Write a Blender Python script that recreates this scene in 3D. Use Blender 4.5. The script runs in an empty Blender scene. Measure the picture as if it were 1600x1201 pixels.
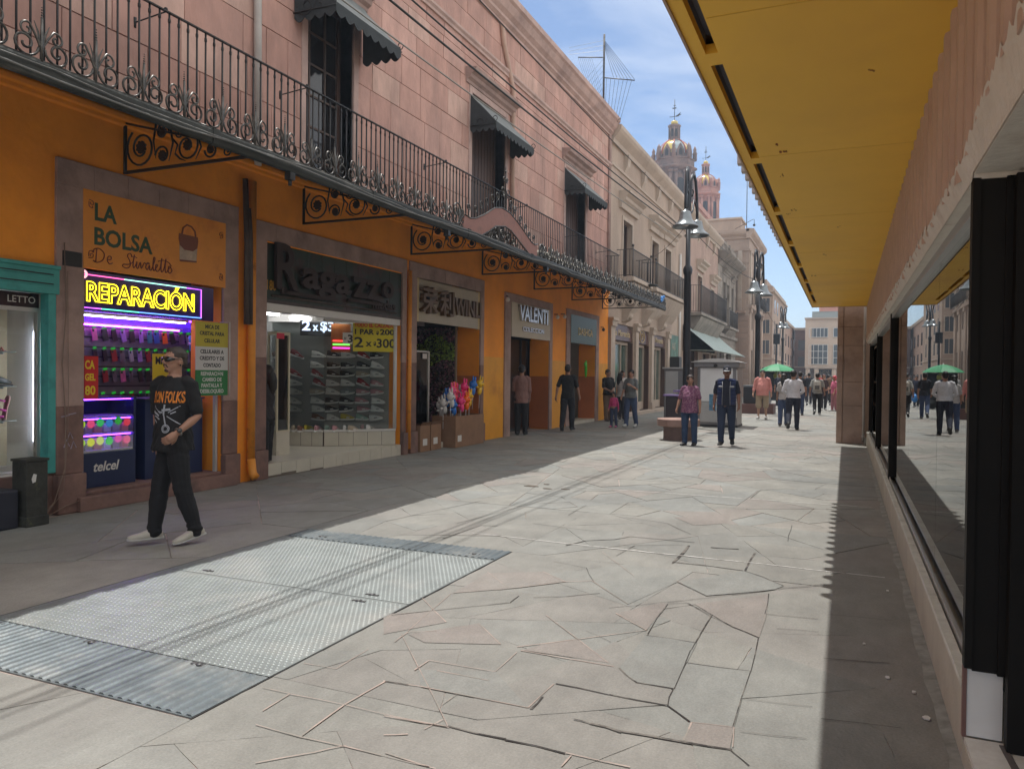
import bpy, bmesh, math, random
from mathutils import Vector, Matrix
R = math.radians
HAZE = 0.0013
rnd = random.Random(7)
SC = bpy.context.scene
COL = SC.collection

# ---------------------------------------------------------------- camera
def make_camera():
    yaw, pitch, roll = R(23.5014), R(-0.77096), R(0.62)
    f = Vector((-math.sin(yaw)*math.cos(pitch), math.cos(yaw)*math.cos(pitch), math.sin(pitch)))
    r = Vector((math.cos(yaw), math.sin(yaw), 0)); u = r.cross(f)
    c, s = math.cos(roll), math.sin(roll)
    r, u = r*c+u*s, u*c-r*s
    cd = bpy.data.cameras.new('camera'); cam = bpy.data.objects.new('camera', cd); COL.objects.link(cam)
    m = Matrix((r, u, -f)).transposed().to_4x4(); m.translation = Vector((0, 0, 1.55))
    cam.matrix_world = m
    cd.sensor_fit = 'HORIZONTAL'; cd.sensor_width = 36; cd.lens = 27.0
    cd.clip_start = 0.05; cd.clip_end = 6000
    SC.camera = cam
make_camera()

# ---------------------------------------------------------------- sky, sun, exposure
LX, LY = 0.215, -0.22            # travel of the light per metre of drop
sdir = Vector((-LX, -LY, 1)).normalized()      # towards the sun
elev = math.asin(sdir.z); azim = math.atan2(sdir.x, sdir.y)
SKY_FILL = 7.9
w = bpy.data.worlds.new("World"); SC.world = w; w.use_nodes = True
nt = w.node_tree; nt.nodes.clear()
def N(t, tree=None, **kw):
    n = (tree or nt).nodes.new(t)
    for k, v in kw.items(): setattr(n, k, v)
    return n
out = N('ShaderNodeOutputWorld'); bg = N('ShaderNodeBackground'); sky = N('ShaderNodeTexSky')
sky.sky_type = 'NISHITA'; sky.sun_disc = False; sky.sun_elevation = elev; sky.sun_rotation = azim
sky.air_density = 1.0; sky.dust_density = 1.2; sky.ozone_density = 1.5; sky.altitude = 1800
tc = N('ShaderNodeTexCoord'); mp = N('ShaderNodeMapping'); mp.inputs['Scale'].default_value = (1.0, 1.0, 3.6)
mp.inputs['Rotation'].default_value = (0.15, 0.1, 0.6)
no = N('ShaderNodeTexNoise'); no.inputs['Scale'].default_value = 2.3; no.inputs['Detail'].default_value = 9
no.inputs['Roughness'].default_value = 0.56; no.inputs['Distortion'].default_value = 0.5
cr = N('ShaderNodeValToRGB'); cr.color_ramp.elements[0].position = 0.46; cr.color_ramp.elements[1].position = 0.80
cr.color_ramp.elements[1].color = (0.75, 0.75, 0.75, 1)
mx = N('ShaderNodeMixRGB'); mx.inputs['Color2'].default_value = (6.3, 6.7, 7.3, 1)
L = nt.links.new
# added bright fill overhead and to the right, out of view, lifting the shade
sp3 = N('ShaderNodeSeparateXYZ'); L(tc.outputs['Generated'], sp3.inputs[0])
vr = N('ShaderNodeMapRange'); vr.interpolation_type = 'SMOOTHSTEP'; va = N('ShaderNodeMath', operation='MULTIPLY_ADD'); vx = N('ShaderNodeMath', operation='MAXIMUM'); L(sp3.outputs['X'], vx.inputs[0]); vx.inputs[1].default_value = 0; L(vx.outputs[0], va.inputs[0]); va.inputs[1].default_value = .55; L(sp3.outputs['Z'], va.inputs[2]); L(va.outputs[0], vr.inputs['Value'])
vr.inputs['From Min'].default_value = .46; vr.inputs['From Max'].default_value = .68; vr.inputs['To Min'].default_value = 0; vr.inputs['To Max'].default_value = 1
vm = N('ShaderNodeMixRGB'); L(vr.outputs[0], vm.inputs['Fac']); vm.inputs['Color2'].default_value = (SKY_FILL*1.0, SKY_FILL*.985, SKY_FILL*.97, 1)
L(tc.outputs['Generated'], mp.inputs['Vector']); L(mp.outputs[0], no.inputs['Vector']); L(no.outputs['Fac'], cr.inputs['Fac'])
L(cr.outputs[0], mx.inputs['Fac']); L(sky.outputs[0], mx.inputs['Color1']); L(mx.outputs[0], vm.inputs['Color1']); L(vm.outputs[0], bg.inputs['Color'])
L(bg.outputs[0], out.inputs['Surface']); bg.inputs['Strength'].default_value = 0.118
sd = bpy.data.lights.new('sun', 'SUN'); sd.energy = 3.05; sd.angle = R(0.55); sd.color = (1.0, 0.975, 0.935)
so = bpy.data.objects.new('sun', sd); COL.objects.link(so); so.rotation_euler = sdir.to_track_quat('Z', 'Y').to_euler()
so.location = (0, 0, 40)
SC.view_settings.view_transform = 'Standard'; SC.view_settings.look = 'None'
SC.view_settings.exposure = 0.52; SC.view_settings.gamma = 1.0
SC.cycles.max_bounces = 8; SC.cycles.diffuse_bounces = 6; SC.cycles.glossy_bounces = 4
SC.cycles.transparent_max_bounces = 12; SC.cycles.use_denoising = True

# ---------------------------------------------------------------- materials
MATS = {}
def mat(name, col=(.5, .5, .5), rough=.7, metal=0.0, var=0.0, vscale=3.0, bump=0.0, bscale=30.0, spec=0.5,
        emit=None, estr=0.0, attr=None, dirt=None, dscale=1.0, dlo=.55, dhi=.75, vstretch=(1, 1, 1), coat=0.0, alpha=1.0):
    """procedural principled material: base colour x noise variation, optional second colour in patches, optional bump"""
    if name in MATS: return MATS[name]
    m = bpy.data.materials.new(name); m.use_nodes = True; t = m.node_tree; b = t.nodes['Principled BSDF']
    LK = t.links.new
    b.inputs['Base Color'].default_value = (*col, 1); b.inputs['Roughness'].default_value = rough
    b.inputs['Metallic'].default_value = metal; b.inputs['Specular IOR Level'].default_value = spec
    b.inputs['Coat Weight'].default_value = coat
    if emit: b.inputs['Emission Color'].default_value = (*emit, 1); b.inputs['Emission Strength'].default_value = estr
    co = N('ShaderNodeTexCoord', t); mpp = N('ShaderNodeMapping', t); mpp.inputs['Scale'].default_value = vstretch
    LK(co.outputs['Object'], mpp.inputs['Vector'])
    cur = None
    if attr:
        a = N('ShaderNodeAttribute', t); a.attribute_name = attr; cur = a.outputs['Color']
    if var > 0 or attr or dirt:
        n1 = N('ShaderNodeTexNoise', t); n1.inputs['Scale'].default_value = vscale; n1.inputs['Detail'].default_value = 7
        n1.inputs['Roughness'].default_value = .62
        LK(mpp.outputs[0], n1.inputs['Vector'])
        mr = N('ShaderNodeMapRange', t); mr.inputs['From Min'].default_value = .3; mr.inputs['From Max'].default_value = .7
        mr.inputs['To Min'].default_value = 1-var; mr.inputs['To Max'].default_value = 1+var
        LK(n1.outputs['Fac'], mr.inputs['Value'])
        hs = N('ShaderNodeMixRGB', t); hs.blend_type = 'MULTIPLY'; hs.inputs['Fac'].default_value = 1
        if cur: LK(cur, hs.inputs['Color1'])
        else: hs.inputs['Color1'].default_value = (*col, 1)
        cb = N('ShaderNodeCombineColor', t)
        for k in range(3): LK(mr.outputs[0], cb.inputs[k])
        LK(cb.outputs[0], hs.inputs['Color2']); cur = hs.outputs[0]
    if dirt:
        n2 = N('ShaderNodeTexNoise', t); n2.inputs['Scale'].default_value = dscale; n2.inputs['Detail'].default_value = 8
        n2.inputs['Roughness'].default_value = .68
        LK(mpp.outputs[0], n2.inputs['Vector'])
        m2 = N('ShaderNodeMapRange', t); m2.inputs['From Min'].default_value = dlo; m2.inputs['From Max'].default_value = dhi
        LK(n2.outputs['Fac'], m2.inputs['Value'])
        mm = N('ShaderNodeMixRGB', t); LK(m2.outputs[0], mm.inputs['Fac']); LK(cur, mm.inputs['Color1'])
        mm.inputs['Color2'].default_value = (*dirt, 1); cur = mm.outputs[0]
    if cur: LK(cur, b.inputs['Base Color'])
    if bump > 0:
        n3 = N('ShaderNodeTexNoise', t); n3.inputs['Scale'].default_value = bscale; n3.inputs['Detail'].default_value = 6
        LK(mpp.outputs[0], n3.inputs['Vector'])
        bp = N('ShaderNodeBump', t); bp.inputs['Strength'].default_value = bump; bp.inputs['Distance'].default_value = .02
        LK(n3.outputs['Fac'], bp.inputs['Height']); LK(bp.outputs[0], b.inputs['Normal'])
    MATS[name] = m
    return m
def glow(name, col, s):
    return mat(name, (.02, .02, .02), .5, emit=col, estr=s)
def glass_mat(name, tint=(.8, .85, .85), rough=.0, ior=1.5):
    if name in MATS: return MATS[name]
    m = bpy.data.materials.new(name); m.use_nodes = True; t = m.node_tree; t.nodes.clear(); LK = t.links.new
    o = N('ShaderNodeOutputMaterial', t); mi = N('ShaderNodeMixShader', t); tr = N('ShaderNodeBsdfTransparent', t)
    g = N('ShaderNodeBsdfGlossy', t); fr = N('ShaderNodeFresnel', t)
    tr.inputs['Color'].default_value = (*tint, 1); g.inputs['Roughness'].default_value = rough
    g.inputs['Color'].default_value = (.95, .97, .97, 1); fr.inputs['IOR'].default_value = ior
    LK(fr.outputs[0], mi.inputs[0]); LK(tr.outputs[0], mi.inputs[1]); LK(g.outputs[0], mi.inputs[2]); LK(mi.outputs[0], o.inputs['Surface'])
    MATS[name] = m
    return m

# ---------------------------------------------------------------- mesh builder
class MB:
    def __init__(s): s.v = []; s.f = []; s.c = []; s.sm = []; s.mi = []; s.cur = None; s.smooth = False; s.m = 0; s.M = None
    def add(s, vs, fs, smooth=None):
        b = len(s.v)
        if s.M is not None: vs = [s.M @ Vector(v) for v in vs]
        s.v += [tuple(v) for v in vs]
        for f in fs:
            s.f.append([i+b for i in f]); s.c.append(s.cur); s.sm.append(s.smooth if smooth is None else smooth); s.mi.append(s.m)
        return s
    def box(s, x0, x1, y0, y1, z0, z1):
        x0, x1 = sorted((x0, x1)); y0, y1 = sorted((y0, y1)); z0, z1 = sorted((z0, z1))
        v = [(x0,y0,z0),(x1,y0,z0),(x1,y1,z0),(x0,y1,z0),(x0,y0,z1),(x1,y0,z1),(x1,y1,z1),(x0,y1,z1)]
        return s.add(v, [(3,2,1,0),(4,5,6,7),(0,1,5,4),(1,2,6,5),(2,3,7,6),(3,0,4,7)], False)
    def quad(s, *p): return s.add(p, [tuple(range(len(p)))], False)
    def tube(s, pts, r, n=6, cap=True, closed=False):
        pts = [Vector(p) for p in pts]; k = len(pts)
        rs = r if isinstance(r, (list, tuple)) else [r]*k
        vs = []; prev = None
        for i, p in enumerate(pts):
            if closed: d = pts[(i+1) % k]-pts[i-1]
            else: d = pts[min(i+1, k-1)]-pts[max(i-1, 0)]
            if d.length < 1e-9: d = Vector((0, 0, 1))
            d.normalize()
            if prev is None:
                a = Vector((0, 0, 1)) if abs(d.z) < .9 else Vector((1, 0, 0))
                u = d.cross(a).normalized()
            else:
                u = prev-d*prev.dot(d); u = u.normalized() if u.length > 1e-6 else d.orthogonal().normalized()
            prev = u; w2 = d.cross(u)
            for j in range(n):
                a = 2*math.pi*j/n; vs.append(p+u*(rs[i]*math.cos(a))+w2*(rs[i]*math.sin(a)))
        fs = []
        for i in range(k if closed else k-1):
            i2 = (i+1) % k
            for j in range(n):
                j2 = (j+1) % n; fs.append((i*n+j, i*n+j2, i2*n+j2, i2*n+j))
        if cap and not closed: fs.append(tuple(range(n-1, -1, -1))); fs.append(tuple((k-1)*n+j for j in range(n)))
        return s.add(vs, fs, n > 4)
    def cyl(s, p0, p1, r, n=12, r2=None): return s.tube([p0, p1], [r, r2 if r2 is not None else r], n)
    def loft(s, rings, smooth=True, cap=True):
        n = len(rings[0]); vs = [v for r_ in rings for v in r_]; fs = []
        for i in range(len(rings)-1):
            for j in range(n):
                j2 = (j+1) % n; fs.append((i*n+j, i*n+j2, (i+1)*n+j2, (i+1)*n+j))
        if cap: fs.append(tuple(range(n-1, -1, -1))); fs.append(tuple((len(rings)-1)*n+j for j in range(n)))
        return s.add(vs, fs, smooth)
    def lathe(s, prof, c=(0, 0, 0), n=24, ax='z', smooth=True, sq=None):
        rings = []
        for r_, h in prof:
            ring = []
            for j in range(n):
                a = 2*math.pi*j/n; x, y = r_*math.cos(a), r_*math.sin(a)
                if ax == 'z': ring.append((c[0]+x, c[1]+y, c[2]+h))
                elif ax == 'x': ring.append((c[0]+h, c[1]+x, c[2]+y))
                else: ring.append((c[0]+y, c[1]+h, c[2]+x))
            rings.append(ring)
        return s.loft(rings, smooth)
    def prism(s, poly, ax, a, b, smooth=False):
        """poly: 2-D points in the other two axes (cyclic order), extruded along ax from a to b"""
        def P(p, h):
            if ax == 'x': return (h, p[0], p[1])
            if ax == 'y': return (p[0], h, p[1])
            return (p[0], p[1], h)
        n = len(poly); vs = [P(p, a) for p in poly]+[P(p, b) for p in poly]
        fs = [tuple(range(n-1, -1, -1)), tuple(range(n, 2*n))]+[(i, (i+1) % n, n+(i+1) % n, n+i) for i in range(n)]
        return s.add(vs, fs, smooth)
    def ball(s, c, rx, ry=None, rz=None, n=12, m=8):
        ry = rx if ry is None else ry; rz = rx if rz is None else rz
        rings = []
        for i in range(m+1):
            t = math.pi*(i/m); q = max(math.sin(t), .02)
            rings.append([(c[0]+rx*q*math.cos(2*math.pi*j/n), c[1]+ry*q*math.sin(2*math.pi*j/n), c[2]-rz*math.cos(t)) for j in range(n)])
        return s.loft(rings, True)
    def merge(s, o, M=None):
        b = len(s.v); s.v += [tuple((M @ Vector(v)) if M else v) for v in o.v]
        s.f += [[i+b for i in f] for f in o.f]; s.c += o.c; s.sm += o.sm; s.mi += o.mi; return s
    def mesh(s, name, mats, off=None):
        me = bpy.data.meshes.new(name)
        vs = s.v if off is None else [(v[0]-off[0], v[1]-off[1], v[2]-off[2]) for v in s.v]
        me.from_pydata(vs, [], s.f)
        if not isinstance(mats, (list, tuple)): mats = [mats]
        for m in mats: me.materials.append(m)
        me.polygons.foreach_set('use_smooth', s.sm)
        if len(mats) > 1: me.polygons.foreach_set('material_index', s.mi)
        if any(c is not None for c in s.c):
            at = me.color_attributes.new('Col', 'FLOAT_COLOR', 'CORNER'); arr = []
            for f, c in zip(s.f, s.c):
                c = c or (.5, .5, .5); arr += [c[0], c[1], c[2], 1.0]*len(f)
            at.data.foreach_set('color', arr)
        me.update()
        return me

def wloc(o):
    p = Vector((0, 0, 0))
    while o is not None: p = p+o.location; o = o.parent
    return p
def tag(o, label=None, cat=None, group=None, kind=None):
    if label: o['label'] = label
    if cat: o['category'] = cat
    if group: o['group'] = group
    if kind: o['kind'] = kind
    return o
def obj(name, mb, m, parent=None, local=False, bevel=0, base=None, label=None, kind=None):
    """link the builder's shapes as one mesh object; vertices are given in world space unless local"""
    loc = Vector((0, 0, 0))
    if parent is not None and not local: off = wloc(parent)
    elif base is not None: off = Vector(base); loc = off
    else: off = None
    me = mb.mesh(name, m, off) if isinstance(mb, MB) else mb
    o = bpy.data.objects.new(name, me); COL.objects.link(o); o.location = loc
    if parent is not None: o.parent = parent
    if bevel:
        b = o.modifiers.new('bevel', 'BEVEL'); b.width = bevel; b.segments = 2; b.limit_method = 'ANGLE'; b.angle_limit = R(40)
    if label: o['label'] = label
    if kind: o['kind'] = kind
    return o
def thing(name, label, cat, loc=(0, 0, 0), rz=0, group=None):
    o = bpy.data.objects.new(name, None); COL.objects.link(o); o.location = loc; o.rotation_euler = (0, 0, rz)
    o.empty_display_size = .1
    return tag(o, label, cat, group)
def single(name, mb, m, label, cat, base=None, group=None, bevel=0):
    return tag(obj(name, mb, m, base=base, bevel=bevel), label, cat, group)
def struct(name, mb, m): return tag(obj(name, mb, m), kind='structure')
KIDS = {}
def kids(o): return [c for c in bpy.data.objects if c.parent is o]
def dup(o, parent=None, ch=None):
    c = o.copy(); COL.objects.link(c)
    if parent is not None: c.parent = parent
    for k in (kids(o) if ch is None else ch): dup(k, c)
    return c
def place(o, loc, rz=None, label=None, group=None):
    o.location = loc
    if rz is not None: o.rotation_euler = (0, 0, rz)
    if label: o['label'] = label
    if group: o['group'] = group
    return o

def text_mesh(s, size, ext=.004, offset=0.0, shear=0.0, space=1.0, align='LEFT', bevel=0.0, lines=1.0, narrow=None):
    """text as a mesh standing in the local XZ plane, facing -Y; narrow = wanted width"""
    c = bpy.data.curves.new('lettering', 'FONT'); c.body = s; c.size = size; c.extrude = ext; c.offset = offset; c.shear = shear
    c.space_character = space; c.align_x = align; c.bevel_depth = bevel; c.space_line = lines; c.resolution_u = 3
    o = bpy.data.objects.new('t', c); COL.objects.link(o); dg = bpy.context.evaluated_depsgraph_get()
    me = bpy.data.meshes.new_from_object(o.evaluated_get(dg)); bpy.data.objects.remove(o)
    xs = [v.co.x for v in me.vertices]; wd = max(xs)-min(xs); x0 = min(xs); k = (narrow/wd) if narrow else 1
    for v in me.vertices:
        x = v.co.x
        if narrow: x = (x-x0)*k if align == 'LEFT' else x*k
        v.co = (x, -v.co.z, v.co.y)
    return me
def text_obj(name, s, size, loc, rz, m, parent=None, **kw):
    me = text_mesh(s, size, **kw); me.materials.clear(); me.materials.append(m)
    o = bpy.data.objects.new(name, me); COL.objects.link(o)
    p = Vector(loc)
    if parent is not None: o.parent = parent; p = p-wloc(parent)
    o.location = p; o.rotation_euler = (0, 0, rz)
    return o
WALLR = R(90)      # lettering on the left facade: faces +x, reads along +y
def spiral(c, r0, r1, a0, a1, n=16):
    """2-D spiral points"""
    return [(c[0]+(r0+(r1-r0)*i/(n-1))*math.cos(a0+(a1-a0)*i/(n-1)), c[1]+(r0+(r1-r0)*i/(n-1))*math.sin(a0+(a1-a0)*i/(n-1))) for i in range(n)]
# ================================================================ GROUND
XF = -7.72                                # plane of the left facades
XG = 0.45                                 # foot of the right building
m_base = mat('joint_mortar', (.24, .20, .17), .9, var=.3, vscale=1.2, dirt=(.07, .062, .055), dscale=1.3, dlo=.53, dhi=.60, bump=.4, bscale=40)
def pink_joints(m):
    t = m.node_tree; b = t.nodes['Principled BSDF']; LK = t.links.new; src = b.inputs['Base Color'].links[0].from_socket
    co = N('ShaderNodeTexCoord', t); nz = N('ShaderNodeTexNoise', t); nz.inputs['Scale'].default_value = .8; nz.inputs['Detail'].default_value = 4
    mp_ = N('ShaderNodeMapping', t); mp_.inputs['Location'].default_value = (7, 3, 0); LK(co.outputs['Object'], mp_.inputs['Vector']); LK(mp_.outputs[0], nz.inputs['Vector'])
    mr = N('ShaderNodeMapRange', t); LK(nz.outputs['Fac'], mr.inputs['Value']); mr.inputs['From Min'].default_value = .45; mr.inputs['From Max'].default_value = .49
    mm = N('ShaderNodeMixRGB', t); LK(mr.outputs[0], mm.inputs['Fac']); LK(src, mm.inputs['Color1']); mm.inputs['Color2'].default_value = (.40, .32, .28, 1)
    LK(mm.outputs[0], b.inputs['Base Color'])
pink_joints(m_base)
def slab_mat():
    m = mat('flagstone', (.3, .28, .25), .78, var=.11, vscale=1.6, bump=.22, bscale=55, attr='Col', dirt=(.215, .205, .185), dscale=.7, dlo=.50, dhi=.78)
    t = m.node_tree; b = t.nodes['Principled BSDF']; LK = t.links.new
    src = b.inputs['Base Color'].links[0].from_socket
    co = N('ShaderNodeTexCoord', t); vo = N('ShaderNodeTexVoronoi', t); vo.inputs['Scale'].default_value = 2.1
    nz = N('ShaderNodeTexNoise', t); nz.inputs['Scale'].default_value = 14
    ad = N('ShaderNodeMixRGB', t); ad.blend_type = 'ADD'; ad.inputs['Fac'].default_value = .06
    LK(co.outputs['Object'], nz.inputs['Vector']); LK(co.outputs['Object'], ad.inputs['Color1']); LK(nz.outputs['Color'], ad.inputs['Color2'])
    LK(ad.outputs[0], vo.inputs['Vector'])
    wn = N('ShaderNodeTexWhiteNoise', t); LK(vo.outputs['Position'], wn.inputs['Vector'])
    mul = N('ShaderNodeMath', t, operation='MULTIPLY'); LK(wn.outputs['Value'], mul.inputs[0]); mul.inputs[1].default_value = .075
    sm = N('ShaderNodeMapRange', t); LK(vo.outputs['Distance'], sm.inputs['Value']); sm.inputs['From Min'].default_value = 0
    LK(mul.outputs[0], sm.inputs['From Max']); sm.inputs['To Min'].default_value = .62; sm.inputs['To Max'].default_value = 0
    mm = N('ShaderNodeMixRGB', t); LK(sm.outputs[0], mm.inputs['Fac']); LK(src, mm.inputs['Color1']); mm.inputs['Color2'].default_value = (.085, .085, .083, 1)
    LK(mm.outputs[0], b.inputs['Base Color'])
    # finer grit
    n5 = N('ShaderNodeTexNoise', t); n5.inputs['Scale'].default_value = 95; n5.inputs['Detail'].default_value = 3
    LK(co.outputs['Object'], n5.inputs['Vector'])
    r5 = N('ShaderNodeMapRange', t); LK(n5.outputs['Fac'], r5.inputs['Value']); r5.inputs['From Min'].default_value = .3; r5.inputs['From Max'].default_value = .7
    r5.inputs['To Min'].default_value = .88; r5.inputs['To Max'].default_value = 1.1
    c5 = N('ShaderNodeCombineColor', t)
    for k in range(3): LK(r5.outputs[0], c5.inputs[k])
    m5 = N('ShaderNodeMixRGB', t); m5.blend_type = 'MULTIPLY'; m5.inputs['Fac'].default_value = 1
    LK(mm.outputs[0], m5.inputs['Color1']); LK(c5.outputs[0], m5.inputs['Color2']); LK(m5.outputs[0], b.inputs['Base Color'])
    return m
m_slab = slab_mat()
def mottle(m):
    t = m.node_tree; b = t.nodes['Principled BSDF']; LK = t.links.new; src = b.inputs['Base Color'].links[0].from_socket
    co = N('ShaderNodeTexCoord', t); n1 = N('ShaderNodeTexNoise', t); n1.inputs['Scale'].default_value = .45; n1.inputs['Detail'].default_value = 10; n1.inputs['Roughness'].default_value = .72
    LK(co.outputs['Object'], n1.inputs['Vector']); r = N('ShaderNodeMapRange', t); LK(n1.outputs['Fac'], r.inputs['Value']); r.inputs['From Min'].default_value = .35; r.inputs['From Max'].default_value = .65; r.inputs['To Min'].default_value = .80; r.inputs['To Max'].default_value = 1.14
    n2 = N('ShaderNodeTexNoise', t); n2.inputs['Scale'].default_value = 7; n2.inputs['Detail'].default_value = 8; n2.inputs['Roughness'].default_value = .8; mp = N('ShaderNodeMapping', t); mp.inputs['Scale'].default_value = (1, .35, 1); mp.inputs['Rotation'].default_value = (0, 0, .5)
    LK(co.outputs['Object'], mp.inputs['Vector']); LK(mp.outputs[0], n2.inputs['Vector']); r2 = N('ShaderNodeMapRange', t); LK(n2.outputs['Fac'], r2.inputs['Value']); r2.inputs['From Min'].default_value = .3; r2.inputs['From Max'].default_value = .7; r2.inputs['To Min'].default_value = .86; r2.inputs['To Max'].default_value = 1.12
    mu = N('ShaderNodeMath', t, operation='MULTIPLY'); LK(r.outputs[0], mu.inputs[0]); LK(r2.outputs[0], mu.inputs[1]); cb = N('ShaderNodeCombineColor', t)
    for k in range(3): LK(mu.outputs[0], cb.inputs[k])
    mm = N('ShaderNodeMixRGB', t); mm.blend_type = 'MULTIPLY'; mm.inputs['Fac'].default_value = 1; LK(src, mm.inputs['Color1']); LK(cb.outputs[0], mm.inputs['Color2']); LK(mm.outputs[0], b.inputs['Base Color'])
mottle(m_slab)
def area(p): return abs(sum(p[i-1][0]*p[i][1]-p[i][0]*p[i-1][1] for i in range(len(p))))/2
def split(p, px, py, a):
    nx, ny = -math.sin(a), math.cos(a); A, B = [], []
    k = len(p)
    for i in range(k):
        P, Q = p[i], p[(i+1) % k]; dp = (P[0]-px)*nx+(P[1]-py)*ny; dq = (Q[0]-px)*nx+(Q[1]-py)*ny
        (A if dp >= 0 else B).append(P)
        if dp*dq < 0:
            t = dp/(dp-dq); X = (P[0]+(Q[0]-P[0])*t, P[1]+(Q[1]-P[1])*t); A.append(X); B.append(X)
    return A, B
def inset(p, d):
    c = (sum(q[0] for q in p)/len(p), sum(q[1] for q in p)/len(p)); k = len(p)
    if sum(p[i-1][0]*p[i][1]-p[i][0]*p[i-1][1] for i in range(k)) < 0: p = p[::-1]
    o = []
    for i in range(k):
        A, B, C = Vector(p[i-1]), Vector(p[i]), Vector(p[(i+1) % k])
        d1 = (B-A); d2 = (C-B)
        if d1.length < 1e-5 or d2.length < 1e-5: o.append(B); continue
        d1.normalize(); d2.normalize(); n1 = Vector((-d1.y, d1.x)); n2 = Vector((-d2.y, d2.x))
        bi = n1+n2
        if bi.length < .2: bi = n1
        bi.normalize(); o.append(B+bi*(d/max(bi.dot(n1), .45)))
    return o
def pave(mb, poly, rg, lo, hi, plain=False):
    stack = [poly]; outp = []
    while stack:
        p = stack.pop(); A = area(p)
        if A < 1e-3: continue
        if A < rg.uniform(lo, hi): outp.append(p); continue
        xs = [q[0] for q in p]; ys = [q[1] for q in p]
        c = (sum(xs)/len(xs), sum(ys)/len(ys))
        best = max(((math.hypot(p[i][0]-p[j][0], p[i][1]-p[j][1]), i, j) for i in range(len(p)) for j in range(i)), key=lambda q: q[0])
        la = math.atan2(p[best[1]][1]-p[best[2]][1], p[best[1]][0]-p[best[2]][0])
        a = la+math.pi/2+rg.choice((0, rg.gauss(0, .10), rg.gauss(0, .2), rg.gauss(0, .42)))
        A_, B_ = split(p, c[0]+rg.gauss(0, .12)*best[0]*math.cos(la), c[1]+rg.gauss(0, .12)*best[0]*math.sin(la), a)
        if len(A_) < 3 or len(B_) < 3: outp.append(p); continue
        stack += [A_, B_]
    for p in outp:
        q = inset(p, rg.choice((.002, .0025, .003, .004, .008)) if not plain else rg.choice((.0004, .0007, .0012)))
        if len(q) < 3: continue
        if min(v[1] for v in q) < 12:
            qq = []
            for i in range(len(q)):
                A_, B_ = Vector(q[i]), Vector(q[(i+1) % len(q)]); d_ = B_-A_; n_ = int(d_.length/.07); qq.append(A_)
                if n_ > 1:
                    pp = Vector((-d_.y, d_.x)).normalized(); w0 = 0
                    for s_ in range(1, n_): w0 = w0*.6+rg.gauss(0, .0016)-(.006 if rg.random() < .03 else 0)*0; qq.append(A_+d_*(s_/n_)+pp*w0)
            q = qq
        k = rg.random()
        if k < .12: c = (.248, .224, .200)
        elif k < .30: c = (.250, .235, .208)
        elif k < .55: c = (.245, .239, .212)
        elif k < .82: c = (.240, .238, .215)
        else: c = (.230, .234, .217)
        if plain: c = rg.choice([(.224, .219, .196), (.228, .222, .198), (.220, .219, .199), (.226, .215, .193)])
        j = rg.uniform(.95, 1.04); mb.cur = tuple(v*j for v in c)
        z = rg.uniform(-.0015, .0015); n = len(q)
        vs = [(v[0], v[1], z) for v in q]+[(v[0], v[1], -.03) for v in q]
        tx, ty = rg.uniform(-.0015, .0015), rg.uniform(-.0015, .0015)
        cx = sum(v[0] for v in q)/n; cy = sum(v[1] for v in q)/n
        vs = [(v[0], v[1], v[2]+tx*(v[0]-cx)+ty*(v[1]-cy)) if i < n else v for i, v in enumerate(vs)]
        mb.add(vs, [tuple(range(n))]+[(i, n+i, n+(i+1) % n, (i+1) % n) for i in range(n)], False)
g = MB(); g.quad((-400, -60, -.0045), (400, -60, -.0045), (400, 700, -.0045), (-400, 700, -.0045))
gnd = struct('ground', g, m_base)
gs = MB(); rg = random.Random(21)
pave(gs, [(-7.55, -2), (-4.9, -2), (-4.9, 2.55), (-7.55, 2.55)], rg, .4, 1.3)
pave(gs, [(-7.60, 2.55), (-4.842, 2.55), (-4.842, 6.14), (-7.60, 6.14)], rg, .4, 1.5)
pave(gs, [(-4.9, -2), (.45, -2), (.45, 1.3), (-4.9, 1.3)], rg, .14, .55)
PK = [[(-2.36, 3.77), (-2.38, 3.95), (-2.23, 4.04)], [(-2.4, 3.91), (-1.58, 2.97)], [(-2.07, 4.28), (-1.79, 4.0)], [(-1.75, 4.61), (-1.42, 4.27), (-1.15, 3.99)], [(-1.69, 4.0), (-1.42, 4.27), (-1.09, 4.6), (-1.35, 4.84)], [(-1.65, 3.96), (-1.11, 3.95)], [(-2.04, 3.46), (-2.04, 3.61), (-1.65, 3.62), (-1.66, 3.92)], [(-2.11, 3.27), (-1.9, 3.29), (-1.33, 3.29), (-1.32, 3.6)], [(-1.71, 3.15), (-1.7, 3.29)], [(-1.89, 2.94), (-1.57, 2.96)], [(-1.66, 2.9), (-1.63, 3.02)], [(-1.79, 2.78), (-1.7, 2.83)], [(-1.7, 2.65), (-1.48, 2.63)], [(-1.01, 2.85), (-1.0, 2.95)], [(-1.03, 2.96), (-0.76, 2.96)], [(-2.55, 5.42), (-2.22, 5.08)], [(-2.16, 5.62), (-1.9, 5.42)], [(-1.73, 5.53), (-1.33, 5.07)], [(-2.53, 4.78), (-2.16, 5.11), (-1.9, 5.42), (-1.73, 5.53)], [(-1.94, 6.48), (-1.48, 5.81)], [(-2.39, 3.97), (-2.53, 4.78)], [(-0.61, 3.46), (-0.43, 3.49), (-0.41, 3.3)], [(-0.61, 3.27), (-0.61, 3.46)], [(-2.45, 4.39), (-2.26, 4.21)], [(-2.65, 4.59), (-2.45, 4.39)], [(-1.17, 5.83), (-1.09, 5.74)], [(-1.93, 3.5), (-1.63, 3.5)]]
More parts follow.
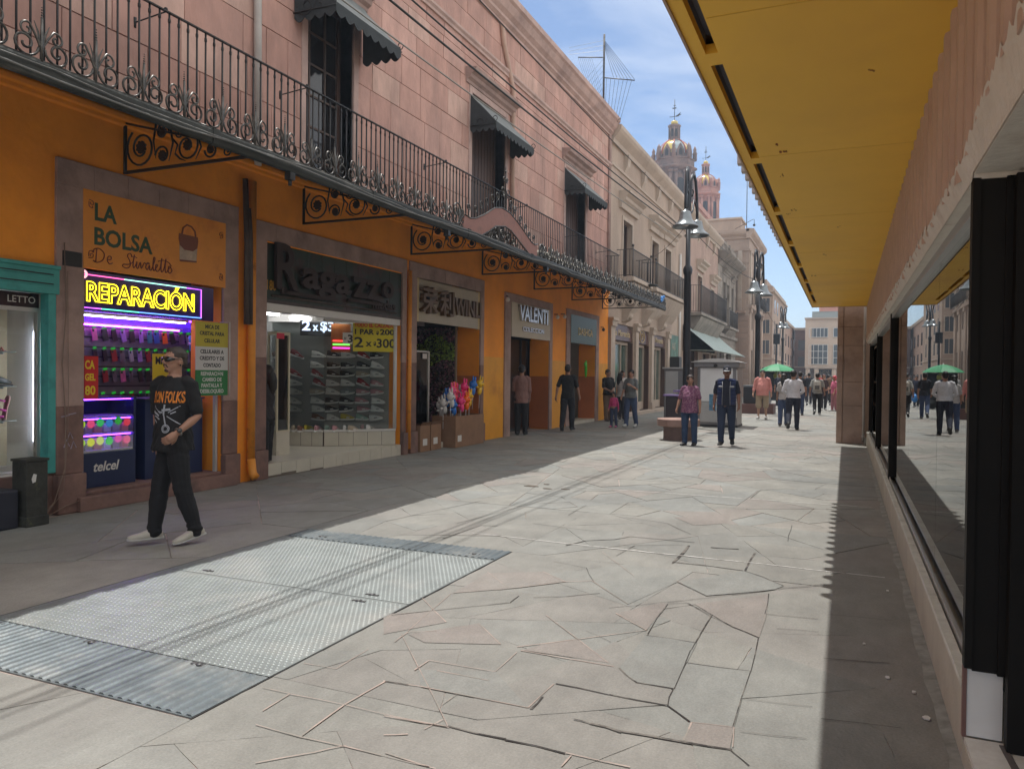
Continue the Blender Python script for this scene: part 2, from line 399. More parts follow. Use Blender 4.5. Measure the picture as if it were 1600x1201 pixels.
DK = [([(-1.58, 2.97), (-1.3, 2.96), (-1.03, 2.96)], 0.016), ([(-1.1, 3.27), (-1.02, 3.26)], 0.012), ([(-1.02, 3.26), (-0.87, 3.24), (-0.61, 3.26)], 0.026), ([(-0.61, 3.26), (-0.41, 3.27)], 0.026), ([(-0.41, 3.27), (-0.33, 3.17)], 0.01), ([(-1.31, 3.61), (-1.03, 3.59), (-0.75, 3.59)], 0.014), ([(-1.31, 3.28), (-1.31, 3.43)], 0.018), ([(-1.08, 3.94), (-0.95, 3.79), (-0.76, 3.79)], 0.016), ([(-0.76, 3.79), (-0.78, 4.37), (-0.78, 5.09)], 0.009), ([(-0.75, 3.59), (-0.76, 3.79)], 0.009), ([(-0.75, 3.59), (-0.62, 3.47)], 0.013), ([(-1.07, 4.51), (-0.77, 4.51)], 0.008), ([(-0.77, 4.17), (-0.44, 4.19)], 0.008), ([(-0.78, 5.09), (-0.97, 5.27), (-1.09, 5.19), (-1.07, 4.53)], 0.006), ([(-0.97, 5.27), (-0.63, 4.9), (-0.45, 4.76)], 0.006), ([(-0.45, 4.76), (-0.44, 4.19), (-0.43, 3.49)], 0.007), ([(-1.42, 4.93), (-1.1, 5.23), (-0.72, 5.61)], 0.007), ([(-0.72, 5.61), (-0.37, 5.97), (-0.14, 6.18)], 0.012), ([(-0.48, 5.75), (-0.46, 5.25), (-0.14, 5.29)], 0.008), ([(-0.37, 4.98), (-0.13, 5.02)], 0.007), ([(-0.43, 3.82), (-0.12, 3.86)], 0.006), ([(-2.64, 4.18), (-2.07, 4.75), (-2.07, 4.93)], 0.01), ([(-1.97, 4.94), (-1.77, 5.06), (-1.58, 5.24)], 0.01), ([(-3.44, 6.33), (-3.4, 7.06), (-3.23, 7.1)], 0.014), ([(-3.67, 7.04), (-3.34, 9.11), (-2.34, 8.96)], 0.008), ([(-4.39, 6.8), (-4.05, 8.4)], 0.012), ([(-2.31, 6.57), (-2.21, 6.84), (-1.98, 7.01), (-1.88, 7.21)], 0.02), ([(-1.88, 7.21), (-1.27, 7.23)], 0.02), ([(-1.29, 7.07), (-1.29, 6.35)], 0.035), ([(-1.3, 6.39), (-1.02, 6.38), (-0.73, 6.35)], 0.022), ([(-0.71, 7.04), (-0.72, 6.35)], 0.03), ([(-0.72, 6.35), (-0.56, 6.21), (-0.4, 6.02)], 0.012), ([(-1.1, 7.08), (-0.86, 7.12)], 0.028), ([(-1.79, 6.39), (-1.74, 6.85), (-1.35, 7.08)], 0.01), ([(-1.14, 5.78), (-0.88, 5.5), (-0.47, 5.86)], 0.006), ([(-2.96, 7.4), (-2.27, 7.29)], 0.01), ([(-2.18, 8.17), (-1.7, 8.03), (-1.37, 7.58)], 0.008), ([(-2.79, 8.0), (-2.81, 8.71)], 0.008), ([(-1.77, 9.25), (-1.03, 9.32)], 0.01), ([(-0.8, 8.36), (-0.16, 8.54)], 0.008), ([(-0.48, 7.66), (-0.5, 8.52)], 0.008), ([(-1.1, 10.1), (-1.04, 11.0), (-0.72, 11.34)], 0.01), ([(-3.64, 10.86), (-3.25, 12.15), (-2.84, 12.99)], 0.01), ([(-0.09, 4.56), (0.24, 4.63)], 0.01), ([(-0.13, 6.74), (0.25, 6.77)], 0.007), ([(-0.11, 8.59), (0.2, 8.68)], 0.01), ([(-0.08, 3.74), (0.25, 3.8)], 0.006), ([(-0.08, 5.42), (0.3, 5.47)], 0.005), ([(-2.2, 5.96), (-1.89, 5.88), (-1.71, 5.51)], 0.006), ([(-1.42, 4.44), (-1.23, 4.3)], 0.004), ([(-0.4, 3.46), (-0.13, 3.51)], 0.005)]
T1 = [[(-0.61, 3.46), (-0.43, 3.49), (-0.42, 3.27), (-0.61, 3.27)], [(-1.56, 4.14), (-1.42, 4.27), (-1.15, 3.99), (-1.64, 3.97)], [(-1.35, 4.84), (-1.09, 4.6), (-1.09, 5.19), (-1.13, 5.21)], [(-0.92, 5.27), (-0.48, 5.75), (-0.45, 5.2), (-0.45, 4.76), (-0.63, 4.9)], [(-2.52, 4.79), (-2.54, 5.39), (-2.16, 5.62), (-1.9, 5.42), (-2.16, 5.11)], [(-2.36, 3.92), (-2.07, 4.28), (-1.79, 4.0), (-2.2, 3.84)], [(-2.7, 4.18), (-2.44, 4.38), (-2.26, 4.21), (-2.49, 3.86)], [(-1.7, 8.41), (-1.17, 8.96), (-1.13, 8.32), (-1.42, 8.05)]]
T2 = [[(-1.07, 4.51), (-0.77, 4.51), (-0.76, 3.79), (-0.95, 3.79), (-1.08, 3.94)], [(-2.03, 3.47), (-1.65, 3.62), (-1.33, 3.29), (-1.9, 3.29)], [(-1.71, 5.51), (-1.19, 5.95), (-1.14, 5.78), (-1.33, 5.07)], [(-0.77, 4.17), (-0.44, 4.19), (-0.43, 3.49), (-0.61, 3.46), (-0.75, 3.59)], [(-1.14, 5.78), (-0.88, 5.5), (-0.47, 5.86), (-0.4, 6.02), (-0.72, 6.35)]]
PX = [[(-2.35, 2.63), (-2.11, 2.62), (-1.88, 2.63), (-1.7, 2.63), (-1.45, 2.63)], [(-2.1, 2.63), (-2.12, 2.95), (-2.1, 3.27), (-1.97, 3.28)], [(-2.6, 2.95), (-2.43, 2.95), (-2.11, 2.96), (-1.83, 2.95), (-1.58, 2.96)], [(-2.42, 2.75), (-2.43, 2.95)], [(-2.62, 3.29), (-2.42, 3.3), (-2.43, 3.61)], [(-2.12, 2.37), (-1.96, 2.54), (-1.88, 2.64)]]
# the near paving follows the joints one sees: broad worn flags, with the joints laid in
gs.cur = (.243, .238, .213)
for x0, x1, y0, y1 in ((-4.9, -2.648, 1.304, 2.55), (-2.648, .45, 1.304, 6.14), (-2.648, .45, 6.14, 8.3), (-4.9, -2.648, 6.14, 8.3)): pave(gs, [(x0, y0), (x1, y0), (x1, y1), (x0, y1)], rg, .25, .9, True)
for pl_, c_ in [(p, (.232, .206, .184)) for p in T1]+[(p, (.216, .218, .200)) for p in T2]:
    gs.cur = c_; gs.quad(*[(p[0], p[1], .0026) for p in (pl_ if sum(pl_[i-1][0]*pl_[i][1]-pl_[i][0]*pl_[i-1][1] for i in range(len(pl_))) > 0 else pl_[::-1])])
pave(gs, [(-7.72, 6.14), (-4.9, 6.14), (-4.9, 8.3), (-7.72, 8.3)], rg, .3, .9)
pave(gs, [(-7.72, 8.3), (.45, 8.3), (.45, 19), (-7.72, 19)], rg, .22, .8)
pave(gs, [(-7.72, 19), (3, 19), (3, 40), (-7.72, 40)], rg, .5, 1.6)
pave(gs, [(-9, 40), (6, 40), (6, 112), (-9, 112)], rg, 1.2, 3)
struct('pavement', gs, m_slab)
# painted and chalked cross lines
m_wht = mat('chalk_paint', (.62, .60, .57), .8, var=.25, vscale=20, dirt=(.30, .28, .25), dscale=9, dlo=.5, dhi=.6)
m_pnk = mat('pink_chalk', (.52, .36, .31), .8, var=.2, vscale=15, dirt=(.33, .28, .25), dscale=7, dlo=.52, dhi=.62)
def stripe(mb, a, b, w_, z=.0045, wob=.012, rg=rnd):
    a, b = Vector(a), Vector(b); n = max(2, int((b-a).length/.25)); d = (b-a).normalized(); p = Vector((-d.y, d.x))
    L_, R_ = [], []
    for i in range(n+1):
        q = a+(b-a)*(i/n)+p*rg.uniform(-wob, wob); ww = w_*rg.uniform(.6, 1.1)/2; L_.append(q+p*ww); R_.append(q-p*ww)
    for i in range(n): mb.quad((*R_[i], z), (*R_[i+1], z), (*L_[i+1], z), (*L_[i], z))
ml = MB()
for a, b, ww in [((-3.3, 6.68), (.30, 6.62), .018), ((-3.6, 10.08), (.3, 10.14), .022), ((-3.66, 13.32), (-.3, 13.78), .025), ((-1.7, 17.05), (.1, 17.1), .03),
                 ((-2.2, 17.9), (-.6, 17.95), .03), ((-2.9, 21.2), (.0, 21.3), .04), ((-1.1, 2.78), (-.55, 2.72), .012)]:
    stripe(ml, a, b, ww)
struct('ground_marking', ml, m_wht)
mk = MB()
for l in PK+PX:
    for a, b in zip(l, l[1:]): stripe(mk, a, b, rnd.choice((.005, .007, .009)), z=.0040, wob=.0025)
struct('joint_marking', mk, mat('pale_joint', (.36, .285, .245), .85, var=.3, vscale=6, dirt=(.25, .225, .195), dscale=2.5, dlo=.50, dhi=.60))
mk = MB()
for l, w_ in DK:
    for a, b in zip(l, l[1:]): stripe(mk, a, b, w_*.75, z=.0042, wob=.006)
struct('joint_crack', mk, mat('dark_joint', (.045, .04, .036), .95, var=.5, vscale=9, dirt=(.17, .155, .135), dscale=3.5, dlo=.52, dhi=.60))
# loose broken corner of paving
bk = MB()
for x, y, s in [(-3.97, 9.85, .16), (-3.7, 9.74, .10), (-3.45, 9.80, .08), (-3.85, 10.12, .07)]:
    bk.prism([(x+s*rnd.uniform(.5, 1)*math.cos(a), y+s*.5*rnd.uniform(.5, 1)*math.sin(a)) for a in [k*math.pi/3 for k in range(6)]], 'z', 0, .006)
struct('paving_hole', bk, mat('hole_dirt', (.10, .08, .06), .95, var=.4, vscale=20))

# ================================================================ steel floor plates
m_steel = mat('tread_steel', (.245, .268, .262), .52, metal=.55, var=.15, vscale=4, bump=.10, bscale=60, dirt=(.33, .33, .31), dscale=1.4, dlo=.5, dhi=.75)
m_steel2 = mat('ribbed_steel', (.15, .175, .185), .5, metal=.55, var=.2, vscale=6, bump=.12, bscale=60, dirt=(.27, .28, .27), dscale=2, dlo=.5, dhi=.7)
fp = thing('floor_plate', 'large pale steel tread plate cover set into the sunny paving', 'floor plate', (-3.7, 4.3, 0))
X0, X1 = -4.83, -2.66
def plate(name, y0, y1):
    b = MB(); b.box(X0, X1, y0, y1, -.02, .004)
    px, py = .036, .030; r = 0; y = y0+.02
    while y < y1-.015:
        x = X0+.02+(px/2 if r % 2 else 0)
        while x < X1-.02:
            a = .012; w_ = .0052; z0, z1 = .004, .0062
            if r % 2: pts = [(x-a, y, z0), (x, y-w_, z0), (x+a, y, z0), (x, y+w_, z0), (x, y, z1)]
            else: pts = [(x-a, y-.003, z0), (x+.002, y-w_, z0), (x+a, y+.003, z0), (x-.002, y+w_, z0), (x, y, z1)]
            b.add(pts, [(0, 1, 4), (1, 2, 4), (2, 3, 4), (3, 0, 4)], False); x += px
        y += py; r += 1
    obj(name, b, m_steel, fp)
plate('tread_plate', 3.07, 4.42); plate('tread_plate', 4.428, 5.78)
for y0, y1 in ((2.56, 3.062), (5.79, 6.13)):
    b = MB(); b.box(X0, X1, y0, y1, -.02, .003)
    x = X0+.02
    while x < X1-.04:
        b.prism([(x, .003), (x+.012, .010), (x+.03, .010), (x+.042, .003)], 'y', y0+.01, y1-.01)
        x += .062
    obj('ribbed_plate', b, m_steel2, fp)
for x, y in [(-4.7, 3.02), (-3.9, 3.03), (-3.1, 3.04), (-3.0, 4.5), (-4.5, 4.5), (-3.0, 4.34), (-4.5, 5.9), (-2.9, 5.9)]:
    b = MB(); b.cyl((x, y, .004), (x, y, .011), .022, 8); b.box(x-.05, x+.05, y-.012, y+.012, .004, .009)
    obj('hinge', b, mat('hinge_steel', (.12, .12, .12), .5, metal=.7), fp)
b = MB(); b.box(X0-.02, X0-.002, 2.55, 6.14, -.02, .001); b.box(X1+.002, X1+.008, 2.55, 6.14, -.02, .001)
b.box(X0, X1, 3.0625, 3.0695, -.02, -.002); b.box(X0, X1, 5.7805, 5.7895, -.02, -.002)
obj('rim', b, mat('dark_rim', (.03, .03, .03), .8), fp)

# ================================================================ distant hill
hb = MB(); hr = random.Random(5)
for layer, (yy, h, w0, w1) in enumerate([(1300, 34, -400, 400), (1750, 45, -400, 400)]):
    n = 40; rings = []
    for i in range(n+1):
        x = w0+(w1-w0)*i/n; t = i/n
        hh = min(h*(.6+.4*math.sin(math.pi*t))*(1+.12*math.sin(t*17+layer)+.06*math.sin(t*41)), 44)
        if layer == 1: hh = min(44, hh*(.6+.5*math.exp(-((x+150)/160)**2)))
        rings.append([(x, yy-300, -5), (x, yy-120, hh*.6), (x, yy, hh), (x, yy+120, hh*.5), (x, yy+250, -5)])
    hb.loft(rings, True)
struct('hill', hb, mat('hill_scrub', (.10, .13, .10), .95, var=.3, vscale=.01))
# ================================================================ STONE BUILDING WITH SHOPS (left)
m_orange = mat('orange_paint', (.97, .335, .02), .75, var=.12, vscale=1.1, bump=.2, bscale=14, dirt=(.80, .27, .02), dscale=.9, dlo=.46, dhi=.74)
m_ochre = mat('ochre_paint', (.78, .34, .02), .6, var=.10, vscale=1.5, bump=.08, bscale=14, dirt=(.45, .15, .02), dscale=1.2, dlo=.55, dhi=.8)
m_ochre_d = mat('rust_paint', (.52, .15, .035), .65, var=.12, vscale=1.5)
m_frame = mat('brown_stone', (.38, .26, .22), .85, var=.22, vscale=2.2, bump=.35, bscale=22, dirt=(.20, .135, .12), dscale=1.5, dlo=.5, dhi=.75)
m_frame_d = mat('dark_brown_stone', (.22, .125, .10), .8, var=.25, vscale=3, bump=.35, bscale=20, dirt=(.12, .075, .065), dscale=2, dlo=.5, dhi=.7)
m_pink = mat('pink_ashlar', (.5, .3, .27), .88, var=.2, vscale=2.4, bump=.5, bscale=14, attr='Col', dirt=(.34, .215, .18), dscale=.8, dlo=.46, dhi=.74, vstretch=(1, 1, .45))
m_mort = mat('old_mortar', (.33, .22, .19), .95, var=.3, vscale=6)
m_trim = mat('pink_trim', (.50, .35, .30), .85, var=.18, vscale=2, bump=.3, bscale=18, dirt=(.27, .19, .17), dscale=1.1, dlo=.5, dhi=.75)
m_iron = mat('black_iron', (.022, .021, .02), .45, metal=.35, var=.3, vscale=12)
m_iron2 = mat('grey_iron', (.11, .105, .095), .33, metal=.75, var=.35, vscale=9, dirt=(.03, .028, .026), dscale=5, dlo=.45, dhi=.6)
m_gut = mat('gutter_paint', (.030, .033, .028), .55, metal=.3, var=.4, vscale=3, dirt=(.11, .105, .09), dscale=3.3, dlo=.58, dhi=.68, vstretch=(1, .3, 1.5))
m_wood = mat('brown_door_wood', (.085, .045, .032), .6, var=.3, vscale=3, vstretch=(1, 4, .4), bump=.2, bscale=25)
m_dglass = mat('dark_window_glass', (.018, .017, .018), .08, spec=.6)
m_muntin = mat('faded_muntin', (.12, .085, .07), .7)
m_canvas = mat('black_canvas', (.035, .040, .042), .85, var=.2, vscale=6, bump=.2, bscale=60)
m_canvas_g = mat('grey_canvas', (.20, .215, .21), .8, var=.2, vscale=6, bump=.15, bscale=60)
bA = thing('stone_building', 'long two-storey building, pink ashlar above and orange painted shopfronts below', 'building', (-7.72, 14, 0))
YA0, YA1 = -4.0, 26.2
OPEN = [(1.2, 5.55, 2.62, .45), (5.87, 7.93, 3.5, 0), (8.77, 12.47, 3.42, 0), (13.0, 15.85, 3.40, 0), (17.58, 20.33, 3.36, 0), (22.1, 24.7, 3.38, 0)]
ZD = 4.56; TH = .55
lo, oc = MB(), MB()
y = YA0
for i, (a, b_, zt, zb) in enumerate(OPEN+[(YA1, YA1, 0, 0)]):
    zs = 1.95 if i >= 3 else (0 if i < 3 else 1.95)
    if i >= 4 or i == 6:
        lo.box(XF-TH, XF, y, a, zs, ZD); obj('lower_dado', MB().box(XF-TH, XF, y, a, 0, zs), m_ochre, bA)
    else: lo.box(XF-TH, XF, y, a, 0, ZD)
    if i < 6:
        lo.box(XF-TH, XF, a, b_, zt, ZD)
        if zb: oc2 = MB().box(XF-TH, XF, a, b_, 0, zb); obj('base_wall', oc2, m_frame_d, bA)
    y = b_
obj('lower_wall', lo, m_orange, bA)
# plaster moulding below the iron canopy
b = MB(); b.prism([(XF, 4.36), (XF+.03, 4.38), (XF+.03, 4.42), (XF+.055, 4.44), (XF+.055, 4.49), (XF, 4.51)], 'y', YA0, YA1)
obj('string_course', b, m_orange, bA)
# stone surrounds
def surround(y0, y1, zt, ia, ib, iz, split_z=None, blocks=True, rev=None):
    b = MB(); x1 = XF+.035
    b.box(XF-.02, x1, y0, ia, split_z or 0, iz); b.box(XF-.02, x1, ib, y1, split_z or 0, iz)
    n = max(3, int((y1-y0)/.42)); ys = [y0+(y1-y0)*k/n for k in range(n+1)]
    for k in range(n): b.box(XF-.02, x1+rnd.uniform(0, .004), ys[k]+.002, ys[k+1]-.002, iz, zt)
    obj('door_surround', b, m_frame, bA, bevel=.006)
    if split_z:
        for u, v in ((y0, ia), (ib, y1)):
            b = MB(); b.box(XF-.02, x1+.002, u, v, .42, split_z); b.box(XF-.02, x1+.05, u-(.01 if u == y0 else 0), v+(.01 if v == y1 else 0), 0, .42)
            obj('pilaster_base', b, m_frame_d, bA, bevel=.012)
surround(5.545, 8.2, 3.8, 5.87, 7.93, 3.53, 1.15)
surround(8.5, 12.62, 3.70, 8.77, 12.47, 3.44, 1.75)
surround(12.73, 16.03, 3.70, 13.0, 15.85, 3.42, 1.75)
surround(17.22, 20.55, 3.57, 17.58, 20.33, 3.37)
surround(21.75, 25.03, 3.54, 22.1, 24.7, 3.39)
# reveals painted orange on the far side of the openings
for yb, za in ((15.85, 2.55), (20.33, 2.5), (24.7, 2.52)):
    b = MB(); b.box(XF-TH-.02, XF-.002, yb-.012, yb+.002, 1.5, za); obj('reveal', b, m_orange, bA)
    b = MB(); b.box(XF-TH-.02, XF-.002, yb-.014, yb+.002, 0.02, 1.5); obj('reveal', b, m_ochre_d, bA)
# upper wall: individually cut blocks
WIN = [(9.66, 10.86, 4.5, 7.62), (15.33, 17.16, 4.5, 7.78), (21.55, 23.45, 4.5, 7.72), (3.3, 4.6, 4.5, 7.6)]
PINKS = [(.54, .315, .255), (.52, .30, .24), (.50, .29, .235), (.55, .33, .27), (.53, .31, .25), (.48, .275, .22), (.57, .37, .30)]
def ashlar(mb, x, y0, y1, z0, z1, holes, cols, rg, ch=(.40, .56), bw=(.45, 1.25), pr=.006):
    z = z0
    while z < z1-.02:
        h = min(rg.uniform(*ch), z1-z)
        if z1-z-h < .2: h = z1-z
        spans = [(y0, y1)]
        for (a, b_, c, d) in holes:
            if z+h*.5 > c and z+h*.5 < d:
                ns = []
                for (s, e) in spans:
                    if b_ <= s or a >= e: ns.append((s, e)); continue
                    if a > s: ns.append((s, a))
                    if b_ < e: ns.append((b_, e))
                spans = ns
        for s, e in spans:
            yy = s-rg.uniform(0, .2)
            while yy < e-.02:
                w_ = rg.uniform(*bw); a = max(yy, s); b_ = min(yy+w_, e)
                if e-b_ < .18: b_ = e
                if b_-a > .02:
                    c = rg.choice(cols); j = rg.uniform(.95, 1.04); mb.cur = tuple(v*j for v in c)
                    p = x+pr+rg.uniform(-.003, .005); g_ = .003; e1, e2, f1, f2 = a+g_, b_-g_, z+g_, z+h-g_
                    q = .005
                    mb.add([(p, e1+q, f1+q), (p, e2-q, f1+q), (p, e2-q, f2-q), (p, e1+q, f2-q), (x-.02, e1, f1), (x-.02, e2, f1), (x-.02, e2, f2), (x-.02, e1, f2)],
                           [(0, 1, 2, 3), (4, 5, 1, 0), (5, 6, 2, 1), (6, 7, 3, 2), (7, 4, 0, 3)], False)
                if b_ == e: break
                yy = b_
        z += h
rg = random.Random(31)
up = MB(); ashlar(up, XF, YA0, YA1, ZD, 9.9, WIN, PINKS, rg)
obj('upper_wall', up, m_pink, bA)
co = MB(); zt = 10.15; ys = [YA0]+sorted(sum([[w_[0], w_[1]] for w_ in WIN], []))+[YA1]
for k in range(0, len(ys), 2): co.box(XF-TH, XF-.012, ys[k], ys[k+1], ZD, 9.95)
for w_ in WIN: co.box(XF-TH, XF-.012, w_[0], w_[1], w_[3], 9.95)
obj('wall_core', co, m_mort, bA)
b = MB(); b.box(-19, XF-TH-.01, YA0, YA1, 9.4, 9.6); b.box(-19, -18.6, YA0, YA1, 0, 9.4); b.box(-18.6, XF-TH-.001, YA0, YA0+.3, 0, 9.4); b.box(-18.6, XF-TH-.001, YA1-.3, YA1-.01, 0, 9.4)
b.box(XF-TH-2.4, XF-TH-.001, YA0+.3, YA1-.3, 4.4, 4.6)
obj('roof', b, m_mort, bA)
# cornice
b = MB()
b.prism([(XF-.3, 8.78), (XF+.05, 8.80), (XF+.05, 8.86), (XF+.09, 8.9), (XF+.09, 8.95), (XF, 8.97), (XF-.3, 8.97)], 'y', YA0, YA1)
b.prism([(XF-.3, 9.9), (XF+.05, 9.9), (XF+.05, 9.97), (XF+.13, 10.03), (XF+.13, 10.10), (XF+.22, 10.18), (XF+.30, 10.33), (XF+.36, 10.38), (XF+.36, 10.52), (XF+.30, 10.56), (XF-.3, 10.62)], 'y', YA0, YA1)
obj('cornice', b, m_trim, bA)
b = MB(); b.prism([(XF-.45, 10.6), (XF+.02, 10.58), (XF+.02, 10.82), (XF-.1, 10.9), (XF-.45, 10.9)], 'y', YA0, 22.6)
obj('parapet', b, m_trim, bA, bevel=.03)
# windows
for i, (a, b_, c, d) in enumerate(WIN):
    fr = MB(); xo = XF-.30
    fr.box(XF-.32, XF-.25, a, a+.09, c, d); fr.box(XF-.32, XF-.25, b_-.09, b_, c, d); fr.box(XF-.32, XF-.25, a+.09, b_-.09, d-.1, d)
    wn = obj('window', fr, m_wood, bA)
    sur = MB()
    for (u, v) in ((a-.14, a), (b_, b_+.14)): sur.box(XF-.28, XF+.03, u, v, c-.05, d+.14)
    sur.box(XF-.28, XF+.03, a, b_, d, d+.14)
    obj('surround', sur, m_trim, wn, bevel=.008)
    if i in (0, 3):
        gl = MB(); gl.box(XF-.30, XF-.285, a+.09, b_-.09, c, d-.1); obj('glass', gl, m_dglass, wn)
        mu = MB()
        for k in range(1, 3): yy = a+(b_-a)*k/3; mu.box(XF-.284, XF-.26, yy-.018, yy+.018, c, d-.1)
        for k in range(1, 6): zz = c+(d-.1-c)*k/6; mu.box(XF-.284, XF-.265, a+.09, b_-.09, zz-.016, zz+.016)
        obj('muntin', mu, m_muntin, wn)
    else:
        mid = (a+b_)/2
        for (u, v) in ((a+.09, mid-.006), (mid+.006, b_-.09)):
            sh = MB(); sh.box(XF-.31, XF-.285, u, v, c, d-.1); n = 5
            for k in range(n): yy = u+(v-u)*k/n; sh.box(XF-.285, XF-.272, yy+.012, u+(v-u)*(k+1)/n-.012, c+.05, d-.15)
            obj('shutter', sh, m_wood, wn)
    hd = MB(); z0 = d+.14
    hd.prism([(XF-.02, z0), (XF+.05, z0), (XF+.06, z0+.06), (XF+.13, z0+.10), (XF+.15, z0+.17), (XF+.26, z0+.21), (XF+.28, z0+.29), (XF-.02, z0+.33)], 'y', a-.32, b_+.36)
    obj('lintel', hd, m_frame, wn)
# scalloped awnings over the upper windows
def awning(a, b_, zt, zf, dx):
    root = None; n = 14; top = MB()
    prof = [(XF+.03+dx*t, zt+(zf-zt)*(t**.8)+.05*math.sin(math.pi*t)) for t in [k/8 for k in range(9)]]
    vs = [(x, a, z) for x, z in prof]+[(x, b_, z) for x, z in prof]
    k = len(prof); top.add(vs, [(i, i+1, k+i+1, k+i) for i in range(k-1)], True)
    vs2 = [(x, yy, z-.012) for yy in (a, b_) for x, z in prof]; top.add(vs2, [(k+i, k+i+1, i+1, i) for i in range(k-1)], True)
    o = obj('awning', top, m_canvas_g, bA)
    sd = MB()
    for yy in (a, b_):
        e = .012 if yy == a else -.012
        poly = [(XF+.03, prof[0][1])]+prof[1:]
        xs = XF+.03; low = []; m_ = 4
        for q in range(m_*5+1):
            t = 1-q/(m_*5); x = XF+.03+dx*t; low.append((x, zf-.13-.07*abs(math.sin(math.pi*q/5))))
        sd.prism(poly+low, 'y', yy, yy+e)
    x = XF+.03+dx
    pts = [(a, prof[-1][1]), (b_, prof[-1][1])]; low = []
    m_ = max(4, int((b_-a)/.2))
    for q in range(m_*5+1):
        t = q/(m_*5); low.append((b_+(a-b_)*t, zf-.13-.07*abs(math.sin(math.pi*q/5))))
    sd.prism(pts+low, 'x', x, x+.01)
    obj('valance', sd, m_canvas, o)
    irn = MB()
    for yy in (a-.012, b_+.012):
        irn.tube([(XF+.02, yy, zf-.05), (x+.02, yy, zf-.05)], .011, 6)
        sp = spiral((x-.02, zf+.06), .07, .02, -1.2, 5.2, 18); irn.tube([(p[0], yy, p[1]) for p in sp], .008, 5)
        sp = spiral((XF+.25, zf+.02), .16, .03, 3, 10, 26); irn.tube([(p[0], yy, p[1]) for p in sp], .010, 5)
        sp = spiral((XF+.5, zf-.0), .09, .02, 2, 8, 20); irn.tube([(p[0], yy, p[1]) for p in sp], .008, 5)
    obj('bracket', irn, m_iron, o)
awning(9.33, 11.12, 7.80, 6.98, .75); awning(15.22, 17.42, 7.72, 7.05, .62); awning(21.42, 23.72, 7.66, 7.02, .62); awning(3.0, 4.9, 7.8, 6.98, .75)
# downpipes
m_pvc = mat('white_downpipe_paint', (.52, .48, .44), .5, var=.12, vscale=3)
m_opipe = mat('orange_pipe_paint', (.80, .30, .03), .5, var=.1, vscale=4, dirt=(.35, .13, .03), dscale=4, dlo=.55, dhi=.7)
m_bpipe = mat('beige_pipe_paint', (.50, .33, .25), .6, var=.1)
m_kpipe = mat('blackened_pipe', (.07, .05, .04), .5, var=.3, vscale=9)
b = MB(); b.tube([(XF+.07, 8.52, 4.45), (XF+.07, 8.48, 9.9)], .055, 10); obj('downpipe', b, m_pvc, bA)
b = MB(); b.tube([(XF+.07, 8.42, .25), (XF+.07, 8.42, 4.2)], .058, 10); b.tube([(XF+.07, 8.42, .32), (XF+.10, 8.42, .12), (XF+.16, 8.42, .06)], .062, 8)
obj('downpipe', b, m_opipe, bA); obj('downpipe', MB().tube([(XF+.06, 12.68, .1), (XF+.06, 12.68, 3.5)], .045, 8), m_opipe, bA)
b = MB(); b.tube([(XF+.09, 8.30, 2.2), (XF+.09, 8.30, 3.3), (XF+.08, 8.27, 4.2)], .038, 8); b.tube([(XF+.12, 8.35, 2.2), (XF+.12, 8.34, 3.4), (XF+.11, 8.31, 3.8)], .028, 8)
obj('conduit', b, m_kpipe, bA)
b = MB(); b.tube([(XF+.06, 17.5, 4.5), (XF+.06, 17.5, 8.55), (XF+.06, 16.9, 9.5), (XF+.06, 16.8, 9.9)], .06, 10); obj('downpipe', b, m_bpipe, bA)
for yy in (25.95, 26.08): obj('downpipe', MB().tube([(XF+.05, yy, 4.5), (XF+.05, yy, 9.9)], .035, 8), m_frame, bA)
# roof grille
b = MB(); gx = -7.9
b.tube([(gx, 25.9, 10.6), (gx, 25.9, 13.4)], .035, 6)
b.tube([(gx-.95, 25.9, 12.75), (gx, 25.9, 12.6)], .02, 5); b.tube([(gx, 25.9, 11.9), (gx+1.1, 25.9, 11.65)], .02, 5)
for k in range(7):
    t = k/6; b.tube([(gx, 25.9, 13.2-t*.2*6/6), (gx+1.1*(1-t*.0)-t*.75, 25.9, 11.68+.03*k)], .006, 4)
    b.tube([(gx+.1+.15*k, 25.9, 11.88-.03*k), (gx+.05+.09*k, 25.9, 10.3)], .006, 4)
for k in range(3): b.tube([(gx-1.3, 25.9, 12.9+.12*k), (gx, 25.9, 12.85+.17*k)], .005, 4)
for k in range(14):
    b.tube([(gx-.95+k*.07, 25.9, 12.72-.01*k), (gx-.95+k*.07+.5, 25.9, 11.2)], .004, 3) if k < 8 else b.tube([(gx-.02, 25.9, 12.55-(k-8)*.2), (gx-.7, 25.9, 11.9-(k-8)*.22)], .004, 3)
b.tube([(gx+.2, 25.9, 10.35), (gx+.62, 25.9, 10.4)], .02, 5)
single('roof_grille', b, m_iron2, 'spiky iron mast and mesh grille fan on the roof corner of the pink building', 'grille', base=(gx, 25.9, 10.6))

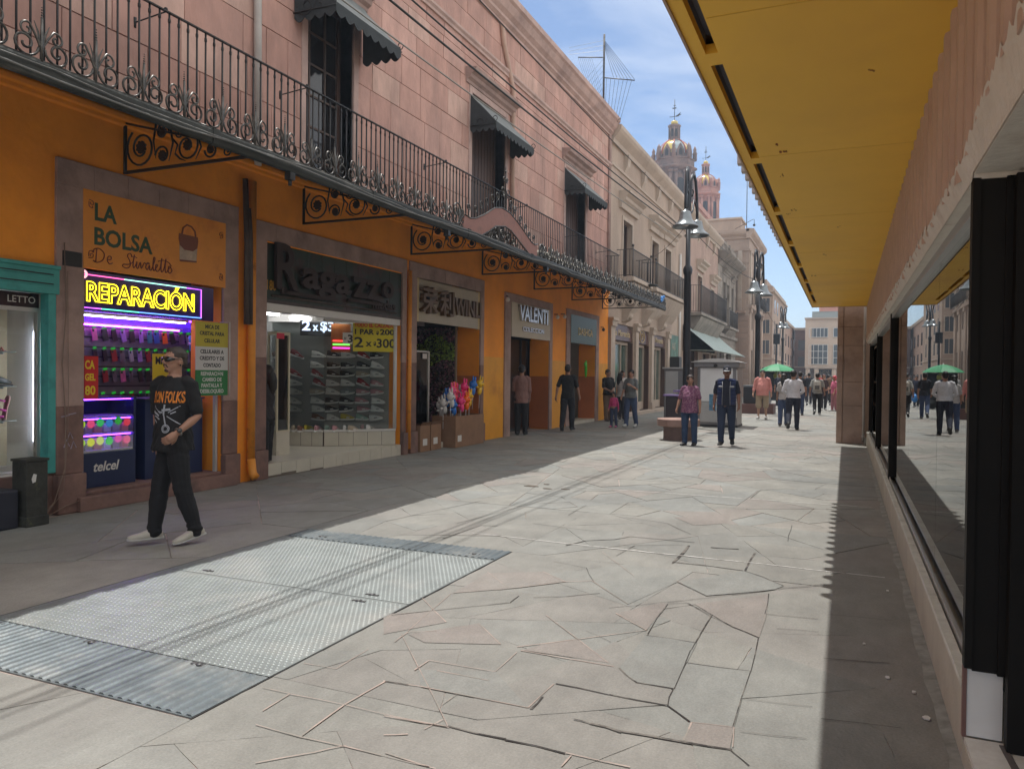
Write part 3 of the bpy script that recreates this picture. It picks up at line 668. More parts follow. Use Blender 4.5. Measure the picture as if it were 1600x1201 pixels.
# ================================================================ iron canopy over the shops
cn = thing('iron_canopy', 'ornate wrought iron canopy with scroll cresting running above the orange shopfronts', 'canopy', (-6.6, 15, 3.9))
XC = -5.6; YC0, YC1 = 2.2, 25.7
b = MB(); b.prism([(XF+.002, 4.57), (XC-.03, 3.84), (XC-.03, 3.855), (XF+.002, 4.59)], 'y', YC0, YC1)
obj('deck', b, mat('canopy_sheet', (.085, .075, .065), .7, var=.3, vscale=2, dirt=(.07, .06, .055), dscale=1.5, dlo=.45, dhi=.6), cn)
b = MB(); b.prism([(XC-.03, 3.73), (XC-.01, 3.715), (XC+.02, 3.73), (XC+.03, 3.77), (XC+.03, 3.84), (XC+.02, 3.86), (XC-.03, 3.86)], 'y', YC0, YC1)
for k in range(9): yy = 2.9+k*2.7; b.prism([(XC-.04, 3.725), (XC-.01, 3.705), (XC+.026, 3.725), (XC+.037, 3.77), (XC+.037, 3.866), (XC-.04, 3.866)], 'y', yy, yy+.09)
obj('gutter', b, m_gut, cn)
b = MB(); rw = random.Random(3)
for q in range(2):
    pts = [(XC+.045+rw.uniform(0, .03), YC0+k*.6, 3.80+.02*math.sin(k*.9+q)+rw.uniform(-.015, .02)-.03*q) for k in range(40)]
    b.tube(pts, .006+.003*(q % 2), 5)
obj('cable', b, mat('cable_grey', (.16, .16, .15), .6), cn)
# little clamps hanging under the gutter
b = MB()
for yy in (6.7, 10.3, 14.5, 18.6): b.box(XC-.04, XC+.04, yy, yy+.08, 3.64, 3.72); b.cyl((XC, yy+.04, 3.58), (XC, yy+.04, 3.64), .02, 8)
obj('clamp', b, m_iron, cn)
# brackets
def bracket_mb():
    b = MB(); W_, H_ = 1.86, .58
    b.box(0, .028, -.015, .015, -.02, H_); b.box(-.10, W_, -.016, .016, -.03, 0)
    b.tube([(0, 0, H_-.02), (W_, 0, .06)], .014, 6)
    def sp(cx, cz, r, a0, turns, rr=.012, r1=.03):
        b.tube([(p[0], 0, p[1]) for p in spiral((cx, cz), r, r1, a0, a0+turns*2*math.pi, int(16*abs(turns))+4)], rr, 5)
    def ros(cx, cz, r):
        poly = []
        for k in range(24): rr = r*(1 if k % 3 else .78); poly.append((cx+rr*math.cos(k*math.pi/12), cz+rr*math.sin(k*math.pi/12)))
        b.prism(poly, 'y', -.012, .012)
    sp(.27, .245, .235, 2.2, 1.55, .013, .075); ros(.27, .25, .075)
    sp(.60, .39, .10, 0, 1.2); ros(.60, .39, .055); sp(.60, .13, .11, 3.1, -1.2); ros(.60, .13, .055)
    sp(.97, .19, .17, .6, -1.4); ros(.98, .20, .06); sp(.86, .35, .06, 3, 1.2, .009, .015)
    sp(1.32, .115, .09, 3.2, 1.3); ros(1.32, .115, .04); sp(1.55, .075, .055, 0, -1.2, .009, .015)
    for pts in ([(.50, .5), (.46, .3), (.5, .1)], [(.72, .42), (.76, .25), (.70, .05)], [(.75, .3), (.83, .22), (.79, .12)], [(1.12, .3), (1.18, .16), (1.1, .03)], [(1.22, .22), (1.42, .18), (1.5, .12)], [(.8, .12), (.87, .06), (.95, .03)]):
        b.tube([(p[0], 0, p[1]) for p in pts], [.014, .012, .004], 5)
    return b
bm_me = bracket_mb().mesh('bracket', m_iron)
for yy in (3.25, 6.4, 9.6, 12.8, 15.95, 19.15, 22.25, 25.45):
    o = obj('bracket', bm_me, None, cn); o.location = Vector((XF, yy, 3.85))-cn.location
# cresting
def crest_mb():
    b = MB()
    b.tube([(0, 0, 0), (0, 0, .12), (0, 0, .34)], [.013, .015, .010], 6)
    for k in range(5): b.ball((0, 0, .345+.02*k), .010-.0012*k, n=6, m=4)
    for s in (-1, 1):
        for ph, lean in ((.20, .035), (.27, .06)): b.tube([(0, 0, .10), (0, s*lean*.5, ph-.04), (0, s*lean, ph+.03)], [.009, .010, .003], 4)
        arc = [(0, 0, .06), (0, s*.02, .14), (0, s*.05, .20), (0, s*.085, .235)]
        sp = spiral((s*.115, .215), .058, .014, (math.pi*.62 if s > 0 else math.pi*.38), (math.pi*.62-6.6 if s > 0 else math.pi*.38+6.6), 16)
        b.tube([(a_[0], a_[1], a_[2]) for a_ in arc[:3]]+[(0, p[0], p[1]) for p in sp], .0095, 5)
        sp = spiral((s*.125, .110), .102, .018, (math.pi*1.0 if s > 0 else 0), (math.pi*1.0+9.5 if s > 0 else -9.5), 26)
        b.tube([(0, p[0], p[1]) for p in sp], .0105, 5)
    return b
cr_me = crest_mb().mesh('cresting', m_iron2)
yy = 2.55; k = 0
while yy < YC1:
    if not (10.8 < yy < 14.1):
        o = obj('cresting', cr_me, None, cn); o.location = Vector((XC+.0, yy, 3.855))-cn.location
        o.scale = (1, rnd.uniform(.95, 1.05), rnd.uniform(.96, 1.06)); o.rotation_euler = (rnd.uniform(-.04, .04), rnd.uniform(-.05, .05), 0)
    k += 1; yy += .455 if yy < 14 else .40
# end return of the cresting
for q in range(4):
    o = obj('cresting', cr_me, None, cn); o.location = Vector((XC-.22-.46*q, YC1, 3.9+.12*q))-cn.location; o.rotation_euler = (0, 0, R(90))
b = MB(); b.tube([(XC, YC0, 3.87), (XC, YC1, 3.87)], .009, 5); obj('bottom_rail', b, m_iron2, cn)
# shaped board in the middle
T_ = [(10.90, 4.07), (11.1, 4.05), (11.28, 4.08), (11.64, 4.22), (12.02, 4.40), (12.34, 4.465), (12.68, 4.44), (13.03, 4.34), (13.41, 4.20), (13.7, 4.09), (13.88, 4.06), (14.02, 4.10)]
B_ = [(14.02, 3.83), (13.74, 3.80), (13.42, 3.91), (13.04, 4.04), (12.72, 4.145), (12.46, 4.17), (12.06, 4.10), (11.8, 3.97), (11.46, 3.83), (11.17, 3.80), (10.85, 3.85)]
b = MB(); b.prism(T_+B_, 'x', XC-.02, XC+.012)
pb = obj('name_board', b, mat('faded_board', (.30, .15, .125), .75, var=.15, vscale=3, dirt=(.18, .10, .085), dscale=3, dlo=.5, dhi=.7), cn)
b = MB(); b.tube([(XC+.014, p[0], p[1]+.004) for p in T_], .012, 6); b.tube([(XC+.014, p[0], p[1]-.004) for p in B_], .012, 6)
obj('rim', b, m_iron2, pb)
def sp2(cy, cz, r, a0, t, rr=.010, r1=.015): obj('scroll', MB().tube([(XC, p[0], p[1]) for p in spiral((cy, cz), r, r1, a0, a0+t*6.283, int(14*abs(t))+4)], rr, 5), m_iron2, cn)
for cy, cz, r in [(11.05, 4.22, .07), (11.3, 4.25, .06), (11.5, 4.36, .07), (11.72, 4.46, .07), (11.95, 4.56, .08), (12.15, 4.64, .08), (12.75, 4.62, .08), (12.95, 4.56, .08), (13.2, 4.44, .08), (13.42, 4.33, .07), (13.62, 4.22, .07), (13.85, 4.2, .06)]:
    sp2(cy, cz, r, -1.57, 1.3 if cy < 12.4 else -1.3)
for cy, cz, r in [(11.9, 3.93, .07), (12.12, 3.97, .08), (12.38, 4.02, .09), (12.62, 4.0, .09), (12.86, 3.96, .08), (13.05, 3.92, .06)]:
    sp2(cy, cz, r, 1.57, -1.3); obj('scroll_stem', MB().tube([(XC, cy, 3.86), (XC, cy+.03, cz-.02)], .008, 5), m_iron2, cn)
sp2(10.65, 4.08, .20, -1.8, 1.25, .013, .03); sp2(14.3, 4.02, .17, 4.6, -1.25, .013, .03)
sp2(12.38, 4.78, .09, -1.57, 1.3); sp2(12.62, 4.78, .09, -1.57, -1.3); sp2(12.43, 5.0, .05, -1.57, 1.2); sp2(12.57, 5.0, .05, -1.57, -1.2)
b = MB(); b.tube([(XC, 12.5, 4.45), (XC, 12.5, 5.12), (XC, 12.5, 5.26)], [.013, .012, .003], 6); b.ball((XC, 12.5, 5.0), .03); b.ball((XC, 12.5, 5.14), .022)
obj('finial', b, m_iron2, cn)
for yy in (12.15, 12.5, 12.85):
    o = obj('cresting', cr_me, None, cn); o.location = Vector((XC-.12, yy, 3.87))-cn.location
# long pale roll lying on the deck and a blue plastic bag caught in the cresting
b = MB(); b.tube([(-5.72, 14.4+.5*k, 3.99+.012*math.sin(k*2)) for k in range(12)], [.06+.02*math.sin(k*1.7)**2 for k in range(12)], 8)
single('cloth_roll', b, mat('dirty_white_cloth', (.45, .43, .36), .9, var=.3, vscale=7), 'dirty white cloth roll lying behind the canopy cresting beside the shaped board', 'cloth roll', base=(-5.72, 15, 4))
b = MB(); b.ball((XC+.02, 25.1, 4.07), .05, .12, .10, 10, 6); b.ball((XC+.05, 25.25, 4.15), .04, .06, .05, 8, 5); b.ball((XC+.03, 24.98, 4.0), .03, .08, .05, 8, 5)
single('plastic_bag', b, mat('blue_plastic', (.05, .25, .65), .4), 'blue plastic bag caught in the iron cresting at the far canopy end', 'bag', base=(XC, 25.1, 4))

# ================================================================ balcony railing above
rl = thing('balcony_railing', 'thin black iron balcony railing with plain upright bars above the canopy', 'railing', (-7.22, 15, 4.4))
XR = -7.22; YR0, YR1 = 2.4, 25.75
b = MB(); b.box(XR-.02, XR+.02, YR0, YR1, 5.66, 5.675); b.box(XR-.015, XR+.015, YR0, YR1, 4.43, 4.445)
b.box(XF, XR-.02, YR1-.02, YR1, 5.66, 5.675); b.box(XF, XR-.02, YR1-.02, YR1, 4.43, 4.445)
obj('top_rail', b, m_iron, rl)
b = MB(); b.cyl((0, 0, 0), (0, 0, 1.22), .012, 6); b.lathe([(.0095, 1.10), (.017, 1.12), (.017, 1.15), (.0095, 1.17)], n=6); bar_me = b.mesh('bar', m_iron)
ys = []; yy = YR0+.07
while yy < YR1: ys.append(yy); yy += .137
ys = [y_ for y_ in ys if y_ > 3.3]
rest = MB()
for i, yy in enumerate(ys):
    if i < 100:
        o = obj('bar', bar_me, None, rl); o.location = Vector((XR, yy, 4.44))-rl.location
    else: rest.cyl((XR, yy, 4.44), (XR, yy, 5.66), .0095, 6)
for k in range(4): rest.cyl((XF+.1+.11*k, YR1-.01, 4.44), (XF+.1+.11*k, YR1-.01, 5.66), .0095, 6)
obj('far_bars', rest, m_iron, rl, kind='stuff')
for yy in (3.9, 6.53, 9.05, 13.26, 17.4, 21.5, 24.6):
    b = MB(); b.tube([(XF, yy, 5.62), (XR, yy, 5.66)], .009, 5); b.ball((XR, yy, 5.69), .022); b.cyl((XF, yy, 5.56), (XF+.01, yy, 5.68), .02, 6)
    obj('stay', b, m_iron, rl)
# ================================================================ SHOP INTERIORS AND SIGNS
ORD = ['first', 'second', 'third', 'fourth', 'fifth', 'sixth', 'seventh', 'eighth', 'ninth', 'tenth', 'eleventh', 'twelfth', 'thirteenth', 'fourteenth', 'fifteenth', 'sixteenth']
m_white = mat('white_paint', (.68, .66, .62), .5, var=.06)
m_cream = mat('cream_slatwall', (.50, .42, .27), .55, var=.08)
m_slat = mat('grey_slatwall', (.25, .25, .235), .5, var=.08)
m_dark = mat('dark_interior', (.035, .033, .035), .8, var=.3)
m_tile = mat('cream_tile', (.60, .56, .46), .3, var=.07, vscale=3, dirt=(.35, .31, .25), dscale=2, dlo=.6, dhi=.75)
m_grout = mat('tile_grout', (.16, .13, .10), .9)
m_alu = mat('aluminium', (.55, .55, .54), .35, metal=.8)
m_black = mat('black_paint', (.018, .018, .018), .5)
m_glass = glass_mat('shop_glass', (.90, .93, .92))
m_vglass = glass_mat('vitrine_glass', (.93, .95, .94))
m_navy = mat('navy_laminate', (.012, .022, .075), .3, var=.1)
m_violet_lit = mat('purple_lit_wall', (.22, .16, .42), .6)  # violet of the LED light put into the wall colour
def room(name, y0, y1, xd, z0, z1, mw, mf, mc, x1=XF-TH, ma=.4, mb_=.4):
    y0 += .4-ma; y1 += mb_-.4
    r = obj(name, MB().box(xd-.06, xd, y0-.4, y1+.4, z0, z1), mw, bA)
    obj('side_wall', MB().box(xd, x1-.001, y0-.46, y0-.4, z0, z1), mw, r); obj('side_wall', MB().box(xd, x1-.001, y1+.4, y1+.46, z0, z1), mw, r)
    obj('floor', MB().box(xd-.06, x1, y0-.46, y1+.46, z0-.08, z0), mf, r); obj('ceiling', MB().box(xd-.06, x1, y0-.46, y1+.46, z1, z1+.06), mc, r)
    return r
# ---- S0: turquoise framed shoe window
m_teal = mat('turquoise_paint', (.055, .33, .30), .5, var=.12, vscale=5, dirt=(.04, .19, .18), dscale=3)
t = thing('shop_window', 'turquoise framed shop window with cream slatted wall and boots on shelves', 'shop window', (XF, 4.9, .45))
b = MB(); b.box(XF-.06, XF+.05, 1.2, 5.57, 2.34, 2.62); b.box(XF+.05, XF+.075, 1.2, 5.57, 2.60, 2.64); b.box(XF+.05, XF+.062, 1.2, 5.5, 2.42, 2.435); b.box(XF+.05, XF+.062, 1.2, 5.5, 2.52, 2.535)
obj('shutter_box', b, m_teal, t, bevel=.004)
b = MB(); b.box(XF+.0505, XF+.053, 1.2, 5.5, 2.437, 2.449); b.box(XF+.0505, XF+.053, 1.2, 5.5, 2.537, 2.549); obj('louvre_gap', b, m_black, t)
obj('frame', MB().box(XF-.10, XF+.03, 5.46, 5.545, .45, 2.34), m_teal, t, bevel=.004)
obj('sign_band', MB().box(XF-.14, XF-.12, 1.2, 5.46, 2.19, 2.34), mat('dark_band', (.03, .015, .02), .2, var=.6, vscale=9), t)
text_obj('lettering', 'LETTO', .10, (XF-.118, 5.12, 2.235), WALLR, m_white, t, ext=.001)
b = MB(); b.box(XF-.16, XF-.10, 1.2, 5.44, 2.15, 2.19); b.box(XF-.16, XF-.10, 1.2, 5.46, .50, .56); b.box(XF-.16, XF-.10, 5.43, 5.46, .56, 2.19)
obj('frame', b, m_alu, t)
obj('glass', MB().box(XF-.135, XF-.13, 1.2, 5.43, .56, 2.15), m_glass, t)
b = MB(); b.box(XF-.72, XF-.70, 1.0, 5.6, .45, 2.4)
sw = obj('slatted_wall', b, m_cream, t)
b = MB()
for k in range(20): b.box(XF-.70, XF-.693, 1.0, 5.6, .52+k*.094, .608+k*.094)
obj('slat', b, m_cream, sw)
b = MB(); b.box(XF-.70, XF-.17, 5.5, 5.54, .45, 2.4); b.box(XF-.70, XF-.10, 1.0, 5.5, .42, .47); b.box(XF-.70, XF-.17, 1.0, 5.5, 2.36, 2.40); obj('lining', b, m_white, t)
obj('led_strip', MB().box(XF-.20, XF-.185, 5.455, 5.475, .78, 1.95), glow('led_white', (.80, .80, 1.0), 22), t)
for z in (1.72, 1.36, 1.00):
    b = MB(); b.box(XF-.68, XF-.28, 3.0, 5.33, z, z+.008); b.tube([(XF-.68, 5.2, z-.1), (XF-.66, 5.2, z-.01), (XF-.3, 5.2, z-.01)], .01, 5)
    obj('shelf', b, mat('glass_shelf', (.25, .3, .28), .15, spec=.8), t)
def loft_y(secs, w, n=12):
    """secs: list of (x, z0, z1, halfwidth); rounded cross-sections along x"""
    rings = []
    for x, z0, z1, hw in secs:
        cz, hz = (z0+z1)/2, (z1-z0)/2; ring = []
        for j in range(n):
            a = 2*math.pi*j/n; c, s = math.cos(a), math.sin(a); e = .7
            ring.append((x, hw*math.copysign(abs(c)**e, c), cz+hz*math.copysign(abs(s)**e, s)))
        rings.append(ring)
    return rings
def boot(y, z, s=1.0):
    t = thing('boot', 'black tall boot on the middle glass shelf behind the turquoise frame', 'boot', (XF-.45, y, z), R(90))
    b = MB(); b.loft(loft_y([(-.02*s, .02, .07, .03), (.0, .02, .10, .035), (.06, .02, .11, .038), (.13, .02, .09, .04), (.20, .02, .06, .035), (.22, .02, .045, .02)], 1))
    rings = []
    for zz, c, r in [(.06, .03, .045), (.12, .02, .045), (.20, .01, .05), (.30, .0, .058), (.31, .0, .052)]:
        rings.append([(c+r*math.cos(a), .8*r*math.sin(a), zz) for a in [2*math.pi*j/12 for j in range(12)]])
    b.loft(rings); obj('shaft', b, mat('boot_leather', (.03, .035, .028), .45, bump=.2, bscale=30), t, local=True)
    b = MB(); b.loft(loft_y([(-.03, 0, .02, .035), (.1, 0, .018, .04), (.20, 0, .018, .042), (.235, 0, .018, .02)], 1)); obj('sole', b, m_black, t, local=True)
    return t
boot(5.16, 1.368); bt = boot(4.7, 1.008); bt['label'] = 'black boot on the lower glass shelf at the left picture edge'
t = thing('sandal', 'pink strapped platform sandal standing upright on the lower glass shelf', 'sandal', (XF-.42, 5.28, 1.008))
b = MB(); b.M = Matrix.Rotation(R(78), 4, 'X')
b.loft([[(w_*math.cos(a), yy, .014*math.sin(a)) for a in [2*math.pi*j/12 for j in range(12)]] for yy, w_ in [(0, .02), (.03, .038), (.08, .036), (.13, .03), (.19, .042), (.24, .04), (.265, .015)]])
obj('sole', b, mat('tan_sole', (.30, .16, .14), .6), t, local=True)
b = MB(); b.tube([(-.05, -.01, .10), (.0, -.05, .12), (.06, -.01, .10)], .012, 6); b.tube([(-.04, -.01, .20), (0, -.045, .215), (.045, -.01, .20)], .010, 6); b.tube([(-.04, 0, .02), (-.02, -.06, .03), (.05, -.03, .04)], .012, 6)
obj('strap', b, mat('hot_pink', (.75, .08, .45), .4), t, local=True)
for i, (yy, z, lab) in enumerate([(5.12, 1.728, 'small pink sandal lying on the top glass shelf, left one of two'), (5.25, 1.728, 'small pink sandal on the top glass shelf, right one nearer the light strip')]):
    t = thing('sandal', lab, 'sandal', (XF-.4, yy, z)); b = MB()
    b.loft([[(.03*math.sin(math.pi*(k+.5)/6)*math.cos(a), -.05+.1*k/5, .008+.008*math.sin(a)) for a in [2*math.pi*j/8 for j in range(8)]] for k in range(6)]); obj('sole', b, MATS['tan_sole'], t, local=True)
    b = MB(); b.tube([(-.03, 0, .01), (0, 0, .045), (.03, 0, .01)], .008, 5); obj('strap', b, mat('coral', (.55, .10, .09), .5), t, local=True)
# weathered post and cables in front
m_moss = mat('weathered_box', (.035, .035, .028), .8, var=.5, vscale=5, dirt=(.16, .17, .06), dscale=6, dlo=.60, dhi=.72, bump=.6, bscale=14)
t = thing('utility_post', 'low blackened square utility post with mossy foot before the turquoise window', 'post', (-7.42, 5.08, 0))
b = MB(); b.box(-7.53, -7.31, 4.97, 5.19, .02, .64); b.box(-7.54, -7.30, 4.96, 5.20, .0, .10); obj('casing', b, m_moss, t, bevel=.01)
b = MB(); b.box(-7.54, -7.30, 4.96, 5.20, .64, .665); obj('lid', b, m_moss, t, bevel=.005)
b = MB(); b.prism([(5.02, .47), (5.04, .52), (5.07, .51), (5.06, .44), (5.03, .43)], 'x', -7.31, -7.306); obj('sticker', b, m_white, t)
single('crate', MB().box(-7.66, -7.36, 4.55, 4.93, 0, .38), mat('dark_crate', (.02, .022, .035), .6), 'dark plastic crate beside the mossy post at the left edge', 'crate', base=(-7.5, 4.75, 0), bevel=.02)
b = MB()
b.tube([(XF+.05, 5.62, 2.9), (XF+.055, 5.64, 2.2), (XF+.05, 5.60, 1.6), (XF+.055, 5.64, 1.0), (XF+.1, 5.60, .5), (XF+.14, 5.45, .16), (XF+.22, 5.25, .03), (XF+.25, 5.05, .015)], .006, 5)
b.tube([(XF+.05, 5.66, 2.6), (XF+.055, 5.67, 1.4), (XF+.06, 5.66, .8), (XF+.14, 5.55, .25), (XF+.18, 5.3, .02)], .004, 4)
b.tube([(XF+.2, 5.3, .02), (XF+.12, 5.6, .10), (XF+.10, 5.9, .15), (XF+.02, 6.1, .16)], .005, 5)
single('loose_cable', b, mat('cable_tan', (.22, .15, .11), .6), 'loose pale cable running down the stone pilaster to the ground', 'cable', base=(XF, 5.6, 1))
obj('name_plate', MB().box(XF+.035, XF+.047, 5.61, 5.83, 2.66, 2.82), m_black, bA)

b = MB()
for k, (y, z) in enumerate([(5.66, .74), (5.70, .82), (5.74, .72), (5.64, 1.04), (5.72, 1.06)]): b.tube([(XF+.039, y-.03, z-.03), (XF+.040, y, z+.05), (XF+.039, y+.035, z-.02)] if k < 3 else [(XF+.039, y-.04, z), (XF+.040, y+.05, z+.015)], .007, 4)
obj('graffiti', b, mat('faded_spray', (.34, .28, .33), .8), bA)
t = thing('tumbler', 'light blue tumbler hanging beside the phone cases in the repair stall', 'tumbler', (-8.6, 8.27, 1.95)); b = MB(); b.lathe([(.035, 0), (.045, .15), (.05, .16), (.05, .20), (.045, .21), (.02, .22)], (-8.6, 8.27, 1.83), 14); obj('cup', b, mat('sky_blue_plastic', (.08, .42, .62), .4), t); obj('band', MB().lathe([(.047, 0), (.047, .03)], (-8.6, 8.27, 1.92), 14), m_white, t)
t = thing('cable_rack', 'row of charging cables hanging on hooks under the phone cases', 'cable rack', (-9.1, 7.9, 1.0)); obj('rail', MB().box(-9.14, -9.10, 7.3, 8.9, 1.10, 1.13), m_white, t)
for k in range(11):
    yy = 7.38+k*.14; b = MB(); b.tube([(-9.09, yy, 1.10), (-9.08, yy-.02, .95), (-9.08, yy+.02, .84), (-9.08, yy+.045, .95), (-9.09, yy+.02, 1.08)], .006, 4); obj('charging_cable', b, [m_white, m_black, mat('red_cable', (.3, .02, .02), .5)][k % 3], t)
# ---- S1: phone repair stall
r1 = room('phone_shop_interior', 5.87, 7.93, -9.26, .2, 2.36, m_violet_lit, mat('grey_floor', (.16, .15, .17), .5), m_white, ma=.12, mb_=1.36)
b = MB(); b.box(-8.3, XF+.14, 5.75, 8.1, .0, .16); b.box(-8.28, XF+.02, 5.87, 7.93, .16, .2); obj('step', b, m_frame_d, bA, bevel=.01)
b = MB(); b.box(-9.2, -9.17, 6.6, 9.2, .9, 2.12); sw = obj('slatted_wall', b, m_dark, r1)
b = MB()
for k in range(9): b.box(-9.17, -9.16, 6.6, 9.2, .95+k*.13, 1.06+k*.13)
obj('slat', b, mat('grey_dark_slat', (.12, .12, .12), .5), sw)
led_p = glow('led_violet', (.18, .03, 1.0), 16); led_w = glow('led_cool', (.75, .62, 1.0), 9); led_m = glow('led_magenta', (.85, .08, 1.0), 12)
lt = thing('light_tube', 'violet led tube under the ceiling of the phone repair stall', 'led tube', (-8.5, 7.4, 2.3), group='led tubes of the phone stall')
b = MB(); b.tube([(-9.12, 6.6, 2.29), (-9.12, 9.1, 2.29)], .012, 6); b.tube([(-9.1, 6.62, 2.28), (-9.1, 6.62, 1.4)], .008, 6); obj('tube', b, led_p, lt)
for i, (x, z, mm, lab) in enumerate([(-8.35, 2.2, led_w, 'cool white led tube nearest the neon sign in the phone stall'), (-8.65, 2.24, led_w, 'second cool white led tube in the phone stall ceiling'), (-9.1, 2.14, led_m, 'magenta led line above the hanging phone cases')]):
    t = thing('light_tube', lab, 'led tube', (x, 7.3, z), group='led tubes of the phone stall')
    b = MB(); b.tube([(x, 6.1+.3*i, z), (x, 7.9+.3*i, z)], .010, 6); obj('tube', b, mm, t)
    b = MB(); b.box(x-.02, x+.02, 6.05+.3*i, 7.95+.3*i, z+.012, z+.03); obj('housing', b, m_white, t)
# phone cases
case_cols = {'black': (.02, .02, .022), 'pink': (.50, .13, .28), 'lilac': (.30, .20, .48), 'red': (.28, .03, .03), 'clear': (.35, .38, .38), 'blue': (.05, .15, .4), 'olive': (.20, .21, .05), 'orange': (.75, .18, .02), 'grey': (.12, .12, .13), 'teal': (.05, .28, .30)}
rows_ = [(2.02, ['pink', 'black', 'black', 'lilac', 'black', 'lilac', 'teal', 'blue', 'orange', 'black', 'grey', 'clear', 'black', 'black', 'pink']),
         (1.75, ['black', 'black', 'red', 'grey', 'clear', 'lilac', 'red', 'black', 'olive', 'pink', 'clear', 'clear', 'pink', 'black', 'clear']),
         (1.47, ['black', 'red', 'grey', 'pink', 'grey', 'black', 'black', 'red', 'clear', 'olive', 'black', 'grey', 'black', 'grey']),
         (1.15, ['black', 'grey', 'black', 'black', 'red', 'black', 'grey', 'black', 'black', 'pink', 'black'])]
m_tag = glow('green_tag', (.01, .55, .04), .35)  # tags made to glow faintly by themselves
cm = MB().box(-.008, .006, -.038, .038, -.085, .075).mesh('phone_case', m_black)
tm = MB().box(.008, .012, -.03, .03, .075, .105).mesh('price_tag', m_tag)
cam_me = MB().box(.006, .010, -.03, -.004, .035, .065).mesh('camera_hole', m_black)
for r_, (z, cols) in enumerate(rows_):
    for k, cn_ in enumerate(cols):
        yy = 7.12+k*(2.0/14)+rnd.uniform(-.015, .015)
        t = thing('phone_case', f'{cn_} phone case in the {ORD[r_]} row of the repair stall, {ORD[k]} from left', 'phone case', (-9.12, yy, z), group='phone cases hanging in the repair stall')
        t.rotation_euler = (rnd.uniform(.08, .28), 0, rnd.uniform(-.3, .3))
        o = obj('shell', cm, None, t); o.material_slots[0].link = 'OBJECT'; o.material_slots[0].material = mat('case_'+cn_, case_cols[cn_], .35)
        obj('price_tag', tm, None, t); obj('camera_hole', cam_me, None, t)
# hooks strip of cables below
# counter with display
t = thing('display_counter', 'navy phone display counter with lit shelves in the repair stall doorway', 'counter', (-8.1, 6.3, .2))
obj('lower_panel', MB().box(-8.35, -7.87, 5.90, 6.70, .2, .60), m_navy, t, bevel=.006)
text_obj('lettering', 'telcel', .155, (-7.866, 6.13, .385), WALLR, m_white, t, ext=.001, offset=.003, shear=.25, narrow=.34)
b = MB(); b.box(-8.35, -7.87, 5.90, 5.93, .60, 1.22); b.box(-8.35, -7.87, 6.67, 6.70, .60, 1.22); b.box(-8.35, -8.33, 5.93, 6.67, .60, 1.22); b.box(-8.35, -7.87, 5.90, 6.70, 1.22, 1.235)
obj('cabinet', b, m_navy, t)
obj('glass', MB().box(-7.876, -7.872, 5.93, 6.67, .60, 1.215), m_vglass, t)
for z in (.605, .80, 1.0): obj('shelf', MB().box(-8.32, -7.89, 5.93, 6.67, z, z+.018), m_white, t)
for z in (.975, .785, 1.20): obj('led_strip', MB().box(-7.92, -7.905, 5.94, 6.66, z, z+.012), led_p, t)
disc = MB(); disc.prism([((.052 if k % 2 else .044)*math.cos(k*math.pi/16), (.052 if k % 2 else .044)*math.sin(k*math.pi/16)) for k in range(32)], 'x', 0, .004)
dme = disc.mesh('price_star', m_white)
for k, (z, cn_, lab, c) in enumerate([(.93, 0, 'yellow', (.55, .85, .02)), (.93, 1, 'pink', (1, .08, .25)), (.94, 2, 'green', (.02, .6, .12)), (.93, 3, 'blue', (.02, .25, .7)), (.95, 4, 'dark green', (.01, .45, .03)), (.93, 5, 'red', (.9, .03, .08)),
                                     (.72, 0, 'lime', (.45, .8, .03)), (.72, 1, 'yellow', (.7, .75, .02)), (.73, 2, 'pale yellow', (.7, .8, .2)), (.72, 3, 'green', (.03, .6, .1)), (.74, 4, 'magenta', (.9, .05, .5)), (.72, 5, 'pink', (.95, .1, .3))]):
    o = tag(obj('price_star', dme, None), f'{lab} starburst price tag on the {"upper" if z > .85 else "lower"} shelf of the navy counter, {ORD[cn_]} from left', 'price tag', 'starburst tags in the counter')
    o.location = (-7.90, 6.0+cn_*.12, z); o.material_slots[0].link = 'OBJECT'; o.material_slots[0].material = glow('star_'+str(k), c, .55)  # paper stars given a weak glow of their own
pb_ = MB().box(-.07, 0, -.045, .045, 0, .13).mesh('phone_box', m_white)
for z, hh in ((.823, .75), (.624, 1.0)):
    for k in range(6):
        o = tag(obj('phone_box', pb_, None), f'{"pale" if k % 2 else "grey"} phone box on the {"middle" if z > .7 else "bottom"} shelf of the navy counter, {ORD[k]} from left', 'box', 'phone boxes in the counter')
        o.location = (-7.93, 6.0+k*.12, z); o.scale = (1, 1, hh); o.material_slots[0].link = 'OBJECT'; o.material_slots[0].material = [m_white, mat('box_grey', (.3, .3, .28), .5), mat('box_salmon', (.6, .25, .2), .5)][k % 3]
t = thing('cabinet', 'plain dark navy cabinet behind the walking man in the repair stall', 'cabinet', (-8.1, 7.3, .2))
obj('body', MB().box(-8.42, -7.90, 6.86, 7.78, .2, 1.18), m_navy, t, bevel=.006); obj('worktop', MB().box(-8.44, -7.88, 6.84, 7.80, 1.18, 1.2), mat('navy_top', (.02, .03, .06), .4), t)
for u in (5.875, 7.86): obj('door_post', MB().box(-7.80, -7.755, u, u+.04, .2, 2.2), m_pvc, bA)
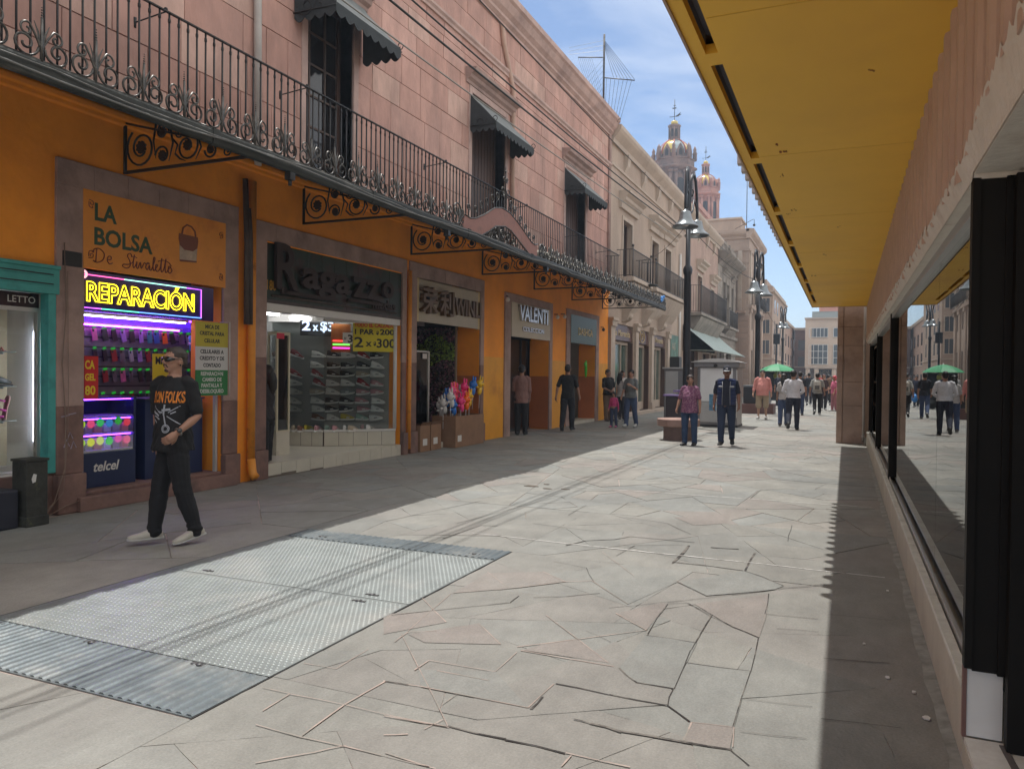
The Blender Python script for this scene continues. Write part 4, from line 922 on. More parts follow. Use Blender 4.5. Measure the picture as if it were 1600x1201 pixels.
# red price panel
def board(name, lab, cat, x, y0, y1, z0, z1, m, group=None, th=.012):
    t = thing(name, lab, cat, (x, (y0+y1)/2, (z0+z1)/2), group=group)
    obj('panel', MB().box(x-th, x, y0, y1, z0, z1), m, t); return t
t = board('price_sign', 'narrow red panel with yellow letters beside the left jamb of the stall', 'sign', -7.745, 5.92, 6.09, 1.22, 1.70, mat('sign_red', (.55, .012, .01), .45))
m_yel = mat('sign_yellow', (.75, .55, .02), .5)
for s_, z, h in (('CA', 1.56, .13), ('GEL', 1.43, .105), ('80', 1.27, .14)): text_obj('lettering', s_, h, (-7.744, 5.925, z), WALLR, m_yel, t, ext=.001, offset=.004, narrow=.13 if s_ != 'CA' else .12)
t = board('price_sign', 'small yellow panel behind the head of the walking man', 'sign', -8.0, 7.06, 7.42, 1.30, 1.76, m_yel)
text_obj('lettering', 'MICA', .13, (-7.998, 7.10, 1.63), WALLR, m_black, t, ext=.001, offset=.004, narrow=.26)
# tri-colour banner
m_dgreen = mat('sign_green', (.02, .17, .045), .5); m_gw = mat('sign_offwhite', (.55, .53, .50), .6); m_oy = mat('sign_mustard', (.45, .37, .03), .6); m_ink = mat('ink', (.02, .02, .02), .6)
t = thing('hanging_banner', 'yellow, white and green repair price banner hanging from the right jamb', 'sign', (-7.55, 7.6, 1.7))
y0, y1 = 7.32, 7.87
for z0, z1, m_ in ((1.86, 2.18, m_oy), (1.56, 1.86, m_gw), (1.23, 1.56, m_dgreen)): obj('panel', MB().box(-7.562, -7.552, y0, y1, z0, z1), m_, t)
for s_, z, m_, w_ in (('MICA DE', 2.095, m_ink, .24), ('CRISTAL PARA', 2.01, m_ink, .42), ('CELULAR', 1.915, m_ink, .27), ('CELULARES A', 1.775, m_ink, .40), ('CREDITO Y DE', 1.69, m_ink, .42), ('CONTADO', 1.60, m_ink, .30),
                      ('REPARACIÓN', 1.49, m_gw, .38), ('CAMBIO DE', 1.415, m_gw, .33), ('PANTALLA Y', 1.34, m_gw, .36), ('DESBLOQUEO', 1.265, m_gw, .40)):
    text_obj('lettering', s_, .068, (-7.5515, (y0+y1)/2-w_/2, z), WALLR, m_, t, ext=.0008, offset=.0022, narrow=w_)
b = MB(); b.tube([(XF, 7.9, 2.2), (-7.53, 7.88, 2.2), (-7.53, 7.88, 1.22)], .008, 5); obj('frame', b, m_pvc, t)
# big painted sign
t = thing('shop_sign', 'orange painted sign board with green letters and a drawn handbag', 'sign', (XF+.04, 6.9, 3.1))
m_sorg = mat('sign_orange', (.78, .29, .035), .5, var=.07, vscale=3, dirt=(.6, .19, .03), dscale=2)
obj('panel', MB().box(XF+.015, XF+.045, 5.85, 7.95, 2.665, 3.53), m_sorg, t, bevel=.003)
m_lg = mat('letter_green', (.03, .075, .035), .5); m_lb = mat('letter_brown', (.16, .035, .03), .5)
xs_ = XF+.047
text_obj('lettering', 'LA', .265, (xs_, 5.985, 3.215), WALLR, m_lg, t, ext=.0015, offset=.007, narrow=.28)
text_obj('lettering', 'BOLSA', .265, (xs_, 5.98, 2.945), WALLR, m_lg, t, ext=.0015, offset=.007, narrow=.78)
def script(path, dy, dz, s, closed=False):
    return [(xs_+.002, dy+p[0]*s, dz+p[1]*s) for p in path]
b = MB()
def cur(pts, y, z, s=1.0, r=.0055):
    # smooth a hand-written stroke
    P = [Vector((xs_+.003, y+p[0]*s, z+p[1]*s)) for p in pts]; q = []
    for i in range(len(P)-1):
        p0, p1, p2, p3 = P[max(i-1, 0)], P[i], P[i+1], P[min(i+2, len(P)-1)]
        for k in range(5):
            u = k/5; q.append(.5*((2*p1)+(p2-p0)*u+(2*p0-5*p1+4*p2-p3)*u*u+(3*p1-p0-3*p2+p3)*u**3))
    q.append(P[-1]); b.tube(q, r, 5)
yb, zb, s = 5.97, 2.745, .155
cur([(.25, .95), (.2, .5), (.15, .05), (-.05, .1), (.3, -.02), (.75, .25), (.85, .7), (.45, 1.0), (.05, .9), (0, .65)], yb, zb, s)
cur([(0, .3), (.3, .35), (.32, .55), (.1, .55), (.02, .25), (.2, .02), (.45, .12)], yb+.17, zb, s)
y2 = yb+.42
cur([(.5, .85), (.35, 1.05), (.1, .85), (.3, .5), (.35, .15), (.1, -.1), (-.3, 0), (-.2, .15), (.2, .2), (.6, .45), (.72, 1.0), (.6, .2), (.7, .02), (.9, .35), (.95, .5), (.92, .1), (1.05, .02), (1.25, .5), (1.35, .05), (1.6, .5),
     (1.75, .45), (2.1, .5), (1.9, .55), (1.75, .2), (1.9, .02), (2.1, .4), (2.12, .05), (2.3, .1), (2.6, .9), (2.5, 1.05), (2.42, .5), (2.5, .02), (2.75, .3), (2.85, .5), (2.7, .5), (2.68, .15), (2.85, .0), (3.1, .3), (3.25, 1.1), (3.18, .2), (3.3, .02), (3.5, .4), (3.65, 1.1), (3.58, .2), (3.7, .02), (3.9, .3), (4.1, .5), (3.95, .55), (3.88, .2), (4.05, .0), (4.25, .25), (4.1, .5)], y2, zb, s)
cur([(.45, .8), (.75, .85), (.95, .78)], y2, zb, s, .004); cur([(2.9, .8), (3.4, .95), (3.9, .85), (4.2, .6)], y2, zb, s, .005)
for (cy, cz, sy, sz) in ((5.93, 3.42, 1, -1), (5.93, 2.78, 1, 1), (7.87, 3.40, -1, -1), (7.87, 2.76, -1, 1)):
    cur([(0, 0), (sy*.5, sz*.1), (sy*.6, sz*.5), (sy*.2, sz*.5), (sy*.25, sz*.25)], cy-.02*sy, cz, .09, .004); cur([(0, sz*.2), (sy*.05, sz*.8), (sy*.5, sz*.95), (sy*.45, sz*.7)], cy-.02*sy, cz, .09, .004)
obj('script_lettering', b, m_lb, t)
b = MB(); b.prism([(7.17, 2.93), (7.44, 2.95), (7.455, 3.16), (7.46, 3.245), (7.16, 3.25), (7.165, 3.15)], 'x', xs_-.001, xs_+.002); bo = obj('drawn_bag', b, mat('bag_paint', (.48, .36, .26), .5, var=.3, vscale=8), t)
b = MB(); b.prism([(7.15, 3.20), (7.17, 3.12), (7.24, 3.07), (7.38, 3.07), (7.45, 3.12), (7.465, 3.20), (7.46, 3.26), (7.155, 3.265)], 'x', xs_+.0025, xs_+.004); b.tube([(xs_+.003, 7.2, 3.26), (xs_+.003, 7.22, 3.34), (xs_+.003, 7.28, 3.39), (xs_+.003, 7.35, 3.38), (xs_+.003, 7.41, 3.33), (xs_+.003, 7.42, 3.26)], .011, 6)
b.prism([(7.17, 2.915), (7.44, 2.935), (7.44, 2.955), (7.17, 2.94)], 'x', xs_+.0025, xs_+.004); obj('bag_flap', b, mat('bag_brown', (.20, .06, .03), .5), bo)
# neon sign
t = thing('neon_sign', 'glowing yellow outline neon sign on a violet acrylic panel above the stall', 'sign', (XF+.02, 6.7, 2.42))
obj('panel', MB().box(XF-.03, XF+.0, 5.80, 7.78, 2.205, 2.64), mat('violet_acrylic', (.035, .018, .12), .15, var=.15, vscale=3), t)
c = bpy.data.curves.new('n', 'FONT'); c.body = 'REPARACIÓN'; c.size = .30; c.fill_mode = 'NONE'; c.bevel_depth = .0058; c.bevel_resolution = 1; c.offset = .006; c.resolution_u = 4
o_ = bpy.data.objects.new('n', c); COL.objects.link(o_); me = bpy.data.meshes.new_from_object(o_.evaluated_get(bpy.context.evaluated_depsgraph_get())); bpy.data.objects.remove(o_)
xs2 = [v.co.x for v in me.vertices]; w0 = min(xs2); k_ = 1.53/(max(xs2)-w0)
for v in me.vertices: v.co = ((v.co.x-w0)*k_, -v.co.z, v.co.y)
me.materials.clear(); me.materials.append(glow('neon_yellow', (1.0, .78, .02), 2.6))
o_ = bpy.data.objects.new('neon_lettering', me); COL.objects.link(o_); o_.parent = t; o_.location = Vector((XF+.012, 5.915, 2.315))-t.location; o_.rotation_euler = (0, 0, WALLR)
zn0, zn1, ya, yb_ = 2.235, 2.60, 5.83, 7.56
for pts, nm, c_ in [([(ya+.02, zn1), ((ya+yb_)/2-.3, zn1)], 'pink', (1, .1, .35)), ([((ya+yb_)/2-.3, zn1), (yb_-.25, zn1)], 'lightgreen', (.3, .8, .6)), ([(yb_-.25, zn1), (yb_, zn1), (yb_, zn0)], 'violet', (.5, .12, 1)),
                    ([(yb_, zn0), (6.6, zn0)], 'blue', (.12, .3, 1)), ([(6.6, zn0), (6.1, zn0)], 'green', (.1, .75, .45)), ([(6.1, zn0), (ya, zn0), (ya, zn1-.06)], 'magenta', (.65, .12, 1))]:
    obj('neon_border', MB().tube([(XF+.010, p[0], p[1]) for p in pts], .006, 5), glow('neon_'+nm, c_, 2.2), t)
b = MB(); b.tube([(XF+.02, 5.87+.036*math.cos(a), 2.60+.036*math.sin(a)) for a in [k*.5236 for k in range(12)]], .014, 6, closed=True); obj('ring_light', b, glow('ring_rose', (1, .45, .5), 1.2), t)

# ---- S2: shoe shop
r2 = room('shoe_shop_interior', 8.77, 12.47, -11.2, .2, 2.62, mat('shop_grey_wall', (.32, .32, .31), .6), m_tile, m_white, ma=-.66, mb_=.12)
b = MB(); b.box(XF-TH+.002, XF+.0, 8.78, 12.46, .14, .2); fl = obj('shop_floor', b, m_tile, r2)
b = MB(); b.box(XF-.1, XF+.02, 8.78, 12.46, -.01, .135); st = obj('step', b, m_grout, bA)
n = 11
b = MB()
for k in range(n): yy = 8.78+k*(3.68/n); b.box(XF+.02, XF+.026, yy+.004, yy+3.68/n-.004, .0 if k > 3 else .05*rnd.random(), .197)
obj('tile', b, m_tile, st)
b = MB(); b.box(XF-.11, XF-.01, 8.78, 12.46, 2.44, 2.56); obj('header', b, m_white, bA)
obj('ceiling_band', MB().box(XF-TH, XF-.11, 8.78, 12.46, 2.50, 2.56), m_white, bA)
# sign
t = thing('shop_sign', 'dark green ribbed sign with big brown relief letters over the shoe shop', 'sign', (XF, 10.6, 3.0))
m_sg = mat('sign_dark_green', (.016, .032, .018), .45, var=.5, vscale=2.5, dirt=(.05, .022, .016), dscale=1.6, dlo=.5, dhi=.6)
b = MB()
yy = 8.76
while yy < 12.45: b.box(XF-.06, XF-.003, yy+.006, min(yy+.33, 12.47), 2.60, 3.44); yy += .33
obj('panel', b, m_sg, t)
b = MB(); b.box(XF-.06, XF+.005, 8.76, 12.47, 2.55, 2.60); b.tube([(XF+.01, 8.9, 2.66), (XF+.01, 12.3, 2.66)], .02, 8); b.box(XF-.06, XF+.005, 8.72, 8.76, 2.55, 3.46); obj('frame', b, m_kpipe, t)
m_rb = mat('letter_relief_brown', (.038, .022, .019), .65)
text_obj('lettering', 'R', .95, (XF+.06, 8.92, 2.78), WALLR, m_rb, t, ext=.03, offset=.012, narrow=.50)
text_obj('lettering', 'aga', .62, (XF+.06, 9.50, 2.86), WALLR, m_rb, t, ext=.03, offset=.016, narrow=1.25)
text_obj('lettering', 'zz', .70, (XF+.06, 10.80, 2.84), WALLR, m_rb, t, ext=.03, offset=.016, narrow=.85)
text_obj('lettering', 'o', .56, (XF+.06, 11.72, 2.92), WALLR, m_rb, t, ext=.03, offset=.016, narrow=.36)
b = MB(); b.box(XF+.03, XF+.08, 9.05, 9.14, 2.70, 2.80); b.box(XF+.03, XF+.08, 9.10, 10.4, 2.70, 2.755); b.box(XF+.03, XF+.08, 10.7, 11.75, 2.74, 2.79); obj('swash', b, m_rb, t)
text_obj('lettering', 'modas', .24, (XF+.07, 11.40, 2.69), WALLR, m_rb, t, ext=.012, offset=.006, narrow=.75)
text_obj('street_number', '180', .20, (XF+.010, 8.79, 2.74), WALLR, mat('brass_yellow', (.45, .24, .04), .5), t, ext=.004, offset=.004, narrow=.2)
# glazed display
P0 = Vector((-8.70, 11.44)); Q0 = Vector((-7.80, 12.42)); P1 = Vector((-9.75, 11.19))
t = thing('display_window', 'corner glass display window on a cream tiled plinth full of sneakers', 'shop window', (-8.7, 11.5, .2))
def wallseg(b, a, c, z0, z1, th, ext0=0, ext1=0):
    d = (c-a).normalized(); nn = Vector((-d.y, d.x))*th/2; a = a-d*ext0; c = c+d*ext1
    b.prism([tuple(a+nn), tuple(a-nn), tuple(c-nn), tuple(c+nn)], 'z', z0, z1)
def tiles(b, a, c, z0, z1, n, off):
    d = (c-a); L_ = d.length; d.normalize(); nn = Vector((d.y, -d.x))
    for k in range(n):
        p = a+d*(L_*k/n+.004)+nn*off; q = a+d*(L_*(k+1)/n-.004)+nn*off; b.quad((p.x, p.y, z0), (q.x, q.y, z0), (q.x, q.y, z1), (p.x, p.y, z1))
b = MB(); wallseg(b, P0, Q0, .2, .46, .06); wallseg(b, P1, P0, .2, .46, .059); obj('plinth', b, m_grout, t)
b = MB(); tiles(b, P0, Q0, .205, .455, 5, .034); tiles(b, P1, P0, .205, .455, 5, .034); obj('tile', b, m_tile, t)
b = MB(); wallseg(b, P0, Q0, .46, .50, .10); wallseg(b, P1, P0, .461, .499, .10); wallseg(b, P0, Q0, 2.46, 2.6, .08); wallseg(b, P1, P0, 2.461, 2.599, .08)
b.cyl((Q0.x, Q0.y-.02, .5), (Q0.x, Q0.y-.02, 2.46), .035, 8); obj('frame', b, m_white, t)
b = MB(); wallseg(b, P0, Q0, .50, 2.46, .008); wallseg(b, P1, P0, .501, 2.459, .008); obj('glass', b, m_vglass, t)
A0 = Vector((-10.0, 11.0)); D = Vector((2.05, 1.44)).normalized(); NV = Vector((D.y, -D.x))
SA = math.atan2(D.y, D.x)
b = MB(); wallseg(b, A0, A0+D*2.5, .44, 2.6, .02); sw = obj('slatted_wall', b, m_slat, t)
b = MB()
for k in range(20):
    a = A0+D*.01+NV*.0105; c = A0+D*2.48+NV*.0105; wallseg(b, a, c, .47+k*.105, .562+k*.105, .006)
obj('slat', b, m_slat, sw)
b = MB(); b.prism([tuple(P1), tuple(P0), tuple(Q0), tuple(A0+D*2.45), tuple(A0)], 'z', .40, .455); obj('display_floor', b, m_white, t)
for k, (u, z) in enumerate([(.9, 2.52), (1.9, 2.52)]):
    pass
# shoes
def shoe_meshes():
    sole = MB(); sole.loft(loft_y([(-.135, .0, .03, .025), (-.12, 0, .034, .034), (-.04, 0, .026, .034), (.05, 0, .024, .042), (.11, 0, .026, .038), (.145, .008, .03, .015)], 1, 10))
    up = MB(); up.loft(loft_y([(-.13, .025, .09, .020), (-.115, .025, .105, .031), (-.06, .025, .098, .034), (-.01, .022, .09, .034), (.04, .022, .072, .036), (.09, .022, .052, .034), (.125, .024, .042, .022), (.137, .026, .034, .008)], 1, 10))
    st = MB()
    for k in range(4): st.tube([(-.0+k*.022, -.036, .052-.004*k), (.012+k*.022, 0, .088-.010*k), (-.0+k*.022, .036, .052-.004*k)], .003, 4)
    st.box(-.03, .035, -.0365, -.034, .035, .05)
    return up.mesh('upper', m_white), sole.mesh('sole', m_white), st.mesh('laces', m_white)
UPM, SOM, LAM = shoe_meshes()
SH = {'white': (.78, .77, .74), 'black': (.02, .02, .02), 'red': (.32, .02, .025), 'grey': (.26, .27, .27), 'pink': (.55, .28, .30), 'beige': (.45, .37, .27), 'yellow': (.6, .5, .05), 'mint': (.3, .5, .42), 'brown': (.22, .10, .06)}
def shoe(cname, loc, rz, label, group='sneakers in the shoe shop display', tilt=0.0, scale=1.0, sole='white'):
    t = thing('sneaker', label, 'sneaker', loc, rz, group); t.rotation_euler = (0, tilt, rz); t.scale = (scale, scale, scale*1.35)
    for nm, me_, c_ in (('upper', UPM, cname), ('sole', SOM, sole), ('laces', LAM, 'grey' if cname == 'white' else 'white')):
        o = obj(nm, me_, None, t); o.material_slots[0].link = 'OBJECT'; o.material_slots[0].material = mat('shoe_'+c_, SH[c_], .6, var=.05)
shelf_me = MB().box(-.14, .14, -.10, .0, -.012, -.004).mesh('shelf', mat('clear_shelf', (.10, .11, .11), .3))
us = [1.46, 1.73, 2.01, 2.28]; us2 = [.79, 1.19]
grid = {1.98-.0: ['', '', '', ''], }
ROWS = [(1.86, ['black', 'white', 'red', 'black'], ['red', 'white']), (1.67, ['black', 'black', 'black', 'white'], ['', 'white']), (1.51, ['black', 'black', 'beige', 'white'], ['red', 'red']), (1.34, ['white', 'white', 'red', 'pink'], ['white', 'red']),
        (1.18, ['white', 'grey', 'pink', 'pink'], ['white', 'beige']), (1.01, ['black', 'black', 'pink', 'white'], ['white', 'white']), (.86, ['black', 'black', 'pink', 'white'], ['white', 'white']), (.70, ['white', 'yellow', 'mint', 'white'], ['', 'brown'])]
def onwall(u, z, dist): p = A0+D*u+NV*dist; return (p.x, p.y, z)
for r_, (z, cs, c2) in enumerate(ROWS):
    for k, (u, cn_) in enumerate(list(zip(us2, c2))+list(zip(us, cs))):
        if not cn_: continue
        lab = f'{cn_} sneaker on the slatted shoe wall, {ORD[r_]} row down, {ORD[k]} column'
        shoe(cn_, onwall(u+rnd.uniform(-.02, .02), z-.045, .09), SA+rnd.choice((0, 0, 0, .25, -.2)), lab, tilt=rnd.uniform(-.18, .12) if cn_ != 'red' else .3, scale=rnd.uniform(.88, .98))
        s_ = obj('shelf', shelf_me, None, t); p = onwall(u, z-.045, .16); s_.location = Vector(p)-t.location; s_.rotation_euler = (0, 0, SA)
for k in range(12):
    p = A0+D*(.45+k*.155)+NV*(.20+.10*(k % 2)); cn_ = ['black', 'white', 'beige', 'brown', 'yellow', 'pink', 'mint', 'pink', 'white', 'beige', 'pink', 'white'][k]
    if k > 9: p = p-NV*.15
    shoe(cn_, (p.x, p.y, .456), SA+rnd.uniform(-.8, .8)+1.2, f'{cn_} shoe lying on the display floor below the shoe wall, {ORD[k]} from left', 'shoes on the display floor', 0, .9)
# tall vitrine
t = thing('display_cabinet', 'tall narrow cream framed glass cabinet at the shoe shop entrance', 'cabinet', (-8.42, 10.0, .2))
x0, x1, y0, y1 = -8.58, -8.38, 9.80, 10.12
b = MB(); b.box(x0, x1, y0, y1, .2, .58); obj('plinth', b, m_tile, t)
b = MB()
for x in (x0, x1-.03):
    for y in (y0, y1-.035): b.box(x, x+.03, y, y+.035, .60, 2.14)
b.box(x0, x1, y0, y1, 2.14, 2.19); b.box(x0-.005, x1+.005, y0-.005, y1+.005, .58, .60); obj('frame', b, mat('cream_frame', (.62, .56, .40), .5), t)
obj('glass', MB().box(x1-.012, x1-.008, y0+.035, y1-.035, .6, 2.14).box(x0+.03, x1-.03, y0+.01, y0+.014, .6, 2.14), m_vglass, t)
for z in (.9, 1.2, 1.5, 1.8): obj('shelf', MB().box(x0+.01, x1-.035, y0+.02, y1-.02, z, z+.006), MATS['clear_shelf'], t)
obj('sale_card', MB().box(x1+.001, x1+.004, y0-.01, y0+.17, 2.08, 2.17), mat('card_red', (.7, .03, .08), .5), t)
for k, z in enumerate((.606, .91, 1.21, 1.51, 1.81)): shoe(['white', 'beige', 'brown', 'beige', 'brown'][k], (-8.47, 9.97, z), R(70), f'{["white", "beige", "brown", "beige", "brown"][k]} sandal-like shoe inside the tall cream cabinet, {ORD[4-k]} from top', 'shoes in the tall cabinet', -.5, .8)
# wall shelving seen left of the cabinet
t = thing('wall_shelf', 'lit glass shelves with dark bags at the back of the shoe shop', 'shelf', (-10.6, 11.2, 1.2))
for z in (.75, 1.15, 1.55, 1.9, 2.2):
    obj('shelf', MB().box(-11.1, -10.75, 10.4, 12.6, z, z+.02), m_white, t); obj('led_strip', MB().box(-10.76, -10.75, 10.6, 12.2, z+.02, z+.03), led_w, t)
for k in range(14):
    z = (.77, 1.17, 1.57, 1.92)[k % 4]
    b = MB(); b.ball((0, 0, .11), .09, .10, .11, 10, 6); b.tube([(0, -.06, .18), (0, -.03, .27), (0, .03, .27), (0, .06, .18)], .01, 5)
    single('handbag', b, mat('bag_mix'+str(k % 3), [(.03, .025, .025), (.25, .2, .18), (.12, .04, .04)][k % 3], .6), f'{["black", "grey", "maroon"][k % 3]} handbag on the lit back shelves, {ORD[k % 4]} shelf up, {ORD[k//4]} from left', 'handbag', group='handbags at the back of the shoe shop').location = (-10.92, 10.6+(k//4)*.33, z)
# LED price sign, poster and neon price board
def on_g(u, z, off=.012):
    d = (Q0-P0).normalized(); p = P0+d*u+Vector((d.y, -d.x))*off; return (p.x, p.y, z)
GA = math.atan2((Q0-P0).y, (Q0-P0).x)
t = thing('led_sign', 'scrolling led price sign with white blue characters hanging in the entrance', 'sign', (-8.95, 11.2, 2.4))
b = MB(); b.M = Matrix.Translation((-9.12, 11.28, 2.38)) @ Matrix.Rotation(GA, 4, 'Z'); b.box(0, .62, -.02, .02, -.17, .14); b.M = None; obj('housing', b, m_black, t)
for s_, u, w_ in (('2', .03, .15), ('x', .22, .10), ('$3', .36, .24)):
    text_obj('lettering', s_, .24 if s_ != 'x' else .2, (-9.12+u*math.cos(GA)+.022*math.sin(GA), 11.28+u*math.sin(GA)-.022*math.cos(GA), 2.31), GA, glow('led_blue_white', (.55, .7, 1.0), 1.6), t, ext=.002, offset=.006, narrow=w_)
t = thing('price_poster', 'yellow price poster with red and black lettering on the display glass', 'poster', on_g(.93, 2.2))
def gbox(u0, u1, z0, z1, o0=.008, o1=.012):
    b = MB(); d = (Q0-P0).normalized(); nn = Vector((d.y, -d.x)); p = [P0+d*u0+nn*o0, P0+d*u1+nn*o0, P0+d*u1+nn*o1, P0+d*u0+nn*o1]
    b.prism([tuple(q) for q in p], 'z', z0, z1); return b
obj('panel', gbox(.52, 1.33, 1.94, 2.49), mat('poster_yellow', (.62, .52, .02), .5), t)
m_pr = mat('poster_red', (.6, .05, .02), .5)
for s_, u, z, h, m_, w_ in (('TODO EL CALZADO', .54, 2.395, .10, m_pr, .77), ('1 PAR', .55, 2.26, .13, m_ink, .36), ('$', .95, 2.265, .08, m_ink, .05), ('200', 1.02, 2.26, .14, m_ink, .28), ('2', .54, 2.02, .26, m_ink, .17), ('x', .75, 2.04, .17, m_ink, .12), ('$', .90, 2.06, .09, m_ink, .05), ('300', .96, 2.02, .23, m_ink, .36)):
    text_obj('lettering', s_, h, on_g(u, z, .0135), GA, m_, t, ext=.0008, offset=.005, narrow=w_)
t = thing('price_card', 'small white card with number 3 beside the yellow poster', 'card', on_g(.42, 2.15))
obj('panel', gbox(.33, .51, 2.07, 2.28), m_white, t); text_obj('lettering', '3', .2, on_g(.42, 2.1, .0135), GA, m_ink, t, ext=.0008, offset=.006, narrow=.09); text_obj('lettering', '#', .08, on_g(.345, 2.15, .0135), GA, m_ink, t, ext=.0008, narrow=.05)
t = thing('neon_board', 'orange board with red, green and pink neon lines behind the glass', 'sign', on_g(.3, 2.2, -.1))
obj('panel', gbox(.14, .50, 1.92, 2.44, -.12, -.11), mat('board_orange', (.35, .10, .015), .6), t)
for z, nm, c_ in ((2.115, 'r', (1, .06, .05)), (2.05, 'g', (.15, 1, .1)), (1.985, 'p', (1, .05, .7))): obj('neon_line', gbox(.17, .48, z, z+.025, -.10, -.09), glow('line_'+nm, c_, 1.8), t)
cl = thing('ceiling_light', 'long white tube light on the shoe shop ceiling', 'light', (-9.4, 10.6, 2.58)); obj('tube', MB().box(-9.5, -9.44, 9.2, 11.1, 2.56, 2.6), glow('tube_white', (.95, .97, 1), 9), cl); obj('housing', MB().box(-9.52, -9.42, 9.15, 11.15, 2.6, 2.615), m_white, cl)
t = thing('ceiling_light', 'short tube light above the slatted shoe wall', 'light', (-9.0, 12.2, 2.5)); b = MB(); wallseg(b, A0+D*.7+NV*.35, A0+D*2.0+NV*.25, 2.50, 2.53, .03); obj('tube', b, glow('tube_white2', (.95, .97, 1), 13), t)

# ---- S3
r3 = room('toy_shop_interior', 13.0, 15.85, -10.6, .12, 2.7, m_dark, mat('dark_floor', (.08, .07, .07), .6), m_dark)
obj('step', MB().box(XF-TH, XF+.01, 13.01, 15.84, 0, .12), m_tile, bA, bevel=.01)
t = thing('shop_sign', 'cream sign with bronze Chinese characters and Latin letters', 'sign', (XF+.02, 14.4, 3.0))
m_scr = mat('sign_cream', (.44, .38, .28), .45, var=.05); m_bz = mat('letter_bronze', (.14, .075, .03), .4, metal=.35); m_scy = mat('sign_cream_yellow', (.62, .48, .24), .5)
obj('panel', MB().box(XF-.05, XF+.0, 13.0, 15.86, 2.57, 3.42), m_scr, t)
b = MB(); b.box(XF-.05, XF+.002, 12.99, 13.12, 2.56, 3.425); b.box(XF-.05, XF+.002, 15.76, 15.87, 2.56, 3.425); obj('side_strip', b, m_scy, t)  # end strips in a yellower cream
text_obj('lettering', '荣', .56, (XF+.06, 13.10, 2.79), WALLR, m_bz, t, ext=.05, offset=.010, narrow=.62)
text_obj('lettering', '利', .56, (XF+.06, 13.82, 2.79), WALLR, m_bz, t, ext=.05, offset=.010, narrow=.60)
text_obj('lettering', 'WINLI', .50, (XF+.03, 14.55, 2.82), WALLR, m_bz, t, ext=.025, offset=.010, narrow=1.28)
single('brand_plate', MB().box(XF-.02, XF+.003, 13.0, 13.35, 2.48, 2.56), m_rb, 'small brown plate under the left end of the cream sign', 'sign', base=(XF, 13.1, 2.5))
# vitrine frame
t = thing('display_cabinet', 'glass cabinet with thin white posts and small trinkets inside the toy shop', 'cabinet', (-8.5, 13.8, .12))
b = MB()
for (x, y) in ((-8.35, 13.3), (-8.35, 14.62), (-8.9, 14.62)): b.box(x-.02, x+.02, y-.02, y+.02, .12, 2.02)
b.box(-8.37, -8.33, 13.3, 14.62, 2.0, 2.03); b.box(-8.9, -8.35, 14.60, 14.64, 2.0, 2.03); obj('frame', b, m_white, t)
obj('glass', MB().box(-8.352, -8.348, 13.3, 14.6, .5, 2.0), m_vglass, t)
for z in (.6, .9, 1.2, 1.5, 1.8): obj('shelf', MB().box(-8.9, -8.4, 13.3, 14.6, z, z+.01), MATS['clear_shelf'], t)
obj('price_tag', MB().box(-8.32, -8.318, 14.32, 14.5, 1.86, 1.97), m_white, t)
b = MB(); rt = random.Random(9); tc_ = [(.3, .05, .06), (.05, .05, .2), (.3, .25, .2), (.05, .05, .05), (.2, .1, .12)]
for z in (.61, .91, 1.21, 1.51, 1.81):
    for k in range(16):
        b.cur = rt.choice(tc_); yy = 13.35+k*.08; hh = rt.uniform(.04, .14); b.box(-8.62, -8.55, yy, yy+.05, z, z+hh)
tag(obj('trinkets', b, mat('trinket', (.2, .1, .1), .5, attr='Col')), 'rows of tiny dark trinkets filling the toy shop cabinet shelves', 'trinkets', kind='stuff')
# flower wall
t = thing('flower_panel', 'wall panel of green and purple artificial foliage in the toy shop', 'flower panel', (-8.8, 15.4, 1.2))
obj('backing', MB().box(-9.9, -8.28, 15.7, 15.74, .2, 2.6), m_dark, t)
b = MB(); rf = random.Random(4)
for k in range(5200):
    x = rf.uniform(-9.9, -8.27); z = rf.uniform(.3, 2.6); y = 15.69-abs(rf.gauss(0, .05))
    g_ = 1.75+.12*math.sin(x*5) < z < 2.35+.1*math.sin(x*7)
    b.cur = rf.choice([(.22, .33, .03), (.30, .42, .05), (.10, .18, .02)]) if g_ else rf.choice([(.25, .09, .12), (.18, .05, .09), (.32, .16, .17), (.07, .05, .05), (.12, .10, .05)])
    s_ = rf.uniform(.015, .04); a = rf.uniform(0, 6.28); c_, n_ = math.cos(a)*s_, math.sin(a)*s_
    b.add([(x-c_, y, z-n_), (x+n_*.5, y-.02, z-c_*.5), (x+c_, y-.01, z+n_), (x-n_*.5, y+.01, z+c_*.5)], [(0, 1, 2, 3)], False)
tag(obj('foliage', b, mat('plastic_foliage', (.2, .2, .1), .5, attr='Col'), t), kind='stuff')
obj('slat', MB().box(-8.27, -8.24, 15.70, 15.76, .2, 2.62), mat('beige_edge', (.35, .27, .18), .6), t)
